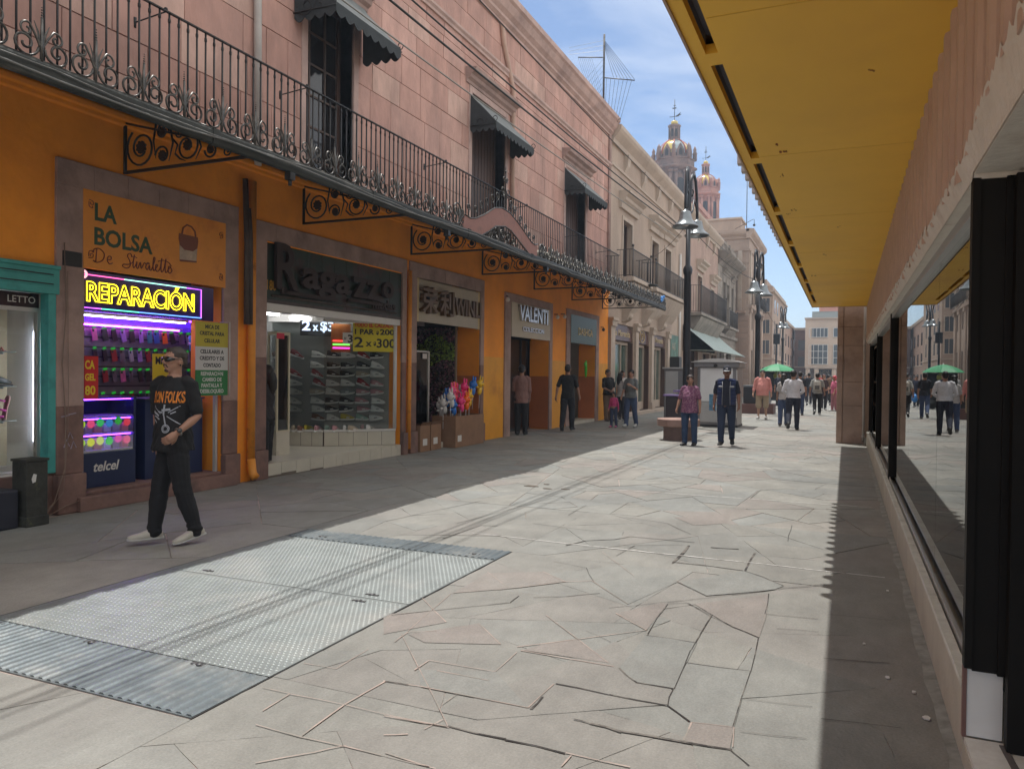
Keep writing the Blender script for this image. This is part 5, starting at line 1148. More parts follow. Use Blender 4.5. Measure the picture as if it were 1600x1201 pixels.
# boxes and balloons
m_card = mat('cardboard', (.27, .15, .085), .85, var=.15, vscale=4)
def cbox(x0, x1, y0, y1, z0, z1, lab, lids=True):
    t = thing('cardboard_box', lab, 'box', ((x0+x1)/2, (y0+y1)/2, z0), group='cardboard boxes at the toy shop door')
    b = MB(); h = .008
    b.box(x0, x1, y0, y0+h, z0, z1); b.box(x0, x1, y1-h, y1, z0, z1); b.box(x0, x0+h, y0+h, y1-h, z0, z1); b.box(x1-h, x1, y0+h, y1-h, z0, z1); b.box(x0+h, x1-h, y0+h, y1-h, z0, z0+h)
    obj('body', b, m_card, t)
    if lids:
        b = MB(); b.quad((x1, y0, z1+.001), (x1, y1, z1+.001), (x1+.06, y1, z1+.07), (x1+.06, y0, z1+.07)); b.quad((x0, y0, z1+.001), (x0, y1, z1+.001), ((x0+x1)/2+.02, y1-.01, z1+.03), ((x0+x1)/2+.02, y0+.01, z1+.03))
        obj('flap', b, m_card, t)
    obj('paper_label', MB().box(x1+.0008, x1+.002, y0+.1, y0+.27, z0+.12, z0+.25), m_white, t)
    return t
cbox(-7.95, -7.60, 13.02, 13.40, .005+.0, .52, 'small open cardboard box at the left jamb of the toy shop')
cbox(-7.93, -7.60, 13.44, 13.86, .005, .52, 'small cardboard box second from the left jamb of the toy shop')
cbox(-7.98, -7.42, 14.15, 15.5, .005, .66, 'big brown cardboard box full of balloon toys', False)
bal = [('orange', (1, .18, .01)), ('pink', (1, .12, .30)), ('blue', (.03, .2, .65)), ('spotted white', (.7, .68, .66)), ('hot pink', (1, .05, .25)), ('yellow', (.9, .55, .02))]
spots_m = mat('balloon_spots', (.03, .03, .03), .4)
seq = [3, 3, 3, 2, 1, 2, 4, 0, 4, 0, 1, 4, 5, 3, 2, 4, 3, 5]
for k, ci in enumerate(seq):
    nm, c_ = bal[ci]; yy = 14.12+k*.082; zz = 1.02+.13*math.sin(k*1.9)+.012*k-(.08 if k < 4 else 0); x = -7.7+.17*math.sin(k*2.3)
    t = thing('balloon_toy', f'{nm} balloon toy on a stick in the big box, {ORD[min(k, 15)] if k < 16 else ["second from right", "rightmost"][k-16]}{" from left" if k < 16 else ""}', 'balloon toy', (x, yy, zz), group='balloon toys in the cardboard box')
    lean = (yy-14.8)*.35
    b = MB(); b.M = Matrix.Rotation(lean, 4, 'X') if False else Matrix.Rotation(-lean, 4, 'X')
    b.ball((0, 0, 0), .085, .085, .092, 12, 8); b.ball((0, .03, -.15), .055, .055, .10, 10, 6)
    b.ball((.02, -.055, .115), .02, .022, .07, 8, 6); b.ball((.02, .055, .115), .02, .022, .07, 8, 6); b.ball((0, -.10, -.10), .03, .05, .025, 8, 6); b.ball((0, .10, -.08), .03, .05, .025, 8, 6); b.ball((.075, 0, -.02), .04, .035, .03, 8, 6)
    obj('body', b, mat('balloon_'+nm.replace(' ', '_'), c_, .25, spec=.6), t, local=True)
    b = MB(); b.tube([(0, 0, -.2), (0, -.02*k/9, -.55)], .006, 5); obj('stick', b, m_white, t, local=True)
    b = MB(); b.ball((.068, -.022, .03), .014, n=8, m=5); b.ball((.068, .022, .03), .014, n=8, m=5)
    if ci == 3:
        for q in range(7): a = q*2.4; b.ball((.068*math.cos(a*.7), .066*math.sin(a), .05*math.cos(a)), .016, n=6, m=4)
    obj('eyes', b, spots_m, t, local=True)

# ---- S4
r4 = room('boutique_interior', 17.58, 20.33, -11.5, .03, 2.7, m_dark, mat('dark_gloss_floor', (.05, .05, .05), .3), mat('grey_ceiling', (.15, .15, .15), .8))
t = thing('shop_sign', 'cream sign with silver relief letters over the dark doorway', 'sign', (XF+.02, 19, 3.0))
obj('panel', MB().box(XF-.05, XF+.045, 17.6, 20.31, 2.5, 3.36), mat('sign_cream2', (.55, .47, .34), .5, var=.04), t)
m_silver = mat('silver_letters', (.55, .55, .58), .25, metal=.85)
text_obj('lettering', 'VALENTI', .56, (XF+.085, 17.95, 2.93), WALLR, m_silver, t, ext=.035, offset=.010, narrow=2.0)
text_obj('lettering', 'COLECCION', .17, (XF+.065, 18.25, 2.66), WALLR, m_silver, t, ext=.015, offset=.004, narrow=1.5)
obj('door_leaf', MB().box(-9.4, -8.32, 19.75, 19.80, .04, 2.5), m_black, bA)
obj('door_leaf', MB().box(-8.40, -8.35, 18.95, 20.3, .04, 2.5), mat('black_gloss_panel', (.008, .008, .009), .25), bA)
t = thing('ceiling_light', 'flat white ceiling light inside the dark boutique doorway', 'light', (-8.8, 18.6, 2.66)); obj('lamp', MB().box(-8.9, -8.5, 18.5, 18.75, 2.64, 2.66), glow('panel_white', (.9, .95, 1), 6), t); obj('housing', MB().box(-8.92, -8.48, 18.48, 18.77, 2.66, 2.675), m_white, t)
t = thing('shelf_unit', 'grey shelf with folded clothes and white decorations in the boutique', 'shelf', (-9.3, 19.3, .05))
b = MB(); b.box(-9.35, -9.3, 18.3, 19.6, .05, 2.2)
for z in (.35, .8, 1.25, 1.7): b.box(-9.3, -9.0, 18.3, 19.6, z, z+.03)
obj('frame', b, mat('grey_shelf', (.12, .13, .13), .6), t)
b = MB()
for z in (.38, .83, 1.28, 1.73):
    for k in range(4): b.box(-9.28, -9.05, 18.36+k*.3, 18.58+k*.3, z, z+.08+.05*(k % 2))
obj('folded_clothes', b, mat('grey_cloth', (.22, .24, .24), .8, var=.3, vscale=6), t)
# ---- S5
r5 = room('gift_shop_interior', 22.1, 24.7, -9.4, .1, 2.7, mat('pale_wall', (.42, .38, .33), .7, var=.1), mat('pale_floor', (.3, .28, .25), .5), m_white)
obj('step', MB().box(XF-TH, XF+.01, 22.11, 24.69, 0, .10), m_tile, bA)
t = thing('shop_sign', 'plain green sign with thin gold letters near the far end', 'sign', (XF+.02, 23.4, 3.0))
obj('panel', MB().box(XF-.05, XF+.045, 22.1, 24.7, 2.53, 3.39), mat('sign_bottle_green', (.035, .085, .06), .4, var=.08), t)
text_obj('lettering', 'DASHGA', .32, (XF+.05, 22.8, 2.80), WALLR, mat('gold_letters', (.7, .5, .18), .4), t, ext=.008, offset=.004, narrow=1.45)
for k, (y, z, w_, h, c_) in enumerate([(22.5, 2.1, .3, .3, (.5, .5, .48)), (22.55, 1.75, .3, .28, (.6, .25, .25)), (22.95, 1.8, .35, .25, (.5, .42, .06)), (23.4, 2.2, .4, .3, (.35, .33, .3)), (22.6, 1.95, .12, .12, (.05, .35, .2))]):
    o = single('notice', MB().box(-8.6, -8.58, y, y+w_, z, z+h), mat(f'notice{k}', c_, .6), f'{["grey", "pink", "yellow", "pale", "small green"][k]} notice pasted inside the green-signed shop window', 'notice', base=(-8.6, y, z))
t = thing('glass_counter', 'glass counter with white goods in the green-signed shop', 'counter', (-8.4, 23.5, .1)); b = MB(); b.box(-8.7, -8.3, 22.4, 24.0, .1, .55); obj('base', b, m_dark, t); obj('glass', MB().box(-8.7, -8.3, 22.4, 24.0, .551, 1.0), mat('counter_glass', (.2, .22, .22), .1), t)
b = MB()
for k in range(20): yy = 22.45+k*.075; b.box(-8.6, -8.4, yy, yy+.05, 1.0, 1.06+.06*(k*7 % 5)/5)
tag(obj('small_goods', b, mat('mixed_goods', (.35, .33, .3), .6, var=.5, vscale=20)), 'small pale goods crowded on the glass counter', 'goods', kind='stuff')
b = MB(); b.ball((XF-.25, 24.5, 1.75), .05, .06, .3, 8, 6); b.ball((XF-.2, 24.3, 1.9), .05, .09, .08, 8, 6)
single('green_bag', b, mat('lime_green', (.08, .6, .04), .5), 'bright green bag hanging at the right side of the green-signed doorway', 'bag', base=(XF-.2, 24.4, 1.7))
# wall fittings
for i, (x, y, z, lab) in enumerate([(XF+.08, 17.25, 3.38, 'round white alarm bell at the corner of the cream signed doorway'), (XF+.1, 20.75, 3.2, 'small white camera between the two far doorways'), (XF+.12, 21.3, 3.25, 'dome camera on a curved arm right of the cream sign'), (XF+.1, 25.3, 3.1, 'dark camera at the corner of the orange wall')]):
    t = thing('wall_camera', lab, 'camera', (x, y, z)); b = MB(); b.ball((x, y, z), .06, n=10, m=6); obj('dome', b, m_white if i < 3 else m_black, t); b = MB(); b.tube([(XF, y, z+.08), (x, y, z+.08), (x, y, z)], .015, 5); obj('arm', b, m_black, t)
# ================================================================ FURTHER BUILDINGS ON THE LEFT
m_cr = mat('cream_plaster', (.44, .34, .265), .88, var=.14, vscale=.9, bump=.3, bscale=12, dirt=(.33, .25, .20), dscale=.5, dlo=.45, dhi=.75, vstretch=(1, 1, .35))
m_crp = mat('rosy_plaster', (.43, .30, .24), .88, var=.14, vscale=.9, bump=.3, bscale=12, dirt=(.32, .22, .18), dscale=.6, dlo=.45, dhi=.75)
m_crt = mat('cream_trim', (.50, .41, .33), .85, var=.12, vscale=2, bump=.2, bscale=16, dirt=(.28, .22, .18), dscale=1, dlo=.5, dhi=.75)
m_gst = mat('grey_carved_stone', (.27, .235, .20), .9, var=.22, vscale=1.2, bump=.5, bscale=9, dirt=(.14, .12, .10), dscale=.8, dlo=.48, dhi=.7, attr=None)
m_tan = mat('tan_stone', (.40, .30, .235), .88, var=.14, vscale=.7, bump=.3, bscale=9, dirt=(.31, .22, .17), dscale=.4, dlo=.5, dhi=.75)
m_rust = mat('rusticated_stone', (.36, .25, .19), .9, var=.16, vscale=1, bump=.3, bscale=9)
m_win = mat('far_window_glass', (.07, .085, .10), .12, spec=.7)
m_ggl = mat('green_door_glass', (.075, .12, .10), .12, spec=.7, var=.2, vscale=1)
m_dw = mat('dark_shopfront', (.02, .018, .018), .5)
m_bal = mat('balcony_iron', (.045, .042, .04), .5, metal=.3)
def wall_holes(b, x0, x1, y0, y1, z0, z1, holes):
    """wall slab along y with rectangular openings"""
    ys = sorted({y0, y1, *[h[0] for h in holes], *[h[1] for h in holes]}); ys = [y for y in ys if y0 <= y <= y1]
    for a, c in zip(ys, ys[1:]):
        hs = sorted([h for h in holes if h[0] <= a+1e-6 and h[1] >= c-1e-6], key=lambda h: h[2]); z = z0
        for h in hs:
            if h[2] > z: b.box(x0, x1, a, c, z, h[2])
            z = max(z, h[3])
        if z < z1: b.box(x0, x1, a, c, z, z1)
def window(root, a, c, z0, z1, x=XF, depth=.22, m=m_win, trim=m_crt, mull=1, tr=.13, sill=True, frame=None):
    w_ = obj('window', MB().box(x-depth-.03, x-depth, a, c, z0, z1), m, root)
    f = MB(); fm = frame or m_wood
    f.box(x-depth, x-depth+.04, a, a+.06, z0, z1); f.box(x-depth, x-depth+.04, c-.06, c, z0, z1); f.box(x-depth, x-depth+.04, a+.06, c-.06, z1-.06, z1); f.box(x-depth, x-depth+.04, a+.06, c-.06, z0, z0+.06)
    for k in range(mull): yy = a+(c-a)*(k+1)/(mull+1); f.box(x-depth, x-depth+.04, yy-.025, yy+.025, z0+.06, z1-.06)
    obj('frame', f, fm, w_)
    if trim:
        s = MB(); s.box(x-.01, x+.04, a-tr, a, z0, z1+tr); s.box(x-.01, x+.04, c, c+tr, z0, z1+tr); s.box(x-.01, x+.04, a, c, z1, z1+tr)
        obj('surround', s, trim, w_)
    return w_
def hood(root, a, c, z, x=XF, p=.42, m=m_crt, h=.5):
    b = MB(); b.prism([(x-.01, z), (x+p*.25, z), (x+p*.3, z+h*.3), (x+p*.6, z+h*.45), (x+p*.65, z+h*.62), (x+p, z+h*.78), (x+p, z+h*.95), (x-.01, z+h)], 'y', a, c)
    return obj('lintel', b, m, root)
def rail(root, y0, y1, z0, x=XF+.6, h=1.0, x_in=XF, sp=.14, r=.011):
    b = MB()
    b.box(x-.02, x+.02, y0, y1, z0+h-.02, z0+h); b.box(x-.015, x+.015, y0, y1, z0+.05, z0+.07)
    for yy in (y0, y1): b.box(x_in, x-.02, yy-.015, yy+.015, z0+h-.02, z0+h); b.box(x_in, x-.02, yy-.012, yy+.012, z0+.05, z0+.07)
    n = int((y1-y0)/sp)
    for k in range(n+1): yy = y0+(y1-y0)*k/n; b.cyl((x, yy, z0+.03), (x, yy, z0+h-.02), r, 5)
    for yy in (y0, y1):
        for k in range(1, 5): xx = x_in+(x-x_in)*k/5; b.cyl((xx, yy, z0+.05), (xx, yy, z0+h-.02), r, 5)
        b.cyl((x, yy, z0), (x, yy, z0+h+.08), .02, 6); b.ball((x, yy, z0+h+.12), .05, n=8, m=6)
    return obj('railing', b, m_bal, root)
# ---- cream building, first part
b2 = thing('cream_building', 'cream plastered two-storey building with balconies and three green glass shop doors', 'building', (XF, 33, 0))
H2 = 9.75; W2 = [(27.95, 29.25, 5.1, 7.35), (32.55, 33.8, 5.1, 7.35), (35.2, 36.4, 5.1, 7.4)]
D2 = [(26.85, 29.7, .12, 3.45), (30.25, 32.4, .12, 3.4), (32.95, 35.6, .12, 3.35)]
b = MB(); wall_holes(b, XF-.5, XF, 26.2, 40.4, 0, H2, W2+D2); obj('wall', b, m_cr, b2)
b = MB(); b.box(-20, XF-.51, 26.2, 40.4, 9.2, 9.4); b.box(-20, -19.6, 26.2, 40.4, 0, 9.2); b.box(-19.6, XF-.51, 26.21, 26.5, 0, 9.2); b.box(-12, XF-.51, 26.5, 40.4, 4.0, 4.2); b.box(-9.5, -9.3, 26.5, 40.4, 0, 4); obj('roof', b, m_cr, b2)
b = MB(); b.prism([(XF-.02, 9.0), (XF+.05, 9.0), (XF+.06, 9.08), (XF-.02, 9.1)], 'y', 26.25, 40.4); b.prism([(XF-.3, 9.75), (XF+.08, 9.75), (XF+.12, 9.9), (XF+.32, 10.1), (XF+.38, 10.2), (XF+.38, 10.34), (XF-.3, 10.42)], 'y', 26.25, 51)
yy = 28.0
while yy < 50: b.prism([(XF, 9.05), (XF+.14, 9.35), (XF+.2, 9.75), (XF, 9.75)], 'y', yy, yy+.35); yy += 2.6
obj('cornice', b, m_crt, b2)
for i, (a, c, z0, z1) in enumerate(W2):
    w_ = window(b2, a, c, z0, z1, m=m_dglass); hd_ = hood(w_, a-.55, c+.7, z1+.35, h=.62)
b = MB()
for (a, c) in ((27.1, 30.1), (30.75, 37.1)):
    b.prism([(XF, 4.92), (XF+.66, 4.98), (XF+.66, 5.12), (XF, 5.12)], 'y', a, c)
    b.prism([(XF, 4.0), (XF+.12, 4.15), (XF+.42, 4.62), (XF+.6, 4.92), (XF, 4.92)], 'y', a+.2, c-.2)
obj('balcony_slab', b, m_crt, b2)
rail(b2, 27.2, 30.0, 5.12); rail(b2, 30.85, 37.0, 5.12, h=1.02)
# ground floor doors with arched brown signs
m_sb = mat('sign_brown', (.085, .03, .025), .35, var=.15, vscale=3); m_gold = mat('sign_gold', (.5, .36, .16), .4)
for i, (a, c, z0, z1) in enumerate(D2):
    mid = (a+c)/2
    d_ = obj('door', MB().box(XF-.30, XF-.28, a+.12, c-.12, .12, 2.75), m_ggl, b2)
    f = MB(); n = 3 if i != 1 else 2
    f.box(XF-.28, XF-.2, a, a+.12, .12, 2.8); f.box(XF-.28, XF-.2, c-.12, c, .12, 2.8); f.box(XF-.28, XF-.2, a+.12, c-.12, 2.72, 2.84)
    for k in range(1, n): yy = a+(c-a)*k/n; f.box(XF-.28, XF-.23, yy-.04, yy+.04, .12, 2.72)
    f.box(XF-.28, XF-.22, a+.12, c-.12, .12, .45)
    obj('frame', f, m_crt, d_)
    # brown wooden reveal on the far side
    obj('reveal', MB().box(XF-.27, XF-.01, c-.10, c-.005, .12, 2.8), m_wood, d_)
    arc = [(a, 2.86), (c, 2.86)]+[(mid+(c-a)/2*math.cos(t), 3.12+.36*math.sin(t)) for t in [math.pi*k/10 for k in range(11)]]
    sg = thing('arched_sign', ['brown arched sign with gold script over the first green glass door', 'brown arched sign with round gold emblem over the middle green door', 'brown arched sign with gold script over the third green glass door'][i], 'sign', (XF-.1, mid, 3.0), group='arched brown shop signs')
    obj('panel', MB().prism(arc, 'x', XF-.16, XF-.06), m_sb, sg)
    if i != 1: text_obj('lettering', 'La Morenita', .34, (XF-.055, mid-(c-a)*.4, 3.02), WALLR, m_gold, sg, ext=.004, shear=.2, offset=.004, narrow=(c-a)*.8)
    else:
        b = MB(); b.tube([(XF-.05, mid+.42*math.cos(t), 3.15+.24*math.sin(t)) for t in [k*.3927 for k in range(16)]], .022, 6, closed=True); b.tube([(XF-.05, mid+.15*math.cos(t), 3.2+.09*math.sin(t)) for t in [k*.785 for k in range(8)]], .022, 5, closed=True); b.tube([(XF-.05, mid-.16, 3.06), (XF-.05, mid+.16, 3.06)], .02, 5)
        obj('emblem', b, m_gold, sg)
b = MB()
for yy, w_ in ((26.25, .55), (29.78, .42), (32.48, .42), (35.68, .5)):
    b.box(XF-.01, XF+.10, yy, yy+w_, .4, 3.3); b.box(XF-.01, XF+.15, yy-.03, yy+w_+.03, 0, .4); b.box(XF-.01, XF+.16, yy-.04, yy+w_+.04, 3.3, 3.5); b.box(XF-.01, XF+.20, yy-.06, yy+w_+.06, 3.5, 3.6)
obj('pilaster', b, m_crt, b2)
for yy in (28.3, 31.3, 34.3):     # carved corbels over the arches
    b = MB(); b.prism([(XF, 3.55), (XF+.2, 3.62), (XF+.3, 3.9), (XF+.5, 4.2), (XF, 4.3)], 'y', yy-.3, yy+.3); b.ball((XF+.22, yy, 3.75), .12, .25, .12, 8, 6); obj('corbel', b, m_crt, b2)
obj('plinth', MB().box(XF-.3, XF+.3, 26.25, 39, .001, .12), m_crt, b2)
b = MB(); b.tube([(XF+.08, 38.4, .1), (XF+.08, 38.4, 7.6)], .06, 6); obj('downpipe', b, m_white, b2)
t = thing('side_sign', 'worn green signboard hanging on the cream wall beside the third arch', 'sign', (XF+.1, 37.2, 3.0)); obj('panel', MB().box(XF+.04, XF+.10, 36.3, 38.1, 2.45, 3.5), mat('worn_green', (.10, .19, .15), .6, var=.4, vscale=3), t); text_obj('lettering', 'A-S', .5, (XF+.105, 36.6, 2.8), WALLR, m_crt, t, ext=.003)
t = thing('loudspeaker', 'black loudspeaker box mounted on the wall under the green signboard', 'loudspeaker', (XF+.35, 36.4, 2.2)); obj('case', MB().box(XF+.1, XF+.55, 36.1, 36.7, 1.9, 2.45), m_black, t, bevel=.02); obj('bracket', MB().box(XF, XF+.1, 36.3, 36.5, 2.1, 2.2), m_black, t)
for i, (yy, z) in enumerate(((30.0, 5.0), (37.0, 5.05))):
    b = MB(); b.ball((XF+.8, yy-.5, z+.05), .2, .28, .05, 10, 5); b.tube([(XF+.6, yy-.5, z), (XF+.8, yy-.5, z+.02)], .03, 5)
    single('floodlight', b, m_black, ['small dark floodlight below the first cream balcony', 'small dark floodlight below the long cream balcony'][i], 'floodlight', base=(XF+.8, yy-.5, z))
# ---- rosy second part
b3 = thing('rosy_building', 'rosy plastered building section behind the first street lamp with a long balcony', 'building', (XF, 46, 0))
W3 = [(43.6, 45.0, 5.1, 7.2), (48.2, 49.4, 5.1, 6.9)]; G3 = [(41.5, 44.0, .1, 3.0), (45.5, 47.8, .1, 2.9), (48.6, 50.5, .1, 2.9)]
b = MB(); wall_holes(b, XF-.5, XF, 40.4, 51, 0, H2, W3+G3); obj('wall', b, m_crp, b3)
b = MB(); b.box(-20, XF-.51, 40.41, 51, 9.2, 9.4); b.box(-9.6, -9.4, 40.41, 51, 0, 9.2); obj('roof', b, m_crp, b3)
for a, c, z0, z1 in W3: w_ = window(b3, a, c, z0, z1, m=m_dglass); hood(w_, a-.4, c+.5, z1+.3, h=.55)
for a, c, z0, z1 in G3: window(b3, a, c, z0, z1, m=m_dglass, trim=m_crt)
b = MB(); b.prism([(XF, 4.75), (XF+.7, 4.8), (XF+.7, 4.93), (XF, 4.93)], 'y', 41, 50.6); b.prism([(XF, 3.7), (XF+.1, 3.9), (XF+.5, 4.5), (XF+.6, 4.75), (XF, 4.75)], 'y', 41.5, 50.2); obj('balcony_slab', b, m_gst, b3)
rail(b3, 41.1, 50.5, 4.93, x=XF+.64, h=1.45, sp=.16)
t = thing('canvas_awning', 'pale green canvas awning spread over the shopfront past the first street lamp', 'awning', (XF, 46, 3.6))
b = MB(); n = 8; vs = []
for k in range(n+1):
    yy = 39.6+12.4*k/n; z1 = 4.2-.1*k/n
    for q in range(7): u = q/6; vs.append((XF+.02+1.62*u, yy, z1+(2.86-z1)*u-.10*math.sin(math.pi*u)-.03*(k % 2)))
fs = [(k*7+q, k*7+q+1, (k+1)*7+q+1, (k+1)*7+q) for k in range(n) for q in range(6)]
b.add(vs, fs, True); b.add([(v[0], v[1], v[2]-.02) for v in vs], [f[::-1] for f in fs], True)
obj('canvas', b, mat('pale_green_canvas', (.36, .43, .40), .8, var=.1, vscale=2), t)
b = MB(); b.tube([(XF, 39.6, 2.88), (XF+1.64, 39.6, 2.84)], .025, 5); b.tube([(XF+1.64, 39.6, 2.84), (XF+1.64, 52, 2.84)], .025, 5); b.tube([(XF, 52, 2.88), (XF+1.64, 52, 2.84)], .025, 5)
b.add([(XF+.02, 39.6, 4.2), (XF+1.62, 39.6, 2.87), (XF+1.62, 39.6, 2.7), (XF+.02, 39.6, 2.9)], [(0, 1, 2, 3), (3, 2, 1, 0)])
obj('frame', b, mat('awning_side', (.22, .23, .19), .8, var=.3, vscale=3), t)
# ---- grey stone building with curved cornice
b4 = thing('grey_stone_building', 'grey stone building with heavy curved cornice and roof balustrade', 'building', (XF, 55.5, 0))
W4 = [(53.2, 54.4, 4.9, 8.2), (55.0, 56.2, 4.9, 8.2), (57.3, 58.4, 4.9, 8.1)]
G4 = [(52, 54, .1, 3.2), (55, 57.5, .1, 3.2)]
bb = MB(); wall_holes(bb, XF-.5, XF-.01, 51, 60, 0, 9.3, W4+G4); obj('wall', bb, m_gst, b4)
ru = MB(); ashlar(ru, XF-.01, 51, 60, 0, 9.0, W4+G4, [(.30, .26, .22), (.26, .225, .19), (.23, .20, .17)], random.Random(8), (.45, .55), (.8, 1.8), .03)
obj('rustication', ru, mat('grey_block', (.3, .25, .2), .9, var=.2, vscale=1.5, bump=.5, bscale=12, attr='Col'), b4)
obj('roof', MB().box(-18, XF-.51, 51, 60, 9.0, 9.3).box(-9.6, -9.4, 51, 60, 0, 9), m_gst, b4)
pr = [(XF-.3, 8.85), (XF+.06, 8.85), (XF+.12, 8.95), (XF+.30, 9.15), (XF+.42, 9.25), (XF+.75, 9.45), (XF+.82, 9.52), (XF+.82, 9.66), (XF-.3, 9.72)]
b = MB(); b.prism(pr, 'y', 51, 59.2); rings = []
for k in range(7):
    t_ = k/6*math.pi/2; rings.append([(XF-.3+(p[0]-XF+.3)*math.cos(t_)+0, 59.2+(p[0]-XF+.3)*math.sin(t_)*.9, p[1]) for p in pr])
b.loft(rings, False); yy = 51.3
while yy < 59: b.prism([(XF+.1, 8.95), (XF+.62, 9.36), (XF+.1, 9.3)], 'y', yy, yy+.22); yy += .55
obj('cornice', b, m_gst, b4)
b = MB(); b.box(XF-.15, XF+.05, 51, 59.5, 9.72, 9.85); b.box(XF-.15, XF+.05, 51, 59.5, 10.55, 10.7)
for k in range(6): yy = 51+k*1.65; b.box(XF-.18, XF+.08, yy, yy+.3, 9.72, 10.8)
for k in range(26): yy = 51.4+k*.31; b.lathe([(.05, 0), (.09, .2), (.05, .45), (.07, .7)], (XF-.05, yy, 9.85), 6)
obj('balustrade', b, m_gst, b4)
for a, c, z0, z1 in W4: w_ = window(b4, a, c, z0, z1, m=m_dglass, trim=m_gst, tr=.2, frame=m_crt); hood(w_, a-.3, c+.3, z1+.25, m=m_gst, h=.4, p=.3)
for a, c, z0, z1 in G4: window(b4, a, c, z0, z1, m=m_dglass, trim=m_gst, tr=.2)
b = MB(); b.prism([(XF, 4.7), (XF+.6, 4.75), (XF+.6, 4.88), (XF, 4.88)], 'y', 52.6, 57); b.prism([(XF, 4.1), (XF+.5, 4.7), (XF, 4.7)], 'y', 53, 56.6); b.prism([(XF, 4.15), (XF+.2, 4.2), (XF+.2, 4.4), (XF, 4.45)], 'y', 51, 60); obj('balcony_slab', b, m_gst, b4)
rail(b4, 52.8, 56.8, 4.88, x=XF+.55, h=1.1, sp=.18)
# curtain-like white blind panels
b = MB(); b.box(XF-.2, XF-.18, 55.05, 56.15, 4.95, 8.15); obj('blind', b, m_pvc, b4)
# ---- tall tan building
XT = -6.8
b5 = thing('tan_building', 'tall tan stone building with fluted pilasters projecting beyond the grey one', 'building', (XT, 65, 0))
G5 = [(61.2, 62.6, 5.2, 9.2), (64.2, 65.6, 5.2, 9.2), (67.2, 68.6, 5.2, 9.2), (61.2, 62.8, .1, 3.6), (64.2, 65.8, .1, 3.6), (67.2, 68.6, .1, 3.6)]
bb = MB(); wall_holes(bb, XT-.5, XT, 60, 69.6, 0, 12.0, G5); bb.box(-17, XT-.5, 60, 60.5, 0, 12.0); bb.box(-17, XT-.5, 69.1, 69.6, 0, 12); bb.box(-17, XT-.5, 60.5, 69.1, 11.5, 11.8); bb.box(-9, -8.8, 60.5, 69.1, 0, 11.5); obj('wall', bb, m_tan, b5)
for a, c, z0, z1 in G5: window(b5, a, c, z0, z1, x=XT, m=m_dglass, trim=m_tan)
b = MB()
pr = [(0, 0), (.10, 0), (.12, .15), (.32, .35), (.36, .5), (.36, .68), (0, .75)]
b.prism([(XT-.2+p[0]+.2*(p[0] > 0), 11.9+p[1]) for p in pr], 'y', 59.64, 69.8)
b.prism([(60.0-p[0], 11.9+p[1]) for p in pr], 'x', -17, XT-.002)
b.box(XT, XT+.08, 60.02, 69.6, 11.0, 11.15); b.box(-17, XT+.08, 59.94, 60.0, 11.0, 11.15); b.box(-17, XT+.02, 59.95, 60, 10.1, 10.2)
obj('cornice', b, m_tan, b5)
ru = MB()
for k in range(14): ru.box(-12, XT-.6, 59.94, 59.999, .02+k*.44, .02+k*.44+.40)
for k in range(14): ru.box(XT-.58, XT+.05, 59.92, 59.999, .02+k*.44, .02+k*.44+.40)
obj('rustication', ru, m_rust, b5)
fl = MB()
for y_ in (60.2, 63.3, 66.3, 68.9):
    for k in range(4): fl.cyl((XT+.06, y_+.12+k*.2, .4), (XT+.06, y_+.12+k*.2, 6.4), .08, 8)
    fl.box(XT, XT+.2, y_, y_+.9, 6.4, 6.7); fl.box(XT, XT+.2, y_, y_+.9, 0, .4)
fl.box(XT, XT+.25, 60, 69.6, 6.7, 6.95)
obj('fluted_pilaster', fl, m_tan, b5)
fl = MB()
for y_ in (60.3, 63.4, 66.4, 68.9): fl.box(XT, XT+.12, y_, y_+.5, 7.0, 11.0)
fl.box(-7.6, -7.3, 59.9, 60, 6.4, 11.0)
obj('pilaster', fl, m_crt, b5)
rail(b5, 60.4, 69, 6.95, x=XT+.45, h=.95, x_in=XT, sp=.2)
b = MB(); b.box(-8.9, XT-.2, 59.5, 59.94, 6.3, 6.5); b.box(-8.9, XT-.2, 59.52, 59.56, 7.3, 7.33)
for k in range(12): x = -8.85+k*.17; b.cyl((x, 59.54, 6.5), (x, 59.54, 7.3), .014, 5)
obj('balcony', b, m_rust, b5)
single('meter_box', MB().box(-7.55, -7.2, 59.85, 59.93, 1.75, 2.3), m_white, 'small white box fixed to the rusticated tan corner', 'meter box', base=(-7.4, 59.9, 2))
t = thing('rooftop_room', 'pale flat rooftop block above the tan building cornice', 'rooftop block', (-9.6, 70, 12)); obj('wall', MB().box(-14, -8.2, 66, 69, 11.8, 14.6), m_cr, t); obj('roof', MB().box(-14.1, -8.1, 65.9, 69.1, 14.6, 14.75), m_crt, t)
b = MB(); b.tube([(-7.9, 60.4, 12.6), (-7.9, 60.4, 12.75), (-6.6, 60.2, 13.35), (-6.5, 60.2, 13.35), (-6.5, 60.2, 13.0)], .02, 5); b.ball((-6.5, 60.2, 12.92), .10, n=8, m=6)
single('camera_arm', b, m_bal, 'surveillance camera dangling from a thin arm on the tan roof corner', 'camera', base=(-7.9, 60.4, 12.6))
single('mast', MB().tube([(-7.26, 62, 12.6), (-7.26, 62, 16.9)], .03, 5), m_bal, 'thin vertical mast standing on the tan building roof', 'mast', base=(-7.26, 62, 12.6))
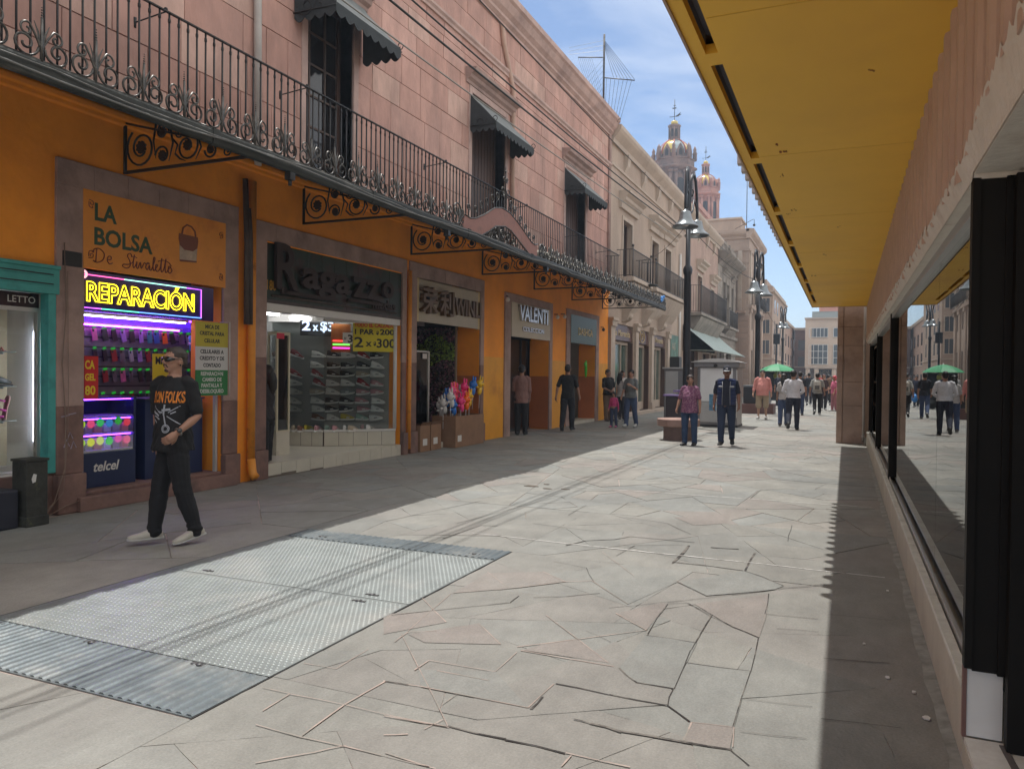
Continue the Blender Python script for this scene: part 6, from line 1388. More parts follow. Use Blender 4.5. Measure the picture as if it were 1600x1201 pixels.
# ---- apartment block beyond
b6 = thing('apartment_block', 'plain tan block with blue grey windows beyond the second street lamp', 'building', (-6.6, 80, 0))
bb = MB(); bb.box(-14, -6.35, 75, 92, 0, 10.0); bb.box(-14, -6.9, 74.9, 92, 10.0, 10.6); obj('wall', bb, m_tan, b6)
b = MB(); b.box(-14.1, -6.15, 74.7, 92.1, 9.4, 9.55); b.box(-14.1, -6.15, 74.8, 92.1, 3.2, 3.3); obj('cornice', b, m_crt, b6)
for z in (1.2, 3.7, 5.6, 7.6):
    for x in (-7.25, -8.6):
        w_ = obj('window', MB().box(x, x+.65, 74.93, 74.97, z, z+1.25), m_win, b6); f = MB(); f.box(x-.06, x, 74.9, 74.99, z-.06, z+1.31); f.box(x+.65, x+.71, 74.9, 74.99, z-.06, z+1.31); f.box(x, x+.65, 74.9, 74.99, z+1.25, z+1.31); f.box(x, x+.65, 74.9, 74.99, z-.06, z); f.box(x+.3, x+.34, 74.91, 74.93, z, z+1.25); obj('frame', f, m_crt, w_)
    for y_ in (77, 80, 84, 88): obj('window', MB().box(-6.37, -6.34, y_, y_+1.2, z, z+1.3), m_win, b6)
# ---- row further on both sides
def block(name, lab, x0, x1, y0, y1, h, m, front='x', n=3, side=1, fl=3, base_z=3.0):
    t = thing(name, lab, 'building', ((x0+x1)/2, y0, 0))
    obj('wall', MB().box(x0, x1, y0, y1, 0, h), m, t); b = MB(); b.box(x0-.15, x1+.15, y0-.15, y1+.15, h, h+.35); b.box(x0-.06, x1+.06, y0-.06, y1+.06, h*.36, h*.36+.15); obj('cornice', b, m_crt, t)
    xs = x1 if side > 0 else x0
    for f in range(fl):
        z = .6+f*(h-1)/fl
        for k in range(n):
            yy = y0+(k+.3)*(y1-y0)/n; s = MB(); s.box(xs-.02, xs+.02, yy, yy+(y1-y0)/n*.35, z, z+(h-1)/fl*.6); obj('window', s, m_win, t)
        for k in range(max(1, int((x1-x0)/2.4))):
            xx = x0+.5+k*2.4; obj('window', MB().box(xx, xx+1.1, y0-.03, y0-.01, z, z+(h-1)/fl*.6), m_win, t)
    return t
block('street_house', 'brownish house past the tan apartment block', -16, -6.9, 98, 118, 8.2, m_crp, n=4)
block('street_house', 'lower pinkish house far down the left side of the street', -20, -8.6, 122, 150, 6.8, m_rust, n=5)
block('street_house', 'last small house visible far down the left side', -24, -12.2, 155, 190, 7.2, m_cr, n=5)
# far corner building on the right, facing us
b7 = thing('corner_building', 'far pale corner building with big gridded windows facing down the street', 'building', (-2, 110, 0))
bb = MB(); bb.box(-5.0, 14, 110, 128, 2.9, 9.3); bb.box(-5.0, 14, 112, 128, 0, 2.9)
for x in (-5.0, -3.9, -1.75, -.6, 2.0, 5, 8): bb.box(x, x+.55, 110, 112, 0, 2.9)
bb.box(-5.1, -4.3, 109.9, 110, 2.9, 9.3)
m_far = mat('far_pale_stone', (.62, .49, .38), .85, var=.1, vscale=.5)
obj('wall', bb, m_far, b7)
obj('cornice', MB().box(-5.2, 14.2, 109.7, 128, 9.3, 9.5), m_crt, b7); obj('string_course', MB().box(-5.1, 14.1, 109.85, 110, 2.75, 2.95), m_crt, b7)
def gridwin(x0, x1, z0, z1, nx, nz, lab=None):
    w_ = obj('window', MB().box(x0, x1, 109.92, 109.96, z0, z1), m_win, b7); f = MB()
    for k in range(nx+1): x = x0+(x1-x0)*k/nx; f.box(x-.035, x+.035, 109.86, 109.92, z0, z1)
    for k in range(nz+1): z = z0+(z1-z0)*k/nz; f.box(x0, x1, 109.87, 109.915, z-.03, z+.03)
    obj('frame', f, m_white, w_)
gridwin(-4.6, -2.3, 3.3, 5.9, 4, 3); gridwin(-4.6, -2.3, 6.9, 8.1, 5, 1); gridwin(-1.6, .4, 6.9, 8.1, 3, 1); gridwin(-1.6, .4, 3.3, 5.9, 3, 3)
obj('shopfront', MB().box(-3.35, -1.75, 111.95, 111.99, 0, 2.6), m_dw, b7); text_obj('lettering', 'UDA', .55, (-3.2, 111.9, 2.1), 0, m_gold, b7, ext=.01, narrow=1.2)
obj('penthouse', MB().box(-3.5, 0, 113, 118, 9.5, 11.2), mat('pink_paint_far', (.5, .25, .2), .8), b7)
b = MB(); b.box(-4.3, 2, 110.6, 110.65, 9.5, 10.3); b.box(-4.3, 2, 110.55, 110.7, 10.3, 10.35); obj('parapet', b, mat('grey_glass_rail', (.3, .34, .33), .3), b7)
block('dark_house', 'narrow dark brown house left of the far corner building', -6.6, -5.25, 113, 124, 8.0, mat('dark_brown_far', (.19, .12, .10), .8, var=.2), n=2, side=-1)
block('dark_house', 'lower brown house with balconies beyond the far corner building', -9.6, -7.3, 150, 165, 7.6, m_rust, n=2, side=-1)
# far ornate church facade
t = thing('far_church', 'small ornate pale church facade closing the far end of the street', 'church', (-12, 205, 0))
b = MB(); b.box(-15.2, -9.8, 205, 215, 0, 6.2); b.prism([(-15.2, 6.2), (-9.8, 6.2), (-10.6, 7.2), (-11.5, 7.6), (-11.9, 8.8), (-12.2, 9.4), (-12.5, 8.8), (-12.9, 7.6), (-14.4, 7.0)], 'y', 205, 206)
b.lathe([(.7, 0), (.75, .8), (.5, 1.2), (.15, 1.8), (.02, 2.4)], (-14.6, 206, 6.2), 10); b.lathe([(.6, 0), (.65, .8), (.4, 1.2), (.1, 1.8)], (-10.4, 206, 6.2), 10)
for k in range(5): b.cyl((-14.8+k*1.15, 204.9, 0), (-14.8+k*1.15, 204.9, 6), .18, 8)
obj('facade', b, m_far, t); obj('door', MB().box(-13.1, -11.9, 204.8, 204.95, 0, 3.4), m_dw, t); obj('window', MB().box(-12.9, -12.1, 204.85, 204.95, 4.2, 5.6), m_dw, t)

# ---- church towers behind the roofs
m_tw = mat('tower_dark_stone', (.25, .165, .135), .9, var=.25, vscale=.8, bump=.5, bscale=4, dirt=(.12, .095, .09), dscale=.5, dlo=.48, dhi=.65)
m_tp = mat('tower_pink_stone', (.45, .235, .18), .9, var=.2, vscale=.8, bump=.4, bscale=4, dirt=(.30, .16, .13), dscale=.5, dlo=.5, dhi=.7)
m_ty = mat('gold_tiles', (.62, .47, .06), .15, spec=.8, var=.15, vscale=3, coat=.6); m_tb = mat('blue_white_tiles', (.30, .38, .40), .2, spec=.8, var=.25, vscale=3, coat=.5); m_tr = mat('terracotta_ribs', (.42, .10, .05), .5)
def tower(lab, cx, cy, rr, zt, mst, s, dark=True, rot=.0):
    t = thing('church_tower', lab, 'tower', (cx, cy, 0))
    def oct_(r, z, rot_=math.pi/8+rot): return [(cx+r*math.cos(rot_+k*math.pi/4), cy+r*math.sin(rot_+k*math.pi/4), z) for k in range(8)]
    b = MB(); b.loft([oct_(rr*1.12, 0), oct_(rr*1.12, zt-7.4*s)], False)
    b.loft([oct_(rr*.98, zt-7.4*s), oct_(rr*.98, zt-1.2*s)], False); obj('shaft', b, mst, t)
    b = MB(); b.loft([oct_(rr*1.15, zt-7.5*s), oct_(rr*1.28, zt-7.2*s), oct_(rr*1.28, zt-6.9*s), oct_(rr*1.05, zt-6.7*s)], False)
    b.loft([oct_(rr*1.0, zt-1.3*s), oct_(rr*1.1, zt-1.1*s), oct_(rr*1.24, zt-.85*s), oct_(rr*1.24, zt-.65*s), oct_(rr*1.08, zt-.5*s), oct_(rr*1.08, zt+.35*s), oct_(rr*1.14, zt+.4*s), oct_(rr*1.14, zt+.55*s)], False); obj('cornice', b, mst, t)
    b = MB()
    for k in range(8):
        a = math.pi/8+rot+k*math.pi/4
        for da in (-.13, .13): x, y = cx+rr*1.03*math.cos(a+da), cy+rr*1.03*math.sin(a+da); b.cyl((x, y, zt-6.7*s), (x, y, zt-1.3*s), .24*s, 8); b.box(x-.3*s, x+.3*s, y-.3*s, y+.3*s, zt-1.6*s, zt-1.25*s); b.box(x-.3*s, x+.3*s, y-.3*s, y+.3*s, zt-6.9*s, zt-6.4*s)
    obj('column', b, mst, t)
    for k in range(8):
        a = rot+k*math.pi/4; r_ = rr*.93; x, y = cx+r_*math.cos(a), cy+r_*math.sin(a); M_ = Matrix.Translation((x, y, 0)) @ Matrix.Rotation(a, 4, 'Z')
        b = MB(); b.M = M_; w_ = .52*s
        b.prism([(-w_, zt-6.0*s), (w_, zt-6.0*s)]+[(w_*math.cos(q), zt-2.9*s+w_*1.1*math.sin(q)) for q in [math.pi*j/8 for j in range(9)]], 'x', -.05, .12 if k % 2 else .1)
        obj('belfry_opening', b, mat('belfry_shutter', (.34, .17, .12), .7) if dark and k in (5, 6) else m_dw, t)
    # parapet pinnacles and dormer gables around the drum
    for k in range(8):
        a = math.pi/8+rot+k*math.pi/4; x, y = cx+rr*1.1*math.cos(a), cy+rr*1.1*math.sin(a); obj('pinnacle', MB().lathe([(.30*s, 0), (.30*s, .9*s), (.38*s, 1.0*s), (.2*s, 1.3*s), (.26*s, 1.6*s), (.04*s, 2.1*s)], (x, y, zt+.4*s), 8), mst, t)
    dr = rr*.88
    b = MB(); b.loft([oct_(dr, zt+.5*s), oct_(dr, zt+1.2*s)], False); obj('drum', b, mst, t)
    prof = [(dr*math.cos(q)*1.0, dr*1.02*math.sin(q)) for q in [math.pi/2*j/9*.93 for j in range(10)]]
    for k in range(8):
        a0, a1 = rot+math.pi/8+k*math.pi/4, rot+math.pi/8+(k+1)*math.pi/4; b = MB(); rings = []
        for r_, h in prof: rings.append([(cx+r_*math.cos(a0+(a1-a0)*j/4), cy+r_*math.sin(a0+(a1-a0)*j/4), zt+1.2*s+h) for j in range(5)])
        vs = [v for r2_ in rings for v in r2_]; b.add(vs, [(i*5+j, i*5+j+1, (i+1)*5+j+1, (i+1)*5+j) for i in range(9) for j in range(4)], True)
        obj('dome_segment', b, m_ty if k % 2 else m_tb, t)
    b = MB()
    for k in range(8):
        a = math.pi/8+rot+k*math.pi/4; b.tube([(cx+(r_+.03)*math.cos(a), cy+(r_+.03)*math.sin(a), zt+1.2*s+h) for r_, h in prof], .13*s, 6)
    obj('rib', b, m_tr, t)
    for k in range(8):
        a = rot+k*math.pi/4; x, y = cx+dr*.98*math.cos(a), cy+dr*.98*math.sin(a)
        b = MB(); b.M = Matrix.Translation((x, y, 0)) @ Matrix.Rotation(a, 4, 'Z'); w_ = .5*s
        b.prism([(-w_, zt+.6*s), (w_, zt+.6*s), (w_, zt+1.6*s), (0, zt+2.5*s), (-w_, zt+1.6*s)], 'x', -.4*s, .25*s); o = obj('dormer', b, mst, t)
        b2_ = MB(); b2_.M = b.M; b2_.prism([(-w_*.5, zt+.8*s), (w_*.5, zt+.8*s), (w_*.5, zt+1.5*s), (0, zt+1.9*s), (-w_*.5, zt+1.5*s)], 'x', .25*s, .27*s); obj('opening', b2_, m_dw, o)
    zl = zt+1.2*s+dr*1.0
    b = MB(); lr = rr*.27; b.loft([oct_(lr*1.25, zl-.2*s), oct_(lr*1.25, zl+.1*s), oct_(lr, zl+.15*s), oct_(lr, zl+1.75*s), oct_(lr*1.3, zl+1.9*s), oct_(lr*1.3, zl+2.1*s), oct_(lr*.8, zl+2.2*s)], False)
    for k in range(8): a = math.pi/8+rot+k*math.pi/4; b.cyl((cx+lr*1.05*math.cos(a), cy+lr*1.05*math.sin(a), zl+.15*s), (cx+lr*1.05*math.cos(a), cy+lr*1.05*math.sin(a), zl+1.8*s), .09*s, 6)
    ln = obj('lantern', b, mst, t)
    b = MB()
    for k in (4, 5, 6, 7): a = rot+k*math.pi/4; b.M = Matrix.Translation((cx+lr*.93*math.cos(a), cy+lr*.93*math.sin(a), 0)) @ Matrix.Rotation(a, 4, 'Z'); b.box(0, .03, -.16*s, .16*s, zl+.4*s, zl+1.5*s)
    obj('opening', b, m_dw, ln)
    obj('cap', MB().lathe([(lr*.75, 0), (lr*.7, .45*s), (lr*.1, .7*s)], (cx, cy, zl+2.2*s), 8), m_ty, t)
    zc = zl+2.8*s; b = MB(); b.tube([(cx, cy, zc-.2), (cx, cy, zc+3.0*s)], .05*s, 5); b.box(cx-.7*s, cx+.6*s, cy-.03, cy+.03, zc+.55*s, zc+.62*s); b.prism([(cx+.1*s, zc+.6*s), (cx+.9*s, zc+1.1*s), (cx+.75*s, zc+.85*s), (cx+1.0*s, zc+.8*s), (cx+.3*s, zc+.5*s)], 'y', cy-.02, cy+.02)
    b.box(cx-.3*s, cx+.25*s, cy-.03, cy+.03, zc+1.7*s, zc+1.85*s); b.box(cx-.15*s, cx+.15*s, cy-.03, cy+.03, zc+2.1*s, zc+2.2*s); obj('weather_vane', b, m_bal, t)
    return t
tower('dark stone church tower with yellow and blue tiled dome and weather vane', -23.0, 110, 2.62, 31.6, m_tw, 1.0, rot=R(-12))
tower('pink stone church tower with tiled dome, further and lower than the dark one', -21.9, 130, 2.1, 32.1, m_tp, .82, dark=False, rot=R(10))
t = thing('church_building', 'pink stone church roof block under the towers behind the cream cornice', 'church', (-24, 120, 0)); obj('wall', MB().box(-34, -19.0, 106, 140, 0, 24.5), m_tp, t); obj('cornice', MB().box(-34.3, -18.7, 105.7, 140.3, 24.5, 25.2), m_tp, t)

# ================================================================ RIGHT BUILDING WITH YELLOW CANOPY
m_yel2 = mat('yellow_soffit_paint', (.93, .55, .055), .6, var=.06, vscale=.8, dirt=(.80, .45, .06), dscale=.35, dlo=.45, dhi=.75, bump=.10, bscale=9)
m_fas = mat('fascia_paint', (.46, .33, .25), .75, var=.12, vscale=2)
m_rib = mat('fluted_pink_stone', (.55, .40, .32), .85, var=.12, vscale=5, bump=.3, bscale=30, dirt=(.46, .32, .26), dscale=2.5, dlo=.5, dhi=.7)
m_grv = mat('groove_red', (.30, .165, .135), .9, var=.15, vscale=5)
m_plas = mat('white_plaster_right', (.68, .64, .57), .85, var=.12, vscale=3, bump=.5, bscale=22, dirt=(.50, .44, .38), dscale=3, dlo=.5, dhi=.7)
m_ledge = mat('ledge_stone', (.48, .44, .36), .75, var=.14, vscale=3, bump=.2, bscale=40)
m_ledge_t = mat('ledge_top_stone', (.62, .62, .55), .6, var=.15, vscale=7, dirt=(.45, .44, .38), dscale=4, dlo=.5, dhi=.7)
m_blk = mat('black_anodised', (.010, .009, .008), .6, var=.4, vscale=1.3, spec=.25)
rb = thing('modern_shop_building', 'modern shop building with yellow canopy soffit, fluted pink wall and long plate window', 'building', (.45, 10, 0))
SX0, SX1, SZ = -.755, .45, 3.21
YE = 19.5
# soffit with recessed slots
slots = []; y = -1.97
while y < 18.6: slots.append((y, min(y+1.90, 18.8))); y += 2.06
b = MB(); b.box(SX0, -.690, -4, YE, SZ, SZ+.05); b.box(-.628, SX1, -4, YE, SZ, SZ+.05); e = -4
for a, c in slots: b.box(-.690, -.628, e, a, SZ, SZ+.05); e = c
b.box(-.690, -.628, e, YE, SZ, SZ+.05)
sf = obj('soffit', b, m_yel2, rb)
sl_me = None
for a, c in slots: obj('light_slot', MB().box(-.70, -.618, a-.01, c+.01, SZ+.10, SZ+.11).box(-.628, -.62, a, c, SZ+.051, SZ+.10).box(-.70, -.690, a, c, SZ+.051, SZ+.10), mat('slot_grey', (.16, .18, .24), .7), sf)
b = MB(); b.box(SX0-.012, SX0, -4, YE+.01, SZ-.012, SZ+.16); b.box(SX0-.012, SX1, YE, YE+.012, SZ-.012, SZ+.16); obj('fascia', b, m_fas, rb)
b = MB(); y = 1.2
while y < 19: b.box(-.62, SX1-.03, y, y+.006, SZ-.0015, SZ-.0003); y += 2.44
obj('panel_seam', b, mat('seam_ochre', (.72, .42, .06), .8), sf)
b = MB(); rr = random.Random(2)
for cx, cy, s in [(-.46, 5.9, .035), (-.52, 6.7, .02), (-.50, 8.1, .03), (-.56, 8.3, .02), (-.30, 11.2, .03), (-.5, 13.4, .04), (-.1, 9.2, .02), (.1, 4.6, .015)]:
    for q in range(4): x_, y_ = cx+rr.uniform(-s, s), cy+rr.uniform(-3*s, 3*s); b.prism([(x_+s*.35*rr.uniform(.4, 1)*math.cos(a), y_+s*rr.uniform(.4, 1.2)*math.sin(a)) for a in [k*1.05 for k in range(6)]], 'z', SZ-.0028, SZ-.0018)
obj('rust_stain', b, mat('rust_mark', (.25, .07, .02), .9), sf)
b = MB(); b.box(SX0, SX1, -4, YE, SZ+.14, SZ+.16); obj('canopy_top', b, m_plas, rb)
b = MB(); y = 6.55
while y < 11.0:
    b.prism([(SX0-.012, y), (SX0-.10, y+.045), (SX0-.10, y+.115), (SX0-.012, y+.16)], 'z', SZ+.10, SZ+.42); y += .27
b.box(SX0-.011, SX0+.2, 6.5, 11.1, SZ+.16, SZ+.42)
obj('toothed_trim', b, mat('trim_plaster', (.5, .45, .42), .8, var=.1), rb)
# fluted wall
rbm = MB(); gr = MB(); y = -1.0; rg = random.Random(12)
def zlow(y): return 2.40 if y > 3.7 else 2.40+.13*min(1, (3.7-y)/1.0)
while y < YE-.2:
    z0 = zlow(y)-.02+rg.uniform(-.01, .02)
    n = 5; pr_ = [(SX1+.02, y), (SX1-.022, y+.010), (SX1-.038, y+.03), (SX1-.038, y+.095), (SX1-.022, y+.118), (SX1+.02, y+.128)]
    vs = []
    for (zz) in (z0, SZ): vs += [(p[0], p[1], zz+(rg.uniform(-.02, .02) if zz == z0 else 0)) for p in pr_]
    k = len(pr_); rbm.add(vs, [(i, i+1, k+i+1, k+i) for i in range(k-1)]+[tuple(range(k-1, -1, -1))], False)
    y += .26
obj('fluted_wall', rbm, m_rib, rb)
b = MB(); b.box(SX1+.02, SX1+.3, -4, YE, 2.42, SZ+.3); b.box(SX1+.02, SX1+.3, YE-.02, YE, 2.3, SZ); obj('wall_core', b, m_grv, rb)
# plaster band under the flutes with a ragged top
b = MB(); vs = []; y = -1; ys = []
while y < YE: ys.append(y); y += .035 if y < 8 else .12
for y in ys: vs.append((SX1-.006, y, 2.33 if y > 3.5 else 2.36)); vs.append((SX1-.041, y, zlow(y)+.015+rg.uniform(-.022, .026)))
b.add(vs, [(2*i, 2*i+2, 2*i+3, 2*i+1) for i in range(len(ys)-1)], True)
b.box(SX1-.002, SX1+.3, 3.5, YE, 2.335, 2.42); b.box(SX1-.002, 3.5, -1, 3.498, 2.355, 2.45)
obj('plaster_band', b, m_plas, rb)
b = MB(); b.box(SX1+.31, 9, -4, YE+.4, 3.0, 7.0); b.box(8.6, 9, -4, YE+.4, 0, 3.0); b.box(SX1+.3, 8.6, YE, YE+.4, 0, 3.0); obj('upper_wall', b, m_plas, rb)
# window wall
YG0, YG1 = 3.56, 19.45; GX = .535
b = MB(); b.prism([(.455, 0), (.45, .02), (.452, .30), (.60, .30), (.60, 0)], 'y', YG0, YG1); obj('ledge', b, m_ledge, rb)
obj('ledge_top', MB().box(.445, .492, YG0+.001, YG1-.001, .301, .325), m_ledge_t, rb, bevel=.004)
b = MB(); b.box(.50, .512, YG0, YG1, .301, .35); b.box(.555, .567, YG0, YG1, .301, .35); b.box(.512, .555, YG0, YG1, .301, .312); b.box(.50, .57, YG0, YG1, 2.28, 2.334); obj('window_track', b, m_alu, rb)
for u, v in ((10.42, 10.56), (14.9, 15.0), (19.3, 19.45)): obj('mullion', MB().box(.49, .575, u, v, .302, 2.335), m_blk, rb)
wg = glass_mat('plate_glass', (.60, .64, .62), .0, 2.3)
for a, c in ((YG0+.02, 5.55), (5.556, 7.9), (7.906, 10.42), (10.56, 14.9), (15.0, 19.3)):
    obj('window_pane', MB().box(GX, GX+.006, a, c, .312, 2.28), wg, rb)
b = MB(); b.box(.60, 8.5, 3.6, YE, -.005, .28); b.box(3.4, 3.5, 3.6, YE, .28, 2.99); obj('interior', b, mat('shop_interior_grey', (.10, .10, .10), .7), rb)
obj('interior_ceiling', MB().box(.76, 8.5, 3.6, YE-.01, 2.7, 2.72), m_white, rb)
for i, (y_) in enumerate((9.0, 12.0)):
    t = thing('ceiling_lamp', ['round warm ceiling lamp behind the plate glass, nearer one', 'round warm ceiling lamp behind the plate glass, farther one'][i], 'lamp', (1.05, y_, 2.55)); obj('shade', MB().lathe([(.20, 0), (.22, .03), (.10, .12)], (1.05, y_, 2.56), 20), m_alu, t); obj('bulb', MB().lathe([(.001, 0), (.14, -.005), (.17, .02)], (1.05, y_, 2.555), 20), glow('warm_lamp', (1, .75, .2), 3), t)
# black door jamb and tiled threshold of the entrance nearest the camera
b = MB(); b.box(.447, .475, 3.50, 3.56, .405, 2.34); b.box(.475, .56, 3.51, 3.57, .395, 2.34); b.box(.56, 2.2, 3.50, 3.56, .39, 2.34); b.box(.585, .66, 3.44, 3.5, .12, 2.335); b.box(.62, 2.2, 3.48, 3.56, .12, .385); obj('door_jamb', b, m_blk, rb)
b = MB(); b.prism([(.462, .125), (.585, .125), (.585, .40), (.54, .405), (.52, .392), (.462, .41)], 'y', 3.535, 3.55); obj('white_panel', b, mat('white_tile', (.85, .83, .78), .35, var=.05), rb)
obj('panel_edge', MB().box(.447, .461, 3.53, 3.56, .12, .40), mat('edge_brown', (.22, .12, .10), .6), rb)
b = MB()
for (x0, x1, y0, y1) in ((.455, .60, 3.24, 3.53), (.604, .84, 3.24, 3.53), (.455, .60, 2.4, 3.236), (.604, .84, 2.4, 3.236), (.844, 1.3, 2.4, 3.53), (.455, 1.3, 1.2, 2.396)): b.box(x0, x1, y0, y1, .10, .12)
obj('threshold_tile', b, mat('white_floor_tile', (.88, .87, .80), .3, var=.06, dirt=(.70, .66, .58), dscale=3, dlo=.5, dhi=.7), rb)
b = MB(); b.prism([(.57, 3.50), (.592, 3.50), (.67, 2.4), (.62, 2.4)], 'z', .1205, .124); obj('door_track', b, mat('track_grey', (.16, .14, .13), .6), rb)
obj('threshold', MB().box(.452, 3.0, 1.0, 3.56, -.01, .098), m_ledge, rb)
obj('far_jamb', MB().box(.45, .6, .8, 1.0, 0, 2.35), m_blk, rb)
obj('entrance_interior', MB().box(2.2, 2.3, .8, 3.6, 0, 2.4), m_blk, rb)
# debris and concrete fillet at the foot of the ledge
b = MB(); vs = []; n = 60
for k in range(n+1):
    y_ = 2.2+k*.28; vs += [(.46, y_, .012), (.46-.045-.03*rg.random(), y_, .001)]
b.add(vs, [(2*i, 2*i+1, 2*i+3, 2*i+2) for i in range(n)], True)
struct('kerb_fillet', b, mat('fillet_concrete', (.25, .25, .225), .9, var=.35, vscale=9))
for i, (x, y_, s) in enumerate([(.36, 3.95, .016), (.22, 4.4, .012), (.33, 4.25, .010), (.12, 4.9, .01), (.3, 6.2, .012)]):
    b = MB(); b.prism([(x+s*math.cos(a)*rg.uniform(.6, 1.3), y_+s*1.4*math.sin(a)*rg.uniform(.6, 1.3)) for a in [q*1.05 for q in range(6)]], 'z', .004, .010)
    single('litter', b, m_white, ['crumpled scrap of white litter by the ledge foot, nearest', 'tiny pale litter scrap on the shaded paving', 'small pale litter piece close to the ledge', 'tiny litter speck in the shade further up', 'pale scrap by the ledge beyond the mullion'][i], 'litter', base=(x, y_, 0))
# stone pillar and downpipe at the end
pl = thing('stone_pillar_building', 'brown stone pier of the next building under the far canopy end', 'building', (.1, 20, 0))
b = MB()
zs = [0, .9, 1.45, 2.31, 2.75, 3.6, 4.4]
for k in range(len(zs)-1):
    b.box(-.20, -.075, 19.75, 22, zs[k]+.004, zs[k+1]-.004); b.box(-.067, .41, 19.77, 22, zs[k]+.004+(.1 if k in (1, 3) else 0)*0, zs[k+1]-.004)
b.box(-.19, .41, 19.80, 22, 0, 4.4)
obj('pier', b, mat('pier_stone', (.44, .32, .26), .85, var=.2, vscale=1.6, bump=.3, bscale=14, dirt=(.28, .19, .155), dscale=1.2, dlo=.5, dhi=.7), pl, bevel=.006)
b = MB(); b.box(-.18, 6, 22, 38, 0, 4.4); obj('wall', b, m_rust, pl)
b = MB(); b.tube([(.385, 19.70, .06), (.385, 19.70, 3.2)], .028, 8)
for z in (.15, 1.3, 2.3): b.cyl((.385, 19.70, z), (.385, 19.70, z+.05), .036, 8)
obj('downpipe', b, m_pvc, pl)

# ================================================================ STREET LAMPS, WIRES, FURNITURE
m_lamp = mat('lamp_black', (.02, .022, .027), .35, metal=.3, var=.2, vscale=6); m_bell = mat('bell_grey', (.20, .22, .23), .28, metal=.7, var=.15, vscale=5)
def street_lamp(lab, x, y, arms, zc=4.95, top=6.45, s=1.0, plinth=0):
    t = thing('street_lamp', lab, 'street lamp', (x, y, 0), group='black bell street lamps')
    b = MB(); b.lathe([(.20, 0), (.20, .12), (.15, .2), (.13, .7), (.155, .75), (.11, .9), (.105, zc-.25), (.13, zc-.2), (.145, zc-.08), (.12, zc), (.075, zc+.05), (.07, top)], (x, y, plinth), 16); obj('pole', b, m_lamp, t)
    for (ax, ay) in arms:
        L_ = math.hypot(ax, ay); dx, dy = ax/L_, ay/L_
        P = lambda r, z: (x+dx*r, y+dy*r, z)
        b = MB()
        b.tube([P(.06, top-.25), P(.10, top+.6), P(.18, top+1.1), P(.30, top+1.33), P(.46, top+1.38), P(.62, top+1.2), P(L_-.05, top+.75), P(L_-.0, top+.30), P(L_, top+.05)], .045*s, 8)
        b.tube([P(.08, top+.1), P(.35, top+.25), P(L_*.6, top+.6), P(L_-.15, top+.5), P(L_-.02, top+.25)], .03*s, 6)
        sp = spiral((.32, top+.85), .18, .04, 2, 8, 18); b.tube([P(q[0], q[1]) for q in sp], .024, 6)
        b.ball(P(.28, top+.72), .05, n=8, m=6)
        o = obj('arm', b, m_lamp, t)
        b = MB(); b.lathe([(.03, .26), (.06, .16), (.13, .14), (.16, .09), (.16, .02), (.175, .0), (.19, -.08), (.24, -.17), (.33, -.25), (.38, -.285), (.38, -.325), (.35, -.31), (.24, -.17), (.10, -.08)], P(L_, top-.12), 24); l_ = obj('bell_shade', b, m_bell, t)
        obj('bulb', MB().ball((x+dx*L_, y+dy*L_, top-.12-.22), .12, .12, .08, 12, 8), mat('lamp_glass', (.6, .6, .57), .2), l_)
    return t
street_lamp('nearest tall black street lamp with two bell shades beside the kiosk', -4.45, 23.5, [(.06, -.78), (.12, .78)], 4.85, 6.35)
street_lamp('second black street lamp standing on the dark planter box', -3.48, 34.2, [(-.10, -.65), (.14, .70)], 4.2, 5.5, plinth=0)
street_lamp('third far street lamp beyond the green umbrella', -5.05, 70, [(-.15, -.45), (.2, .45)], 4.9, 6.2)
single('signal_pole', MB().tube([(-4.93, 62, 0), (-4.93, 62, 5.6)], .07, 8), m_lamp, 'thin dark pole left of the third street lamp', 'pole', base=(-4.93, 62, 0))
t = thing('pole_box', 'square dark box mounted on the thin pole beside the third lamp', 'box', (-4.9, 61.9, 4.4)); obj('case', MB().box(-5.14, -4.66, 61.7, 61.9, 4.05, 4.8), m_lamp, t, bevel=.02); obj('hood', MB().box(-5.16, -4.64, 61.66, 61.92, 4.8, 4.84), m_bell, t)
# overhead wires, running along the street
m_wire = mat('wire_black', (.02, .02, .02), .6)
def wire(lab, x, z, y0, y1, r, sag, m=m_wire, x1=None, z1=None):
    n = 28; b = MB(); b.tube([(x+((x1 if x1 is not None else x)-x)*k/n, y0+(y1-y0)*k/n, z+((z1 if z1 is not None else z)-z)*k/n-sag*math.sin(math.pi*k/n)) for k in range(n+1)], r, 5)
    single('overhead_wire', b, m, lab, 'wire', base=(x, y0, z), group='overhead wires along the facade')
wire('pale lowest overhead wire crossing in front of the upper windows', -4.75, 5.35, -2, 23.4, .010, .18, mat('wire_grey', (.25, .24, .22), .6), z1=5.75)
wire('thick black overhead wire, second from the bottom', -4.72, 5.75, -2, 23.4, .015, .16, z1=6.0)
wire('black overhead wire just above the thick one', -4.70, 6.0, -2, 23.4, .012, .16, z1=6.1)
wire('topmost black overhead wire passing near the pink cornice', -4.70, 7.0, -2, 34, .010, .30, z1=6.8)
wire('thin wire joining the first and second street lamps', -4.45, 6.1, 23.6, 34, .012, .25, x1=-3.5, z1=5.6)
wire('slanting wire from the cream wall to the first lamp', XF+.05, 6.1, 30, 23.7, .008, .3, x1=-4.5, z1=6.2)
wire('wire crossing between the second and third lamps', -3.5, 5.2, 34.5, 70, .012, .6, x1=-5, z1=5.9)
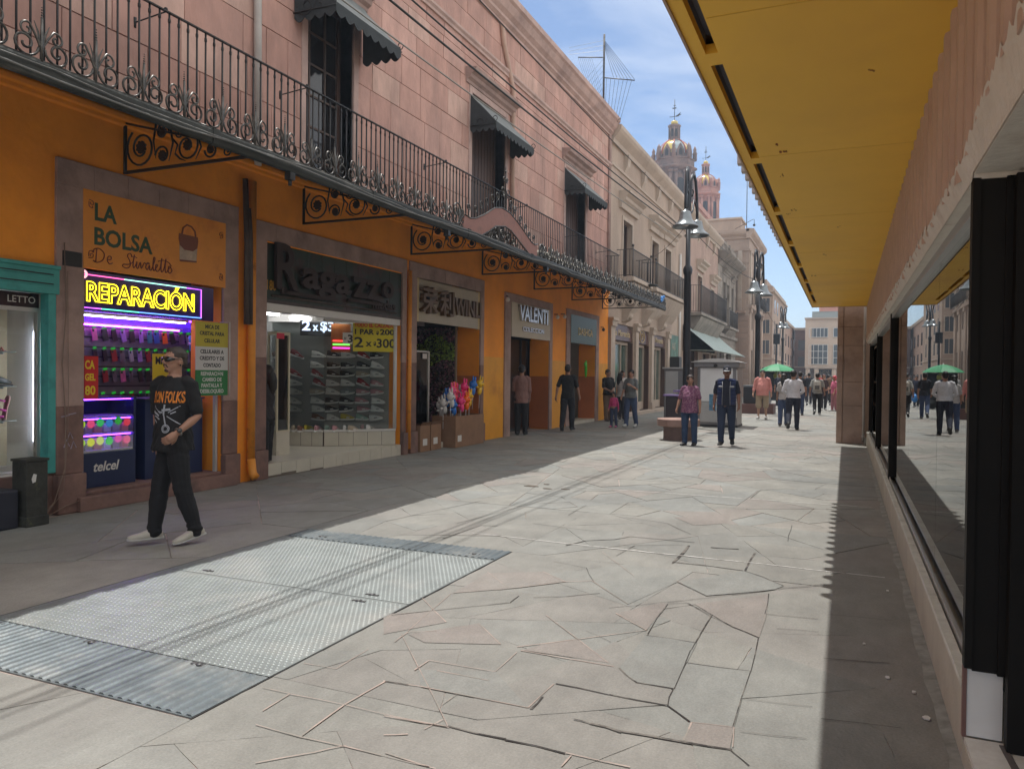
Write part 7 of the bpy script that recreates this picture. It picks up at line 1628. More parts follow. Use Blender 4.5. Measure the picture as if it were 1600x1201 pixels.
# stone bench
m_bst = mat('bench_pink_stone', (.30, .19, .155), .8, var=.15, vscale=4, bump=.3, bscale=25)
t = thing('stone_bench', 'round pink stone bench on a thick stem in the sunny street', 'bench', (-3.72, 18.7, 0))
b = MB(); b.lathe([(.46, .33), (.52, .35), (.52, .50), (.50, .515), (.02, .517)], (-3.72, 18.7, 0), 10, smooth=False); b.lathe([(.02, .33), (.46, .33)], (-3.72, 18.7, 0), 10, smooth=False); obj('seat', b, m_bst, t)
obj('stem', MB().lathe([(.36, 0), (.36, .34)], (-3.72, 18.7, 0), 10, smooth=False), mat('stem_stone', (.20, .13, .11), .85, var=.2, vscale=5), t)
# kiosk
m_kg = mat('kiosk_grey', (.50, .49, .47), .4, metal=.2, var=.08); m_kd = mat('kiosk_dark_grey', (.25, .24, .24), .4, metal=.3, var=.1)
t = thing('street_kiosk', 'closed grey metal street kiosk with domed roof and pale shutter', 'kiosk', (-3.6, 24.6, 0))
obj('body', MB().box(-4.22, -3.02, 24.1, 25.3, .05, 1.84), m_kd, t, bevel=.02); obj('plinth', MB().box(-4.24, -3.0, 24.08, 25.32, 0, .06), m_black, t)
b = MB(); b.box(-4.32, -2.95, 24.0, 25.4, 1.83, 1.98)
obj('eaves', b, m_kd, t, bevel=.02)
b = MB(); n = 10; b.loft([[(-4.40+1.5*k/n, y_, 1.985+.11*math.sin(math.pi*k/n)) for k in range(n+1)]+[(-2.9, y_, 1.98), (-4.40, y_, 1.98)] for y_ in (23.92, 25.45)], False); obj('roof', b, mat('kiosk_roof', (.55, .54, .52), .4), t)
obj('shutter', MB().box(-4.13, -3.16, 24.08, 24.1, .78, 1.80), mat('pale_shutter', (.80, .80, .79), .5, var=.04), t)
obj('lower_shutter', MB().box(-4.13, -3.16, 24.082, 24.1, .14, .76), m_kg, t); obj('lamp', MB().ball((-3.66, 23.98, 1.87), .06, n=10, m=6), m_black, t)
b = MB(); b.box(-3.85, -3.72, 24.07, 24.08, .5, 1.0); b.box(-3.70, -3.64, 24.07, 24.08, .5, 1.0); obj('poster', b, mat('poster_blue', (.12, .28, .42), .4, var=.5, vscale=9), t)
b = MB(); b.box(-3.05, -3.02, 24.0, 24.08, .3, 1.75); obj('shutter_rail', b, m_kg, t)
t = thing('metal_cabinet', 'plain grey metal cabinet standing left behind the first lamp', 'cabinet', (-5.3, 25.3, 0)); obj('body', MB().box(-5.45, -4.75, 25.0, 25.7, 0, 1.78), m_kd, t, bevel=.02); obj('door', MB().box(-5.40, -5.0, 24.98, 25.0, .1, 1.7), m_kg, t); obj('lid', MB().box(-5.5, -4.7, 24.95, 25.75, 1.78, 1.83), m_kg, t)
t = thing('vending_cart', 'dark low cart with shiny violet lids beside the nearest lamp', 'cart', (-4.3, 21.6, 0))
obj('body', MB().box(-4.62, -4.0, 21.4, 22.1, .05, .98), mat('cart_dark', (.035, .025, .03), .3), t, bevel=.02); obj('lid', MB().box(-4.68, -3.98, 21.35, 22.15, .98, 1.03), mat('violet_lid', (.30, .22, .48), .18, metal=.6), t, bevel=.01); obj('upper_lid', MB().box(-4.45, -4.05, 21.6, 22.15, 1.10, 1.15).cyl((-4.3, 21.9, 1.03), (-4.3, 21.9, 1.10), .05, 8), MATS['violet_lid'], t)
t = thing('planter_box', 'black square planter box with red brown foot around the second lamp', 'planter', (-3.4, 34.2, 0))
obj('body', MB().box(-3.98, -2.95, 33.7, 34.7, .42, 1.12), mat('planter_black', (.02, .02, .024), .35), t, bevel=.02); obj('foot', MB().box(-4.02, -2.75, 33.6, 34.8, 0, .42), mat('foot_redbrown', (.14, .07, .06), .6), t, bevel=.02); obj('rim', MB().box(-4.0, -2.93, 33.68, 34.72, 1.12, 1.19), m_bell, t, bevel=.01)
# umbrella cart
t = thing('market_umbrella', 'green domed market umbrella over the dark vendor cart', 'umbrella', (-3.5, 45, 0))
b = MB(); n = 8; R_ = .98
pts = [[(-3.5+R_*q*math.cos(k*math.pi/4+.2), 45+R_*q*math.sin(k*math.pi/4+.2), z) for k in range(8)] for q, z in ((1.0, 1.87), (.93, 1.93), (.7, 2.08), (.4, 2.20), (.12, 2.27), (.02, 2.28))]
b.loft(pts, False); obj('canopy', b, mat('umbrella_green', (.035, .24, .10), .6, var=.08), t)
b = MB(); b.tube([(-3.5, 45, 0), (-3.5, 45, 2.35)], .025, 6); obj('pole', b, m_white, t)
b = MB()
for k in range(8): b.tube([(-3.5, 45, 1.7), (-3.5+R_*.95*math.cos(k*math.pi/4+.2), 45+R_*.95*math.sin(k*math.pi/4+.2), 1.9)], .008, 4)
obj('rib', b, m_bal, t)
t = thing('vendor_cart', 'dark vendor cart with yellow round emblem under the green umbrella', 'cart', (-3.5, 45, 0)); obj('body', MB().box(-4.15, -2.85, 44.7, 45.5, .25, 1.0), m_lamp, t, bevel=.03)
obj('canopy_panel', MB().box(-4.2, -2.8, 45.45, 45.5, 1.0, 1.85), m_lamp, t); obj('emblem', MB().lathe([(.01, 0), (.26, .0), (.26, .02)], (-3.5, 45.42, 1.62), 16, ax='y'), mat('emblem_yellow', (.42, .42, .10), .5), t)
for sx in (-4.0, -3.0):
    w_ = obj('wheel', MB().lathe([(.02, -.03), (.22, -.03), (.24, 0), (.22, .03), (.02, .03)], (sx, 44.68, .24), 16, ax='y'), m_black, t)

# ================================================================ air
haze = MB(); haze.box(-430, 430, -61, 2300, -6, 47)
if HAZE:
    hm = bpy.data.materials.new('air'); hm.use_nodes = True; t = hm.node_tree; t.nodes.clear(); o_ = N('ShaderNodeOutputMaterial', t); pv = N('ShaderNodeVolumePrincipled', t)
    pv.inputs['Color'].default_value = (.70, .83, 1, 1); pv.inputs['Density'].default_value = HAZE; pv.inputs['Anisotropy'].default_value = .25
    t.links.new(pv.outputs[0], o_.inputs['Volume'])
    tag(obj('haze', haze, hm), kind='stuff')
# ================================================================ PEOPLE
from mathutils import noise
def fuse(mb, vox, smooth=2, wrinkle=0.0, wscale=9.0, seed=0.0, folds=None):
    """overlapping closed shapes -> one continuous surface"""
    me = mb.mesh('tmp', m_black); o = bpy.data.objects.new('tmp', me); COL.objects.link(o)
    r = o.modifiers.new('r', 'REMESH'); r.mode = 'VOXEL'; r.voxel_size = vox; r.use_smooth_shade = True
    s = o.modifiers.new('s', 'SMOOTH'); s.factor = .5; s.iterations = smooth
    out_ = bpy.data.meshes.new_from_object(o.evaluated_get(bpy.context.evaluated_depsgraph_get())); bpy.data.objects.remove(o)
    out_.materials.clear()
    if wrinkle:
        vn = [v.normal.copy() for v in out_.vertices]
        for v, n_ in zip(out_.vertices, vn):
            p = v.co*wscale; k = noise.noise(Vector((p.x*1.0+seed, p.y, p.z*1.8)))+.5*noise.noise(Vector((p.x*2.3, p.y*2.3+seed, p.z*3.2)))
            if folds: k = k*.6+folds(v.co)
            v.co = v.co+n_*(wrinkle*k)
    out_.polygons.foreach_set('use_smooth', [True]*len(out_.polygons))
    return out_
def chain(b, pts, rs, n=12, flat=1.0):
    """tapered limb with round ends"""
    P = [Vector(p) for p in pts]; d0 = (P[0]-P[1]).normalized()*rs[0]; d1 = (P[-1]-P[-2]).normalized()*rs[-1]
    Q = [P[0]+d0*.85, P[0]+d0*.5]+P+[P[-1]+d1*.5, P[-1]+d1*.85]; rr = [rs[0]*.45, rs[0]*.85]+list(rs)+[rs[-1]*.85, rs[-1]*.45]
    b.tube(Q, rr, n)
def hand(b, wrist, dirv, inward, curl=.5, s=1.0, thick=1.0):
    """palm, four unequal bent fingers and a thumb from the side of the palm"""
    d = dirv.normalized(); w_ = inward-d*inward.dot(d); w_.normalize(); u = d.cross(w_)      # w_ = palm normal, u = across
    P = lambda a, c, e: wrist+d*(a*s)+u*(c*s)+w_*(e*s)
    chain(b, [P(-.01, 0, 0), P(.03, 0, 0), P(.075, 0, .004)], [.024*s*thick, .030*s*thick, .028*s*thick], 10)
    chain(b, [P(.03, .02, 0), P(.08, .024, .004)], [.018*s, .016*s], 8); chain(b, [P(.03, -.02, 0), P(.08, -.026, .004)], [.018*s, .016*s], 8)
    for c, ln in ((-.030, .058), (-.011, .072), (.010, .076), (.030, .066)):
        a0 = P(.080, c, .004); t = curl; f1 = d*math.cos(t)+w_*math.sin(t); f2 = d*math.cos(2.1*t)+w_*math.sin(2.1*t); f3 = d*math.cos(2.9*t)+w_*math.sin(2.9*t)
        p1 = a0+f1*(ln*.45*s); p2 = p1+f2*(ln*.33*s); p3 = p2+f3*(ln*.25*s)
        chain(b, [a0, p1, p2, p3], [.0098*s*thick, .0092*s*thick, .0085*s*thick, .0072*s*thick], 8)
    q0 = P(.02, .026, .004); q1 = P(.048, .052, .016); q2 = P(.078, .058, .028); chain(b, [q0, q1, q2], [.014*s, .0115*s, .0095*s], 8)
def pant_folds(p):
    z = p.z; a = math.exp(-((z-.10)/.10)**2)*1.3+math.exp(-((z-.47)/.12)**2)*.45+math.exp(-((z-.80)/.10)**2)*.8
    return a*noise.noise(Vector((p.x*9, p.y*9, z*30+p.x*14)))*1.2
def shirt_folds(p):
    z = p.z; a = math.exp(-((z-.95)/.14)**2)*.9+math.exp(-((z-1.30)/.12)**2)*.6+.25
    return a*noise.noise(Vector((p.x*16+z*9, p.y*12, z*12-abs(p.x)*26)))*1.3
SKIN = {}
def skin(k):
    c = {'m': (.36, .19, .125), 'd': (.23, .115, .075), 'l': (.43, .25, .175)}[k]
    m = mat('skin_'+k, c, .52, var=.06, vscale=8); m.node_tree.nodes['Principled BSDF'].inputs['Subsurface Weight'].default_value = .06
    return m
def cloth(name, c, rough=.85, **kw): return mat('cloth_'+name, c, rough, var=.10, vscale=9, bump=.15, bscale=120, **kw)
def person(label, x, y, face, h=1.70, build=1.0, belly=0.0, sk='m', female=False, legs=((12, 8), (-14, 18)), arms=((-8, 8, 15, 0), (12, 8, 20, 0)), shirt=('black', (.02, .02, .02)),
           sleeve=.5, pants=('denim', (.035, .05, .10)), shorts=False, shoes=('white', (.5, .5, .48)), hair=('short', (.012, .010, .009)), turn=0, nod=0, vox=.012, hem=.86, lean=0, group=None, extra=None, tight=1.0, curl=.45, twist=0):
    k = h/1.70; bd = build
    t = thing('person', label, 'person', (x, y, 0), R(face), group)
    hipx = .088*bd; hz = .88
    def leg(side, a, kn):
        a, kn = R(a), R(kn); hp = Vector((side*hipx, 0, 0)); kp = hp+Vector((side*.008, math.sin(a), -math.cos(a)))*.415; ap = kp+Vector((0, math.sin(a-kn), -math.cos(a-kn)))*.395
        return hp, kp, ap, a-kn
    LG = [leg(s_, a, kn) for s_, (a, kn) in zip((1, -1), legs)]
    # foot pitch: back foot rolls on to its toe
    feet = []
    for hp, kp, ap, sa in LG:
        pitch = max(-.0, -sa)*.75 if sa < -.2 else (sa*.35 if sa > .2 else 0)     # >0 toe up ; toe down when trailing
        pitch = -pitch if sa < -.2 else pitch
        heel = ap+Vector((0, -.055, -.075)); f = Vector((0, math.cos(pitch), math.sin(pitch))); toe = heel+f*.255
        feet.append((ap, pitch, min(heel.z if pitch >= 0 else heel.z, toe.z if pitch < 0 else heel.z)))
    low = min(f[2] for f in feet); dz = -low
    up_ = Vector((0, 0, dz))
    LG = [(a+up_, b_+up_, c+up_, d) for a, b_, c, d in LG]; hz = dz
    ln = Matrix.Rotation(R(twist), 4, 'Z') @ Matrix.Rotation(R(lean), 4, 'X'); hipc = Vector((0, 0, hz))
    T = lambda v: hipc+(ln @ (Vector(v)-Vector((0, 0, .88))))        # torso space: designed for hip height .88
    shz, shx = 1.383, .168*bd**.8*(.90 if female else 1)
    TW = Matrix.Rotation(R(twist), 3, 'Z'); ARM = []
    for s_, (a, ab, e, inn) in zip((1, -1), arms):
        a, ab, e, inn = R(a), R(ab), R(e), R(inn); S0 = T((s_*shx, -.005, shz))
        d1 = TW @ Vector((s_*math.sin(ab), math.sin(a)*math.cos(ab), -math.cos(a)*math.cos(ab))); E = S0+d1*.285
        d2 = TW @ Vector((-s_*math.sin(inn)+s_*math.sin(ab)*.4*math.cos(inn), math.sin(a+e)*math.cos(inn), -math.cos(a+e)*math.cos(inn))).normalized(); W_ = E+d2*.245
        ARM.append((S0, E, W_, d1, d2, s_))
    # ---- body (one continuous skin)
    b = MB()
    def ell(c, rx, ry, n=16): return [tuple(T((c[0]+rx*math.cos(q), c[1]+ry*math.sin(q), c[2]))) for q in [2*math.pi*j/n for j in range(n)]]
    fw = .93 if female else 1.0
    b.loft([ell((0, 0, .82), .12*bd, .09), ell((0, 0, .92), .145*bd, .105+belly*.4), ell((0, .01, 1.05), .125*bd*fw+belly*.3, .098+belly*.8), ell((0, .005, 1.22), .145*bd*fw, .108+belly*.4), ell((0, -.005, 1.34), .145*bd*fw, .092), ell((0, -.01, 1.42), .085, .068), ell((0, -.008, 1.47), .055, .055)])
    hp_ = T((0, -.012, 1.44)); HM = Matrix.Translation(hp_) @ ln @ Matrix.Scale(1.05, 4) @ Matrix.Rotation(R(turn), 4, 'Z') @ Matrix.Rotation(R(nod), 4, 'X')
    HH = lambda v: HM @ Vector((v[0], v[1], v[2]-1.44))
    b2_ = MB(); b2_.M = HM @ Matrix.Translation((0, 0, -1.44))
    b2_.tube([(0, -.012, 1.40), (0, -.008, 1.46), (0, 0, 1.53)], [.056 if not female else .048, .052 if not female else .045, .054], 14)
    b2_.ball((0, -.008, 1.605), .074, .092, .096, 20, 14); b2_.ball((0, .012, 1.555), .060, .078, .072, 18, 12); b2_.ball((0, .045, 1.515), .036, .042, .034, 14, 10)
    b2_.ball((0, .078, 1.62), .048, .016, .016, 12, 8)
    b2_.tube([(0, .084, 1.605), (0, .100, 1.58), (0, .108, 1.567)], [.009, .012, .014], 10); b2_.ball((.011, .094, 1.563), .009, n=8, m=6); b2_.ball((-.011, .094, 1.563), .009, n=8, m=6)
    b2_.ball((0, .084, 1.541), .022, .010, .006, 10, 6); b2_.ball((0, .083, 1.531), .019, .010, .0065, 10, 6); b2_.ball((.035, .062, 1.572), .022, .02, .02, 10, 6); b2_.ball((-.035, .062, 1.572), .022, .02, .02, 10, 6)
    for s_ in (-1, 1): b2_.ball((s_*.074, -.006, 1.580), .010, .020, .030, 10, 8)
    b.merge(b2_)
    for (S0, E, W_, d1, d2, s_) in ARM:
        chain(b, [S0-TW @ Vector((s_*.03, 0, .01)), S0, S0+(E-S0)*.5, E, E+(W_-E)*.3, E+(W_-E)*.8, W_], [v*(1 if not female else .9)*(bd**.5) for v in (.040, .043, .041, .036, .038, .028, .025)], 12)
        hand(b, W_, d2, Vector((-s_, .25, 0)), curl, 1.0 if not female else .92, 1.0 if vox < .01 else 1.15)
    for hp, kp, ap, sa in LG: chain(b, [hp, hp+(kp-hp)*.4, kp, kp+(ap-kp)*.35, kp+(ap-kp)*.85, ap], [.075, .068, .05, .05, .034, .034], 12)
    bm = fuse(b, vox*.62 if vox < .01 else vox*.8, 2); bm.materials.append(skin(sk)); o = obj('body', bm, None, t, local=True); o.scale = (k,)*3
    root = o
    def add(name, me, m, parent=None):
        if isinstance(me, MB): me = me.mesh(name, m)
        else: me.materials.append(m)
        q = bpy.data.objects.new(name, me); COL.objects.link(q); q.parent = parent or t
        if parent is None: q.scale = (k,)*3
        return q
    # ---- trousers
    b = MB(); g_ = .014*tight
    b.loft([ell((0, 0, .80), .10*bd, .085), ell((0, -.005, .86), .148*bd, .110), ell((0, -.004, .94), .146*bd, .108+belly*.35), ell((0, .002, 1.0), .130*bd, .100+belly*.6)])
    for hp, kp, ap, sa in LG:
        if shorts: chain(b, [hp, hp+(kp-hp)*.5, kp-(kp-hp)*.02, kp+(ap-kp)*.05], [.105*bd**.5, .105, .105, .105], 14)
        else:
            aa = ap+Vector((0, 0, -.012))
            chain(b, [hp+Vector((0, 0, .0)), hp+(kp-hp)*.35, kp, kp+(ap-kp)*.4, kp+(ap-kp)*.8, aa], [(.093*bd**.5+g_*.3), (.090*bd**.5+g_*.4), .066+g_, .064+g_, .052+g_, .050+g_], 14)
    add('trousers' if not shorts else 'shorts', fuse(b, vox*(.72 if vox < .009 else 1), 1, .008, 7, x, pant_folds), cloth(pants[0], pants[1]))
    # ---- shirt
    b = MB(); q = .016*tight
    rg_ = [ell((0, .002, hem), .152*bd+q+.018, .128+q*.5+belly*.7+.012), ell((0, .004, max(.95, hem+.03)), .148*bd+q+.012, .118+q*.5+belly*.8+.006), ell((0, .012, 1.06), .136*bd*fw+q+belly*.35, .106+q*.5+belly), ell((0, .008, 1.20), .150*bd*fw+q*.8, .115+q*.5+belly*.5+(.018 if female else 0)),
           ell((0, .0, 1.31), .158*bd*fw+q*.5, .110+q*.4+(.012 if female else 0)), ell((0, -.006, 1.365), .150*bd*fw, .095+q*.3), ell((0, -.010, 1.405), .122*bd**.5, .082), ell((0, -.011, 1.435), .085, .070), ell((0, -.012, 1.46), .062, .060)]
    b.loft(rg_)
    for (S0, E, W_, d1, d2, s_) in ARM:
        i_ = TW @ Vector((s_*.05, 0, -.030)); r_ = bd**.5*(1 if not female else .9)
        if sleeve <= .55: chain(b, [S0-i_, S0, S0+(E-S0)*.5, S0+(E-S0)*sleeve*1.6], [.055*r_, .058*r_, .056*r_, .057*r_], 14)
        else: chain(b, [S0-i_, S0, S0+(E-S0)*.5, E, E+(W_-E)*.4, E+(W_-E)*(sleeve-.02)], [.055*r_, .057*r_, .052*r_, .047*r_, .043*r_, .036*r_], 14)
    so_ = add('shirt', fuse(b, vox*(.72 if vox < .009 else 1), 1, .008, 8, y, shirt_folds), cloth(shirt[0], shirt[1]))
    # ---- shoes
    for (ap, pitch, _), side in zip(feet, (1, -1)):
        ap = ap+up_; b = MB(); M_ = Matrix.Translation(ap+Vector((0, 0, 0))) @ Matrix.Rotation(pitch, 4, 'X') @ Matrix.Rotation(R(-6*side), 4, 'Z') @ Matrix.Translation((0, -.058, -.078)) @ Matrix.Scale(1.06, 4)
        sec = [(-.01, .004, .06, .024), (.01, .002, .095, .034), (.06, .002, .10, .036), (.10, .002, .085, .038), (.16, .002, .062, .045), (.215, .003, .052, .042), (.255, .010, .040, .024)]
        rings = loft_y([(a_, b__, c_, d_) for a_, b__, c_, d_ in sec], 1, 14); rings = [[(v[1], v[0], v[2]) for v in r__] for r__ in rings]
        b.M = M_; b.loft(rings); s1 = add('shoe', b, cloth('shoe_'+shoes[0], shoes[1], .6))
        b = MB(); b.M = M_; sec = [(-.018, 0, .022, .026), (.03, 0, .020, .038), (.10, 0, .018, .040), (.17, 0, .018, .048), (.225, .001, .018, .044), (.262, .006, .020, .022)]
        rings = loft_y(sec, 1, 14); b.loft([[(v[1], v[0], v[2]) for v in r__] for r__ in rings]); add('sole', b, cloth('sole_'+('w' if shoes[0] == 'hero' else 'd'), (.5, .5, .47) if shoes[0] == 'hero' else (.04, .04, .04), .6), s1)
    # ---- hair
    b = MB(); b.M = HM @ Matrix.Translation((0, 0, -1.44)); st, hc = hair
    if st != 'bald':
        if st in ('short', 'cap'):
            b.ball((0, -.012, 1.629), .081, .094, .090, 20, 14); b.ball((0, -.045, 1.580), .072, .062, .06, 14, 10)
        if st == 'crop': b.ball((0, -.016, 1.624), .0775, .090, .088, 20, 14); b.ball((0, -.048, 1.575), .069, .057, .055, 14, 10); b.ball((0, .02, 1.68), .045, .052, .024, 12, 8)
        if st in ('long', 'tail', 'bob'):
            b.ball((0, -.012, 1.627), .086, .097, .092, 20, 14); b.ball((0, -.05, 1.57), .078, .060, .075, 16, 10)
            if st == 'tail': b.tube([(0, -.09, 1.60), (0, -.125, 1.55), (.01, -.11, 1.45), (.015, -.10, 1.34)], [.03, .034, .03, .012], 10)
            if st == 'long': b.tube([(0, -.06, 1.58), (0, -.095, 1.48), (0, -.10, 1.36), (0, -.09, 1.28)], [.075, .075, .065, .03], 12); b.tube([(.06, -.02, 1.58), (.075, -.03, 1.5), (.06, -.02, 1.40)], [.03, .03, .015], 8); b.tube([(-.06, -.02, 1.58), (-.075, -.03, 1.5), (-.06, -.02, 1.40)], [.03, .03, .015], 8)
            if st == 'bob': b.tube([(.065, -.01, 1.6), (.078, -.01, 1.54), (.07, -.005, 1.48)], [.03, .03, .015], 8); b.tube([(-.065, -.01, 1.6), (-.078, -.01, 1.54), (-.07, -.005, 1.48)], [.03, .03, .015], 8)
        add('hair', fuse(b, min(vox, .009), 1, .004, 30), mat('hair_%d' % int(hc[0]*1000), hc, .55, var=.3, vscale=40))
    if st == 'cap':
        b = MB(); b.M = HM @ Matrix.Translation((0, 0, -1.44)); b.loft([[(.086*q_*math.cos(a), -.01+.102*q_*math.sin(a), z) for a in [2*math.pi*j/18 for j in range(18)]] for q_, z in ((1, 1.625), (1, 1.66), (.9, 1.70), (.6, 1.725), (.1, 1.735))])
        c_ = add('cap', b, cloth('cap_navy', (.02, .022, .035))); b = MB(); b.M = HM @ Matrix.Translation((0, 0, -1.44))
        b.loft([[(w_*math.cos(a), yy, 1.632-dd+.006*math.sin(a)) for a in [2*math.pi*j/10 for j in range(10)]] for yy, w_, dd in ((.06, .075, 0), (.11, .072, .006), (.15, .055, .016), (.165, .03, .02))]); add('visor', b, cloth('visor_silver', (.30, .31, .33), .35), c_)
        b = MB(); b.M = HM @ Matrix.Translation((0, 0, -1.44)); b.prism([(-.025, 1.65), (.025, 1.65), (.02, 1.69), (-.02, 1.69)], 'y', .080, .094); add('emblem', b, cloth('emblem', (.5, .5, .5)), c_)
    # ---- eyes and brows (small)
    b = MB(); b.M = HM @ Matrix.Translation((0, 0, -1.44))
    for s_ in (-1, 1): b.ball((s_*.030, .0815, 1.597), .0105, .006, .0065, 8, 6)
    ey = add('eyes', b, mat('eye_white', (.35, .33, .31), .3))
    b = MB(); b.M = HM @ Matrix.Translation((0, 0, -1.44))
    for s_ in (-1, 1): b.ball((s_*.030, .0865, 1.597), .0055, .003, .0055, 8, 6); b.tube([(s_*.014, .090, 1.615), (s_*.03, .0885, 1.619), (s_*.047, .080, 1.614)], .0032, 5)
    add('eyebrows', b, mat('brow_dark', (.015, .01, .008), .5), ey)
    info = dict(t=t, k=k, HM=HM @ Matrix.Translation((0, 0, -1.44)), ARM=ARM, T=T, add=add, shirt=so_, LG=LG)
    return info
def drape(parts, I, dist=.006):
    pass
TW0 = Matrix.Rotation(R(44), 3, 'Z')
# ---------------------------------------------------------------- the walking man in front
I = person('man in black motorcycle t-shirt and dark sunglasses walking past the phone stall', -5.50, 5.08, 152, h=1.70, build=1.0, sk='m', belly=.015, legs=((12, 5), (-7, 10)), arms=((-12, 6, 8, 5), (2, 13, 50, 26)),
           shirt=('hero_black', (.009, .009, .010)), sleeve=.52, pants=('hero_black_pants', (.008, .008, .010)), shoes=('hero', (.50, .47, .40)), hair=('crop', (.035, .024, .018)), turn=-30, nod=2, vox=.0085, hem=.80, tight=.9, curl=.5, twist=44)
ad, HMX = I['add'], I['HM']
b = MB(); b.M = HMX
for s_ in (-1, 1):
    rings = []
    for u, y_, z0, z1 in ((.004, .098, 1.592, 1.608), (.02, .099, 1.578, 1.612), (.045, .092, 1.576, 1.614), (.066, .073, 1.583, 1.613), (.077, .045, 1.592, 1.608)): rings.append([(s_*u, y_, z0), (s_*u, y_+.004, z0), (s_*u, y_+.004, z1), (s_*u, y_, z1)])
    b.loft(rings if s_ > 0 else [r_[::-1] for r_ in rings], True); b.tube([(s_*.077, .045, 1.601), (s_*.080, .0, 1.600), (s_*.078, -.02, 1.592)], .004, 5)
b.tube([(-.006, .10, 1.604), (.006, .10, 1.604)], .004, 5)
ad('sunglasses', b, mat('sunglass_lens', (.008, .008, .009), .12, spec=.8))
b = MB(); b.M = HMX; b.ball((0, .070, 1.503), .024, .022, .016, 10, 6); b.tube([(-.026, .078, 1.528), (-.018, .092, 1.550), (0, .096, 1.552), (.018, .092, 1.550), (.026, .078, 1.528)], .0045, 5)
ad('goatee', b, mat('stubble', (.07, .045, .035), .8))
b = MB(); b.M = HMX; b.ball((-.078, -.004, 1.552), .008, .006, .009, 8, 6); b.ball((.078, -.004, 1.552), .008, .006, .009, 8, 6); ad('earring', b, m_black)
# wrist watch on the front arm
S0, E_, W0, d1, d2, s_ = I['ARM'][1]
wc = E_+d2*.225; u = d2.orthogonal().normalized(); v_ = d2.cross(u)
b = MB(); b.tube([wc+u*.034*math.cos(a)+v_*.034*math.sin(a) for a in [2*math.pi*k/16 for k in range(16)]], .007, 6, closed=True)
wt = ad('watch', b, mat('watch_steel', (.4, .38, .36), .3, metal=.8))
ow = (TW0 @ Vector((-.7, .4, .5))).normalized(); ow = (ow-d2*ow.dot(d2)).normalized(); b = MB(); b.cyl(wc+ow*.030, wc+ow*.044, .021, 16); ad('watch_face', b, mat('watch_dark', (.05, .05, .05), .2), wt)
# printed shirt graphic, laid on the shirt surface with a small offset
from mathutils.bvhtree import BVHTree
def wrap_on(mesh_objs, verts_target, off=.004):
    me = verts_target
    bv = BVHTree.FromPolygons([v.co for v in I['shirt'].data.vertices], [tuple(p.vertices) for p in I['shirt'].data.polygons])
    for v in me.vertices:
        fd = TW0 @ Vector((0, 1, 0)); p0 = TW0 @ Vector((v.co.x, .6, v.co.z)); hit = bv.ray_cast(p0, -fd)
        v.co = hit[0]+fd*off if hit[0] is not None else p0-fd*.5
def print_on(name, me, m):
    bm_ = bmesh.new(); bm_.from_mesh(me); bmesh.ops.triangulate(bm_, faces=bm_.faces[:]); bmesh.ops.subdivide_edges(bm_, edges=[e for e in bm_.edges if e.calc_length() > .02], cuts=2, use_grid_fill=False); bm_.to_mesh(me); bm_.free()
    wrap_on(None, me); me.materials.clear(); q = bpy.data.objects.new(name, me); COL.objects.link(q); q.parent = I['shirt']; q.data.materials.append(m)
cz = 1.27+.0
m_flame = mat('flame_print', (.62, .20, .02), .7, var=.5, vscale=40)
def mirror_text(s, size, z, w_, m, x0=None, nm='shirt_lettering', shear=0):
    me = text_mesh(s, size, ext=.0, offset=.004, align='CENTER', shear=shear, narrow=w_)
    for v in me.vertices: v.co = (-v.co.x, 0, v.co.z+z)
    print_on(nm, me, m)
mirror_text('IRON', .115, cz, .13, m_flame) if False else None
me = text_mesh('IRON FOLKS', .10, ext=0, offset=.003, align='CENTER', narrow=.29)
for v in me.vertices: v.co = (-v.co.x, 0, (v.co.z)*1.35+cz-.16*v.co.x*0)
print_on('shirt_lettering', me, m_flame)
gm = MB(); m_gp = mat('grey_print', (.36, .38, .42), .7)
def ln2(pts, r): gm.prism([(p[0], p[1]) for p in pts], 'y', 0, .0001) if False else None
def stroke(p, q, w_):
    d = Vector((q[0]-p[0], q[1]-p[1])); d.normalize(); n_ = Vector((-d.y, d.x))*w_/2; gm.add([(-(p[0]+n_.x), 0, p[1]+n_.y), (-(q[0]+n_.x), 0, q[1]+n_.y), (-(q[0]-n_.x), 0, q[1]-n_.y), (-(p[0]-n_.x), 0, p[1]-n_.y)], [(0, 1, 2, 3)])
for r_, w_ in ((.034, .009), (.022, .006)):
    for j in range(16): a0, a1 = j*math.pi/8, (j+1)*math.pi/8; stroke((.01+r_*math.cos(a0), 1.04+r_*math.sin(a0)), (.01+r_*math.cos(a1), 1.04+r_*math.sin(a1)), w_)
for p, q, w_ in (((-.12, 1.24), (-.04, 1.17), .007), ((.12, 1.24), (.03, 1.18), .007), ((.0, 1.25), (-.01, 1.16), .016), ((-.01, 1.17), (.012, 1.06), .012), ((.02, 1.15), (.11, 1.09), .008), ((-.03, 1.2), (.05, 1.21), .02), ((-.12, 1.19), (-.06, 1.15), .018), ((-.11, 1.15), (-.05, 1.12), .012),
                ((-.12, 1.12), (-.08, 1.09), .009), ((.05, 1.17), (.09, 1.19), .01), ((.09, 1.10), (.125, 1.08), .006), ((-.07, 1.19), (-.02, 1.18), .012)): stroke(p, q, w_)
gme = gm.mesh('motorcycle_print', m_gp); print_on('motorcycle_print', gme, m_gp)
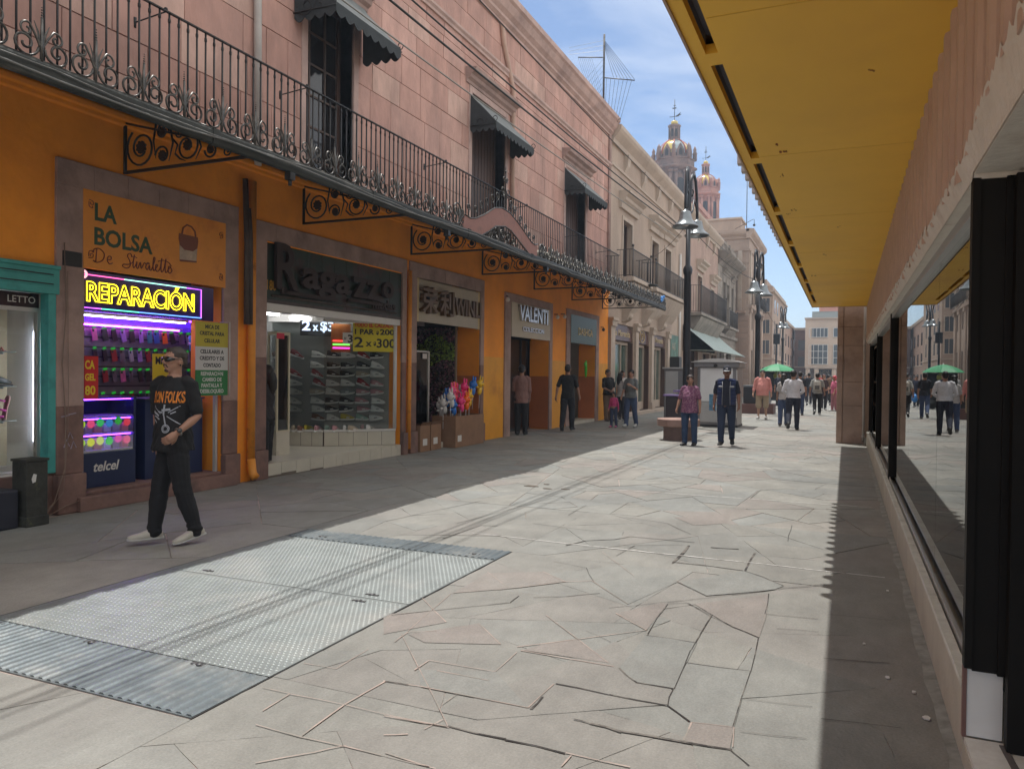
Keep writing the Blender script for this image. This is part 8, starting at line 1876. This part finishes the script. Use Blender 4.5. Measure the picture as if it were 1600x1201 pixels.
# ---------------------------------------------------------------- everyone else
person('guard in brown pink jacket standing with his back turned in the dark boutique doorway', -7.62, 18.15, 20, h=1.76, shirt=('jacket_rose', (.27, .15, .13)), sleeve=1.0, pants=('black', (.015, .015, .017)), shoes=('black', (.02, .02, .02)), legs=((2, 2), (-2, 2)), arms=((5, 6, 25, 5), (5, 6, 60, 50)), hem=.78)
person('man in black t-shirt and black trousers walking away along the shade', -6.93, 19.75, 8, h=1.76, build=1.05, shirt=('black_tee', (.012, .012, .013)), pants=('black_jeans', (.014, .015, .02)), shoes=('black', (.02, .02, .02)), legs=((10, 6), (-12, 16)), arms=((8, 16, 18, 0), (-14, 18, 10, 0)), hem=.84)
person('older man in black shirt and khaki trousers leaning by the end of the orange wall', -7.40, 25.2, 225, h=1.72, belly=.04, shirt=('black_shirt', (.02, .02, .022)), sleeve=.55, pants=('khaki', (.20, .13, .085)), shoes=('brown', (.08, .05, .04)), legs=((4, 2), (0, 2)), arms=((10, 6, 50, 40), (10, 6, 50, 40)), hair=('short', (.06, .055, .05)), turn=20)
person('man in white short-sleeved shirt standing beside the older man at the wall', -7.25, 26.5, 200, h=1.70, shirt=('white', (.52, .51, .49)), pants=('dark', (.03, .03, .04)), shoes=('black', (.02, .02, .02)), legs=((3, 2), (-3, 2)), arms=((5, 6, 20, 0), (5, 6, 20, 0)), turn=25)
person('little girl in pink jacket and blue dungarees walking with her mother', -6.28, 22.0, 172, h=1.02, female=True, shirt=('hot_pink', (.50, .05, .17)), sleeve=1.0, pants=('denim', (.035, .05, .10)), shoes=('pink', (.55, .12, .25)), hair=('bob', (.012, .010, .009)), legs=((6, 4), (-6, 6)), arms=((5, 10, 20, 0), (-5, 14, 10, 0)), hem=1.02)
person('dark haired woman seen from behind with white shirt near the wall group', -6.9, 25.0, -35, h=1.58, female=True, shirt=('pale', (.45, .42, .40)), pants=('dark', (.03, .03, .04)), shoes=('white', (.5, .5, .48)), hair=('long', (.012, .010, .009)), legs=((8, 5), (-8, 8)), arms=((5, 8, 20, 0), (5, 8, 20, 0)))
person('woman in grey t-shirt and blue jeans holding her hand up to her chest', -5.82, 22.2, 172, h=1.66, build=1.08, female=True, belly=.02, shirt=('grey_tee', (.13, .14, .14)), pants=('blue_jeans', (.05, .075, .15)), shoes=('white', (.5, .5, .48)), hair=('tail', (.012, .010, .009)), legs=((10, 6), (-8, 12)), arms=((8, 12, 20, 0), (18, 14, 110, 38)), turn=8)
I2 = person('woman in flowered purple blouse and blue jeans walking beside the round bench', -3.20, 17.35, 172, h=1.55, build=1.22, female=True, belly=.055, shirt=('purple_floral', (.26, .10, .17)), pants=('blue_jeans2', (.028, .055, .12)), shoes=('black', (.03, .03, .03)), hair=('tail', (.03, .015, .010)), legs=((3, 3), (-3, 3)), arms=((6, 16, 18, 0), (4, 16, 14, 0)), turn=28, sleeve=.5, hem=.80, vox=.0095)
m_ = MATS['cloth_purple_floral']; t_ = m_.node_tree; v_o = N('ShaderNodeTexVoronoi', t_); v_o.inputs['Scale'].default_value = 34; c_o = N('ShaderNodeTexCoord', t_); t_.links.new(c_o.outputs['Object'], v_o.inputs['Vector'])
r_o = N('ShaderNodeMapRange', t_); r_o.inputs['From Min'].default_value = .25; r_o.inputs['From Max'].default_value = .45; t_.links.new(v_o.outputs['Distance'], r_o.inputs['Value'])
x_o = N('ShaderNodeMixRGB', t_); x_o.inputs['Color1'].default_value = (.42, .24, .30, 1); x_o.inputs['Color2'].default_value = (.17, .055, .12, 1); t_.links.new(r_o.outputs[0], x_o.inputs['Fac']); t_.links.new(x_o.outputs[0], t_.nodes['Principled BSDF'].inputs['Base Color'])
I3 = person('man in dark cap and navy quilted vest walking beside the woman in purple', -2.42, 17.5, 184, h=1.70, build=1.16, belly=.045, sk='d', shirt=('navy_tee', (.012, .014, .028)), pants=('navy_jeans', (.022, .035, .075)), shoes=('black', (.02, .02, .02)), hair=('cap', (.02, .018, .016)), legs=((8, 4), (-10, 24)), arms=((-2, 12, 12, 0), (6, 12, 14, 0)), sleeve=.5, vox=.0095, hem=.86)
# quilted vest
T3 = I3['T']; b = MB()
def band(z0, z1, bulge):
    for s_ in (-1, 1):
        rings = []
        for zz, e in ((z0, 0), (z0+(z1-z0)*.25, bulge*.8), ((z0+z1)/2, bulge), (z0+(z1-z0)*.75, bulge*.8), (z1, 0)):
            w_ = .152*1.16+.024+e; d_ = .130+.030+e+(.03 if zz < 1.2 else 0); ring = []
            a0, a1 = math.radians(62), math.radians(-88)
            for j in range(12): a = a0+(a1-a0)*j/11; ring.append((s_*w_*math.cos(a), d_*math.sin(a)+.004, zz))
            rings.append([tuple(T3(v)) for v in ring])
        vs = [v for r_ in rings for v in r_]; b.add(vs, [(i*12+j, i*12+j+1, (i+1)*12+j+1, (i+1)*12+j) for i in range(4) for j in range(11)], True)
z = .88
while z < 1.36: band(z, z+.062, .012); z += .064
for s_ in (-1, 1): chain(b, [T3((s_*.07, .07, 1.44)), T3((s_*.13, .05, 1.415)), T3((s_*.185, 0, 1.39))], [.035, .04, .045], 8)
vest = I3['add']('vest', b, cloth('vest_blue', (.022, .04, .12), .45))
b = MB()
for s_ in (-1, 1): b.ball(T3((s_*.12, .155, 1.285)), .055, .02, .022, 10, 6)
for s_ in (-1, 1): b.tube([T3((s_*.085, .14, 1.40)), T3((s_*.078, .165, 1.22)), T3((s_*.085, .19, 1.0)), T3((s_*.085, .16, .88))], .006, 5)
I3['add']('badge', b, cloth('badge_grey', (.35, .36, .38)), vest)
person('large man in pink t-shirt and khaki shorts walking towards the camera', -2.78, 29.2, 180, h=1.74, build=1.3, belly=.08, sk='l', shirt=('salmon', (.60, .25, .22)), pants=('khaki_light', (.36, .29, .20)), shorts=True, shoes=('white', (.5, .5, .48)), legs=((6, 4), (-6, 8)), arms=((5, 14, 15, 0), (-5, 14, 15, 0)), sleeve=.58, hem=.82)
person('man in white shirt and navy trousers walking away in the sun', -1.42, 24.05, 2, h=1.72, build=1.18, shirt=('white_shirt', (.60, .60, .63)), pants=('navy', (.018, .022, .04)), shoes=('black', (.03, .03, .03)), legs=((6, 4), (-14, 34)), arms=((0, 18, 60, 40), (0, 18, 60, 40)), sleeve=.8, hem=.92, turn=-8)
person('woman in blue jeans partly hidden behind the man in the white shirt', -1.78, 25.4, 0, h=1.60, female=True, shirt=('pale', (.45, .42, .40)), pants=('blue_jeans', (.05, .075, .15)), shoes=('brown', (.08, .05, .04)), hair=('long', (.012, .010, .009)), legs=((5, 4), (-6, 8)), arms=((5, 10, 30, 0), (5, 10, 30, 0)))
person('woman in dark jacket and pale jeans standing beside the dark planter', -5.0, 40.5, 150, h=1.62, female=True, shirt=('jacket_dark', (.03, .03, .035)), sleeve=1.0, pants=('pale_jeans', (.14, .17, .22)), shoes=('black', (.02, .02, .02)), hair=('long', (.02, .012, .01)), legs=((3, 2), (-3, 2)), arms=((10, 8, 60, 20), (5, 8, 20, 0)), vox=.014)
person('person in dark clothes behind the large man in pink', -3.0, 40, 180, h=1.72, shirt=('dark_blue', (.03, .035, .06)), pants=('dark', (.03, .03, .04)), legs=((8, 5), (-8, 12)), vox=.014)
person('person in dark t-shirt and blue jeans walking away right of the white shirt', -1.72, 33.5, 5, h=1.74, shirt=('dark_tee', (.02, .022, .03)), pants=('blue_jeans', (.05, .075, .15)), shoes=('grey', (.2, .2, .2)), legs=((8, 5), (-16, 30)), vox=.014)
I4 = person('man in dark clothes carrying a bright blue plastic bag', -1.85, 45, 5, h=1.74, shirt=('dark_tee', (.02, .022, .03)), pants=('dark', (.03, .03, .04)), legs=((8, 5), (-10, 16)), arms=((8, 8, 15, 0), (5, 20, 10, 0)), vox=.014)
b = MB(); b.ball((-2.22, 45, .52), .16, .13, .22, 12, 8); b.tube([(-2.3, 45, .68), (-2.2, 45, .82), (-2.14, 45, .68)], .015, 5)
single('plastic_bag', b, MATS['blue_plastic'], 'bright blue plastic bag carried by the man in dark clothes', 'bag', base=(-2.22, 45, .5))
I5 = person('person in grey top wearing a pale backpack, walking away', -1.08, 34.0, 3, h=1.68, build=1.1, shirt=('grey_top', (.36, .36, .34)), pants=('black', (.015, .015, .017)), shoes=('white', (.5, .5, .48)), legs=((8, 5), (-12, 26)), arms=((5, 16, 15, 0), (-5, 16, 15, 0)), vox=.014)
t = thing('backpack', 'small pale backpack worn by the person in the grey top', 'backpack', (-1.08, 33.83, 1.25)); b = MB(); b.box(-1.22, -.94, 33.74, 33.86, 1.03, 1.40); obj('body', b, mat('backpack_pale', (.5, .48, .42), .7, var=.35, vscale=12), t, bevel=.03); obj('pocket', MB().box(-1.17, -.99, 33.71, 33.74, 1.06, 1.22), mat('backpack_dark', (.12, .12, .11), .7), t, bevel=.01)
b = MB(); b.tube([(-1.2, 33.88, 1.38), (-1.2, 34.0, 1.46), (-1.2, 34.12, 1.38)], .02, 5); b.tube([(-.96, 33.88, 1.38), (-.96, 34.0, 1.46), (-.96, 34.12, 1.38)], .02, 5); obj('strap', b, MATS['backpack_dark'], t)
person('woman with reddish hair and raised arm past the backpack', -.95, 39, 190, h=1.64, female=True, sk='l', shirt=('dark_top', (.05, .03, .03)), pants=('dark', (.03, .03, .04)), hair=('tail', (.10, .035, .02)), legs=((5, 4), (-6, 8)), arms=((8, 40, 60, 0), (5, 8, 20, 0)), vox=.014)
person('person in bright pink top standing close to the stone pier', -.50, 38.5, 120, h=1.62, female=True, shirt=('pink_top', (.55, .13, .22)), pants=('pink_trousers', (.35, .15, .17)), hair=('bob', (.5, .06, .08)), legs=((3, 2), (-3, 2)), arms=((10, 8, 60, 10), (5, 8, 20, 0)), vox=.014)
person('woman in white top near the far corner building', -.9, 52, 190, h=1.62, female=True, shirt=('white', (.52, .51, .49)), pants=('dark', (.03, .03, .04)), hair=('long', (.012, .010, .009)), legs=((5, 4), (-6, 8)), vox=.016)
person('man in red shirt far down the street', -1.7, 60, 180, h=1.72, shirt=('red_shirt', (.45, .03, .03)), pants=('dark', (.03, .03, .04)), legs=((8, 5), (-8, 12)), vox=.016)
person('far walker in pale shirt beside the green umbrella cart', -4.9, 52, 185, h=1.70, shirt=('pale', (.45, .42, .40)), pants=('denim', (.035, .05, .10)), legs=((8, 5), (-8, 12)), vox=.016)
person('vendor in dark shirt standing beside the green umbrella cart', -2.4, 46.5, 200, h=1.68, shirt=('dark_blue', (.03, .035, .06)), pants=('dark', (.03, .03, .04)), legs=((3, 2), (-3, 2)), vox=.016)
person('shopper in dark sweater just inside the shoe shop behind the pilaster', -8.02, 9.14, 100, h=1.62, female=True, shirt=('dark_sweater', (.03, .028, .03)), sleeve=1.0, pants=('black', (.015, .015, .017)), hair=('long', (.02, .012, .01)), legs=((3, 2), (-3, 2)), arms=((20, 12, 60, 0), (5, 12, 20, 0)))

for i, (x_, y_, f_, sh_, pn_, hr_, lab) in enumerate([(-2.3, 50, 178, ('yellow_far', (.5, .38, .06)), ('dark', (.03, .03, .04)), 'short', 'man in yellow shirt walking among the crowd past the umbrella cart'),
        (-3.9, 56, 0, ('teal_far', (.04, .22, .22)), ('denim', (.035, .05, .10)), 'long', 'woman in teal top walking away beyond the umbrella cart'), (-.9, 46, 2, ('brown_far', (.14, .08, .05)), ('black', (.015, .015, .017)), 'short', 'man in brown shirt walking away beside the stone pier'),
        (-2.9, 66, 180, ('white', (.52, .51, .49)), ('denim', (.035, .05, .10)), 'short', 'small far figure in white shirt in the middle of the street'), (-4.4, 75, 180, ('black_shirt', (.02, .02, .022)), ('khaki', (.20, .13, .085)), 'short', 'small far figure in black shirt near the third street lamp'),
        (-1.2, 80, 0, ('lilac_far', (.32, .25, .40)), ('dark', (.03, .03, .04)), 'long', 'small far figure in lilac top below the far corner building'), (-5.6, 43.0, 170, ('cream_far', (.45, .40, .30)), ('dark', (.03, .03, .04)), 'short', 'man in cream shirt near the grey building wall past the kiosk')]):
    person(lab, x_, y_, f_, h=1.6+.03*(i % 4), female=hr_ == 'long', shirt=sh_, pants=pn_, hair=(hr_, (.012, .010, .009)), legs=((9, 5), (-9, 14)) if i % 2 else ((-8, 12), (10, 5)), arms=((-8, 8, 18, 0), (8, 8, 25, 0)), vox=.016)
b = MB(); b.ball((-5.98, 22.3, 1.02), .05, .13, .16, 10, 8); b.tube([(-5.98, 22.2, 1.15), (-6.0, 22.25, 1.38), (-5.98, 22.4, 1.15)], .012, 5)
single('shoulder_bag', b, mat('bag_dark_leather', (.05, .04, .04), .5), 'dark shoulder bag on the hip of the woman in grey t-shirt', 'bag', base=(-5.98, 22.3, 1))
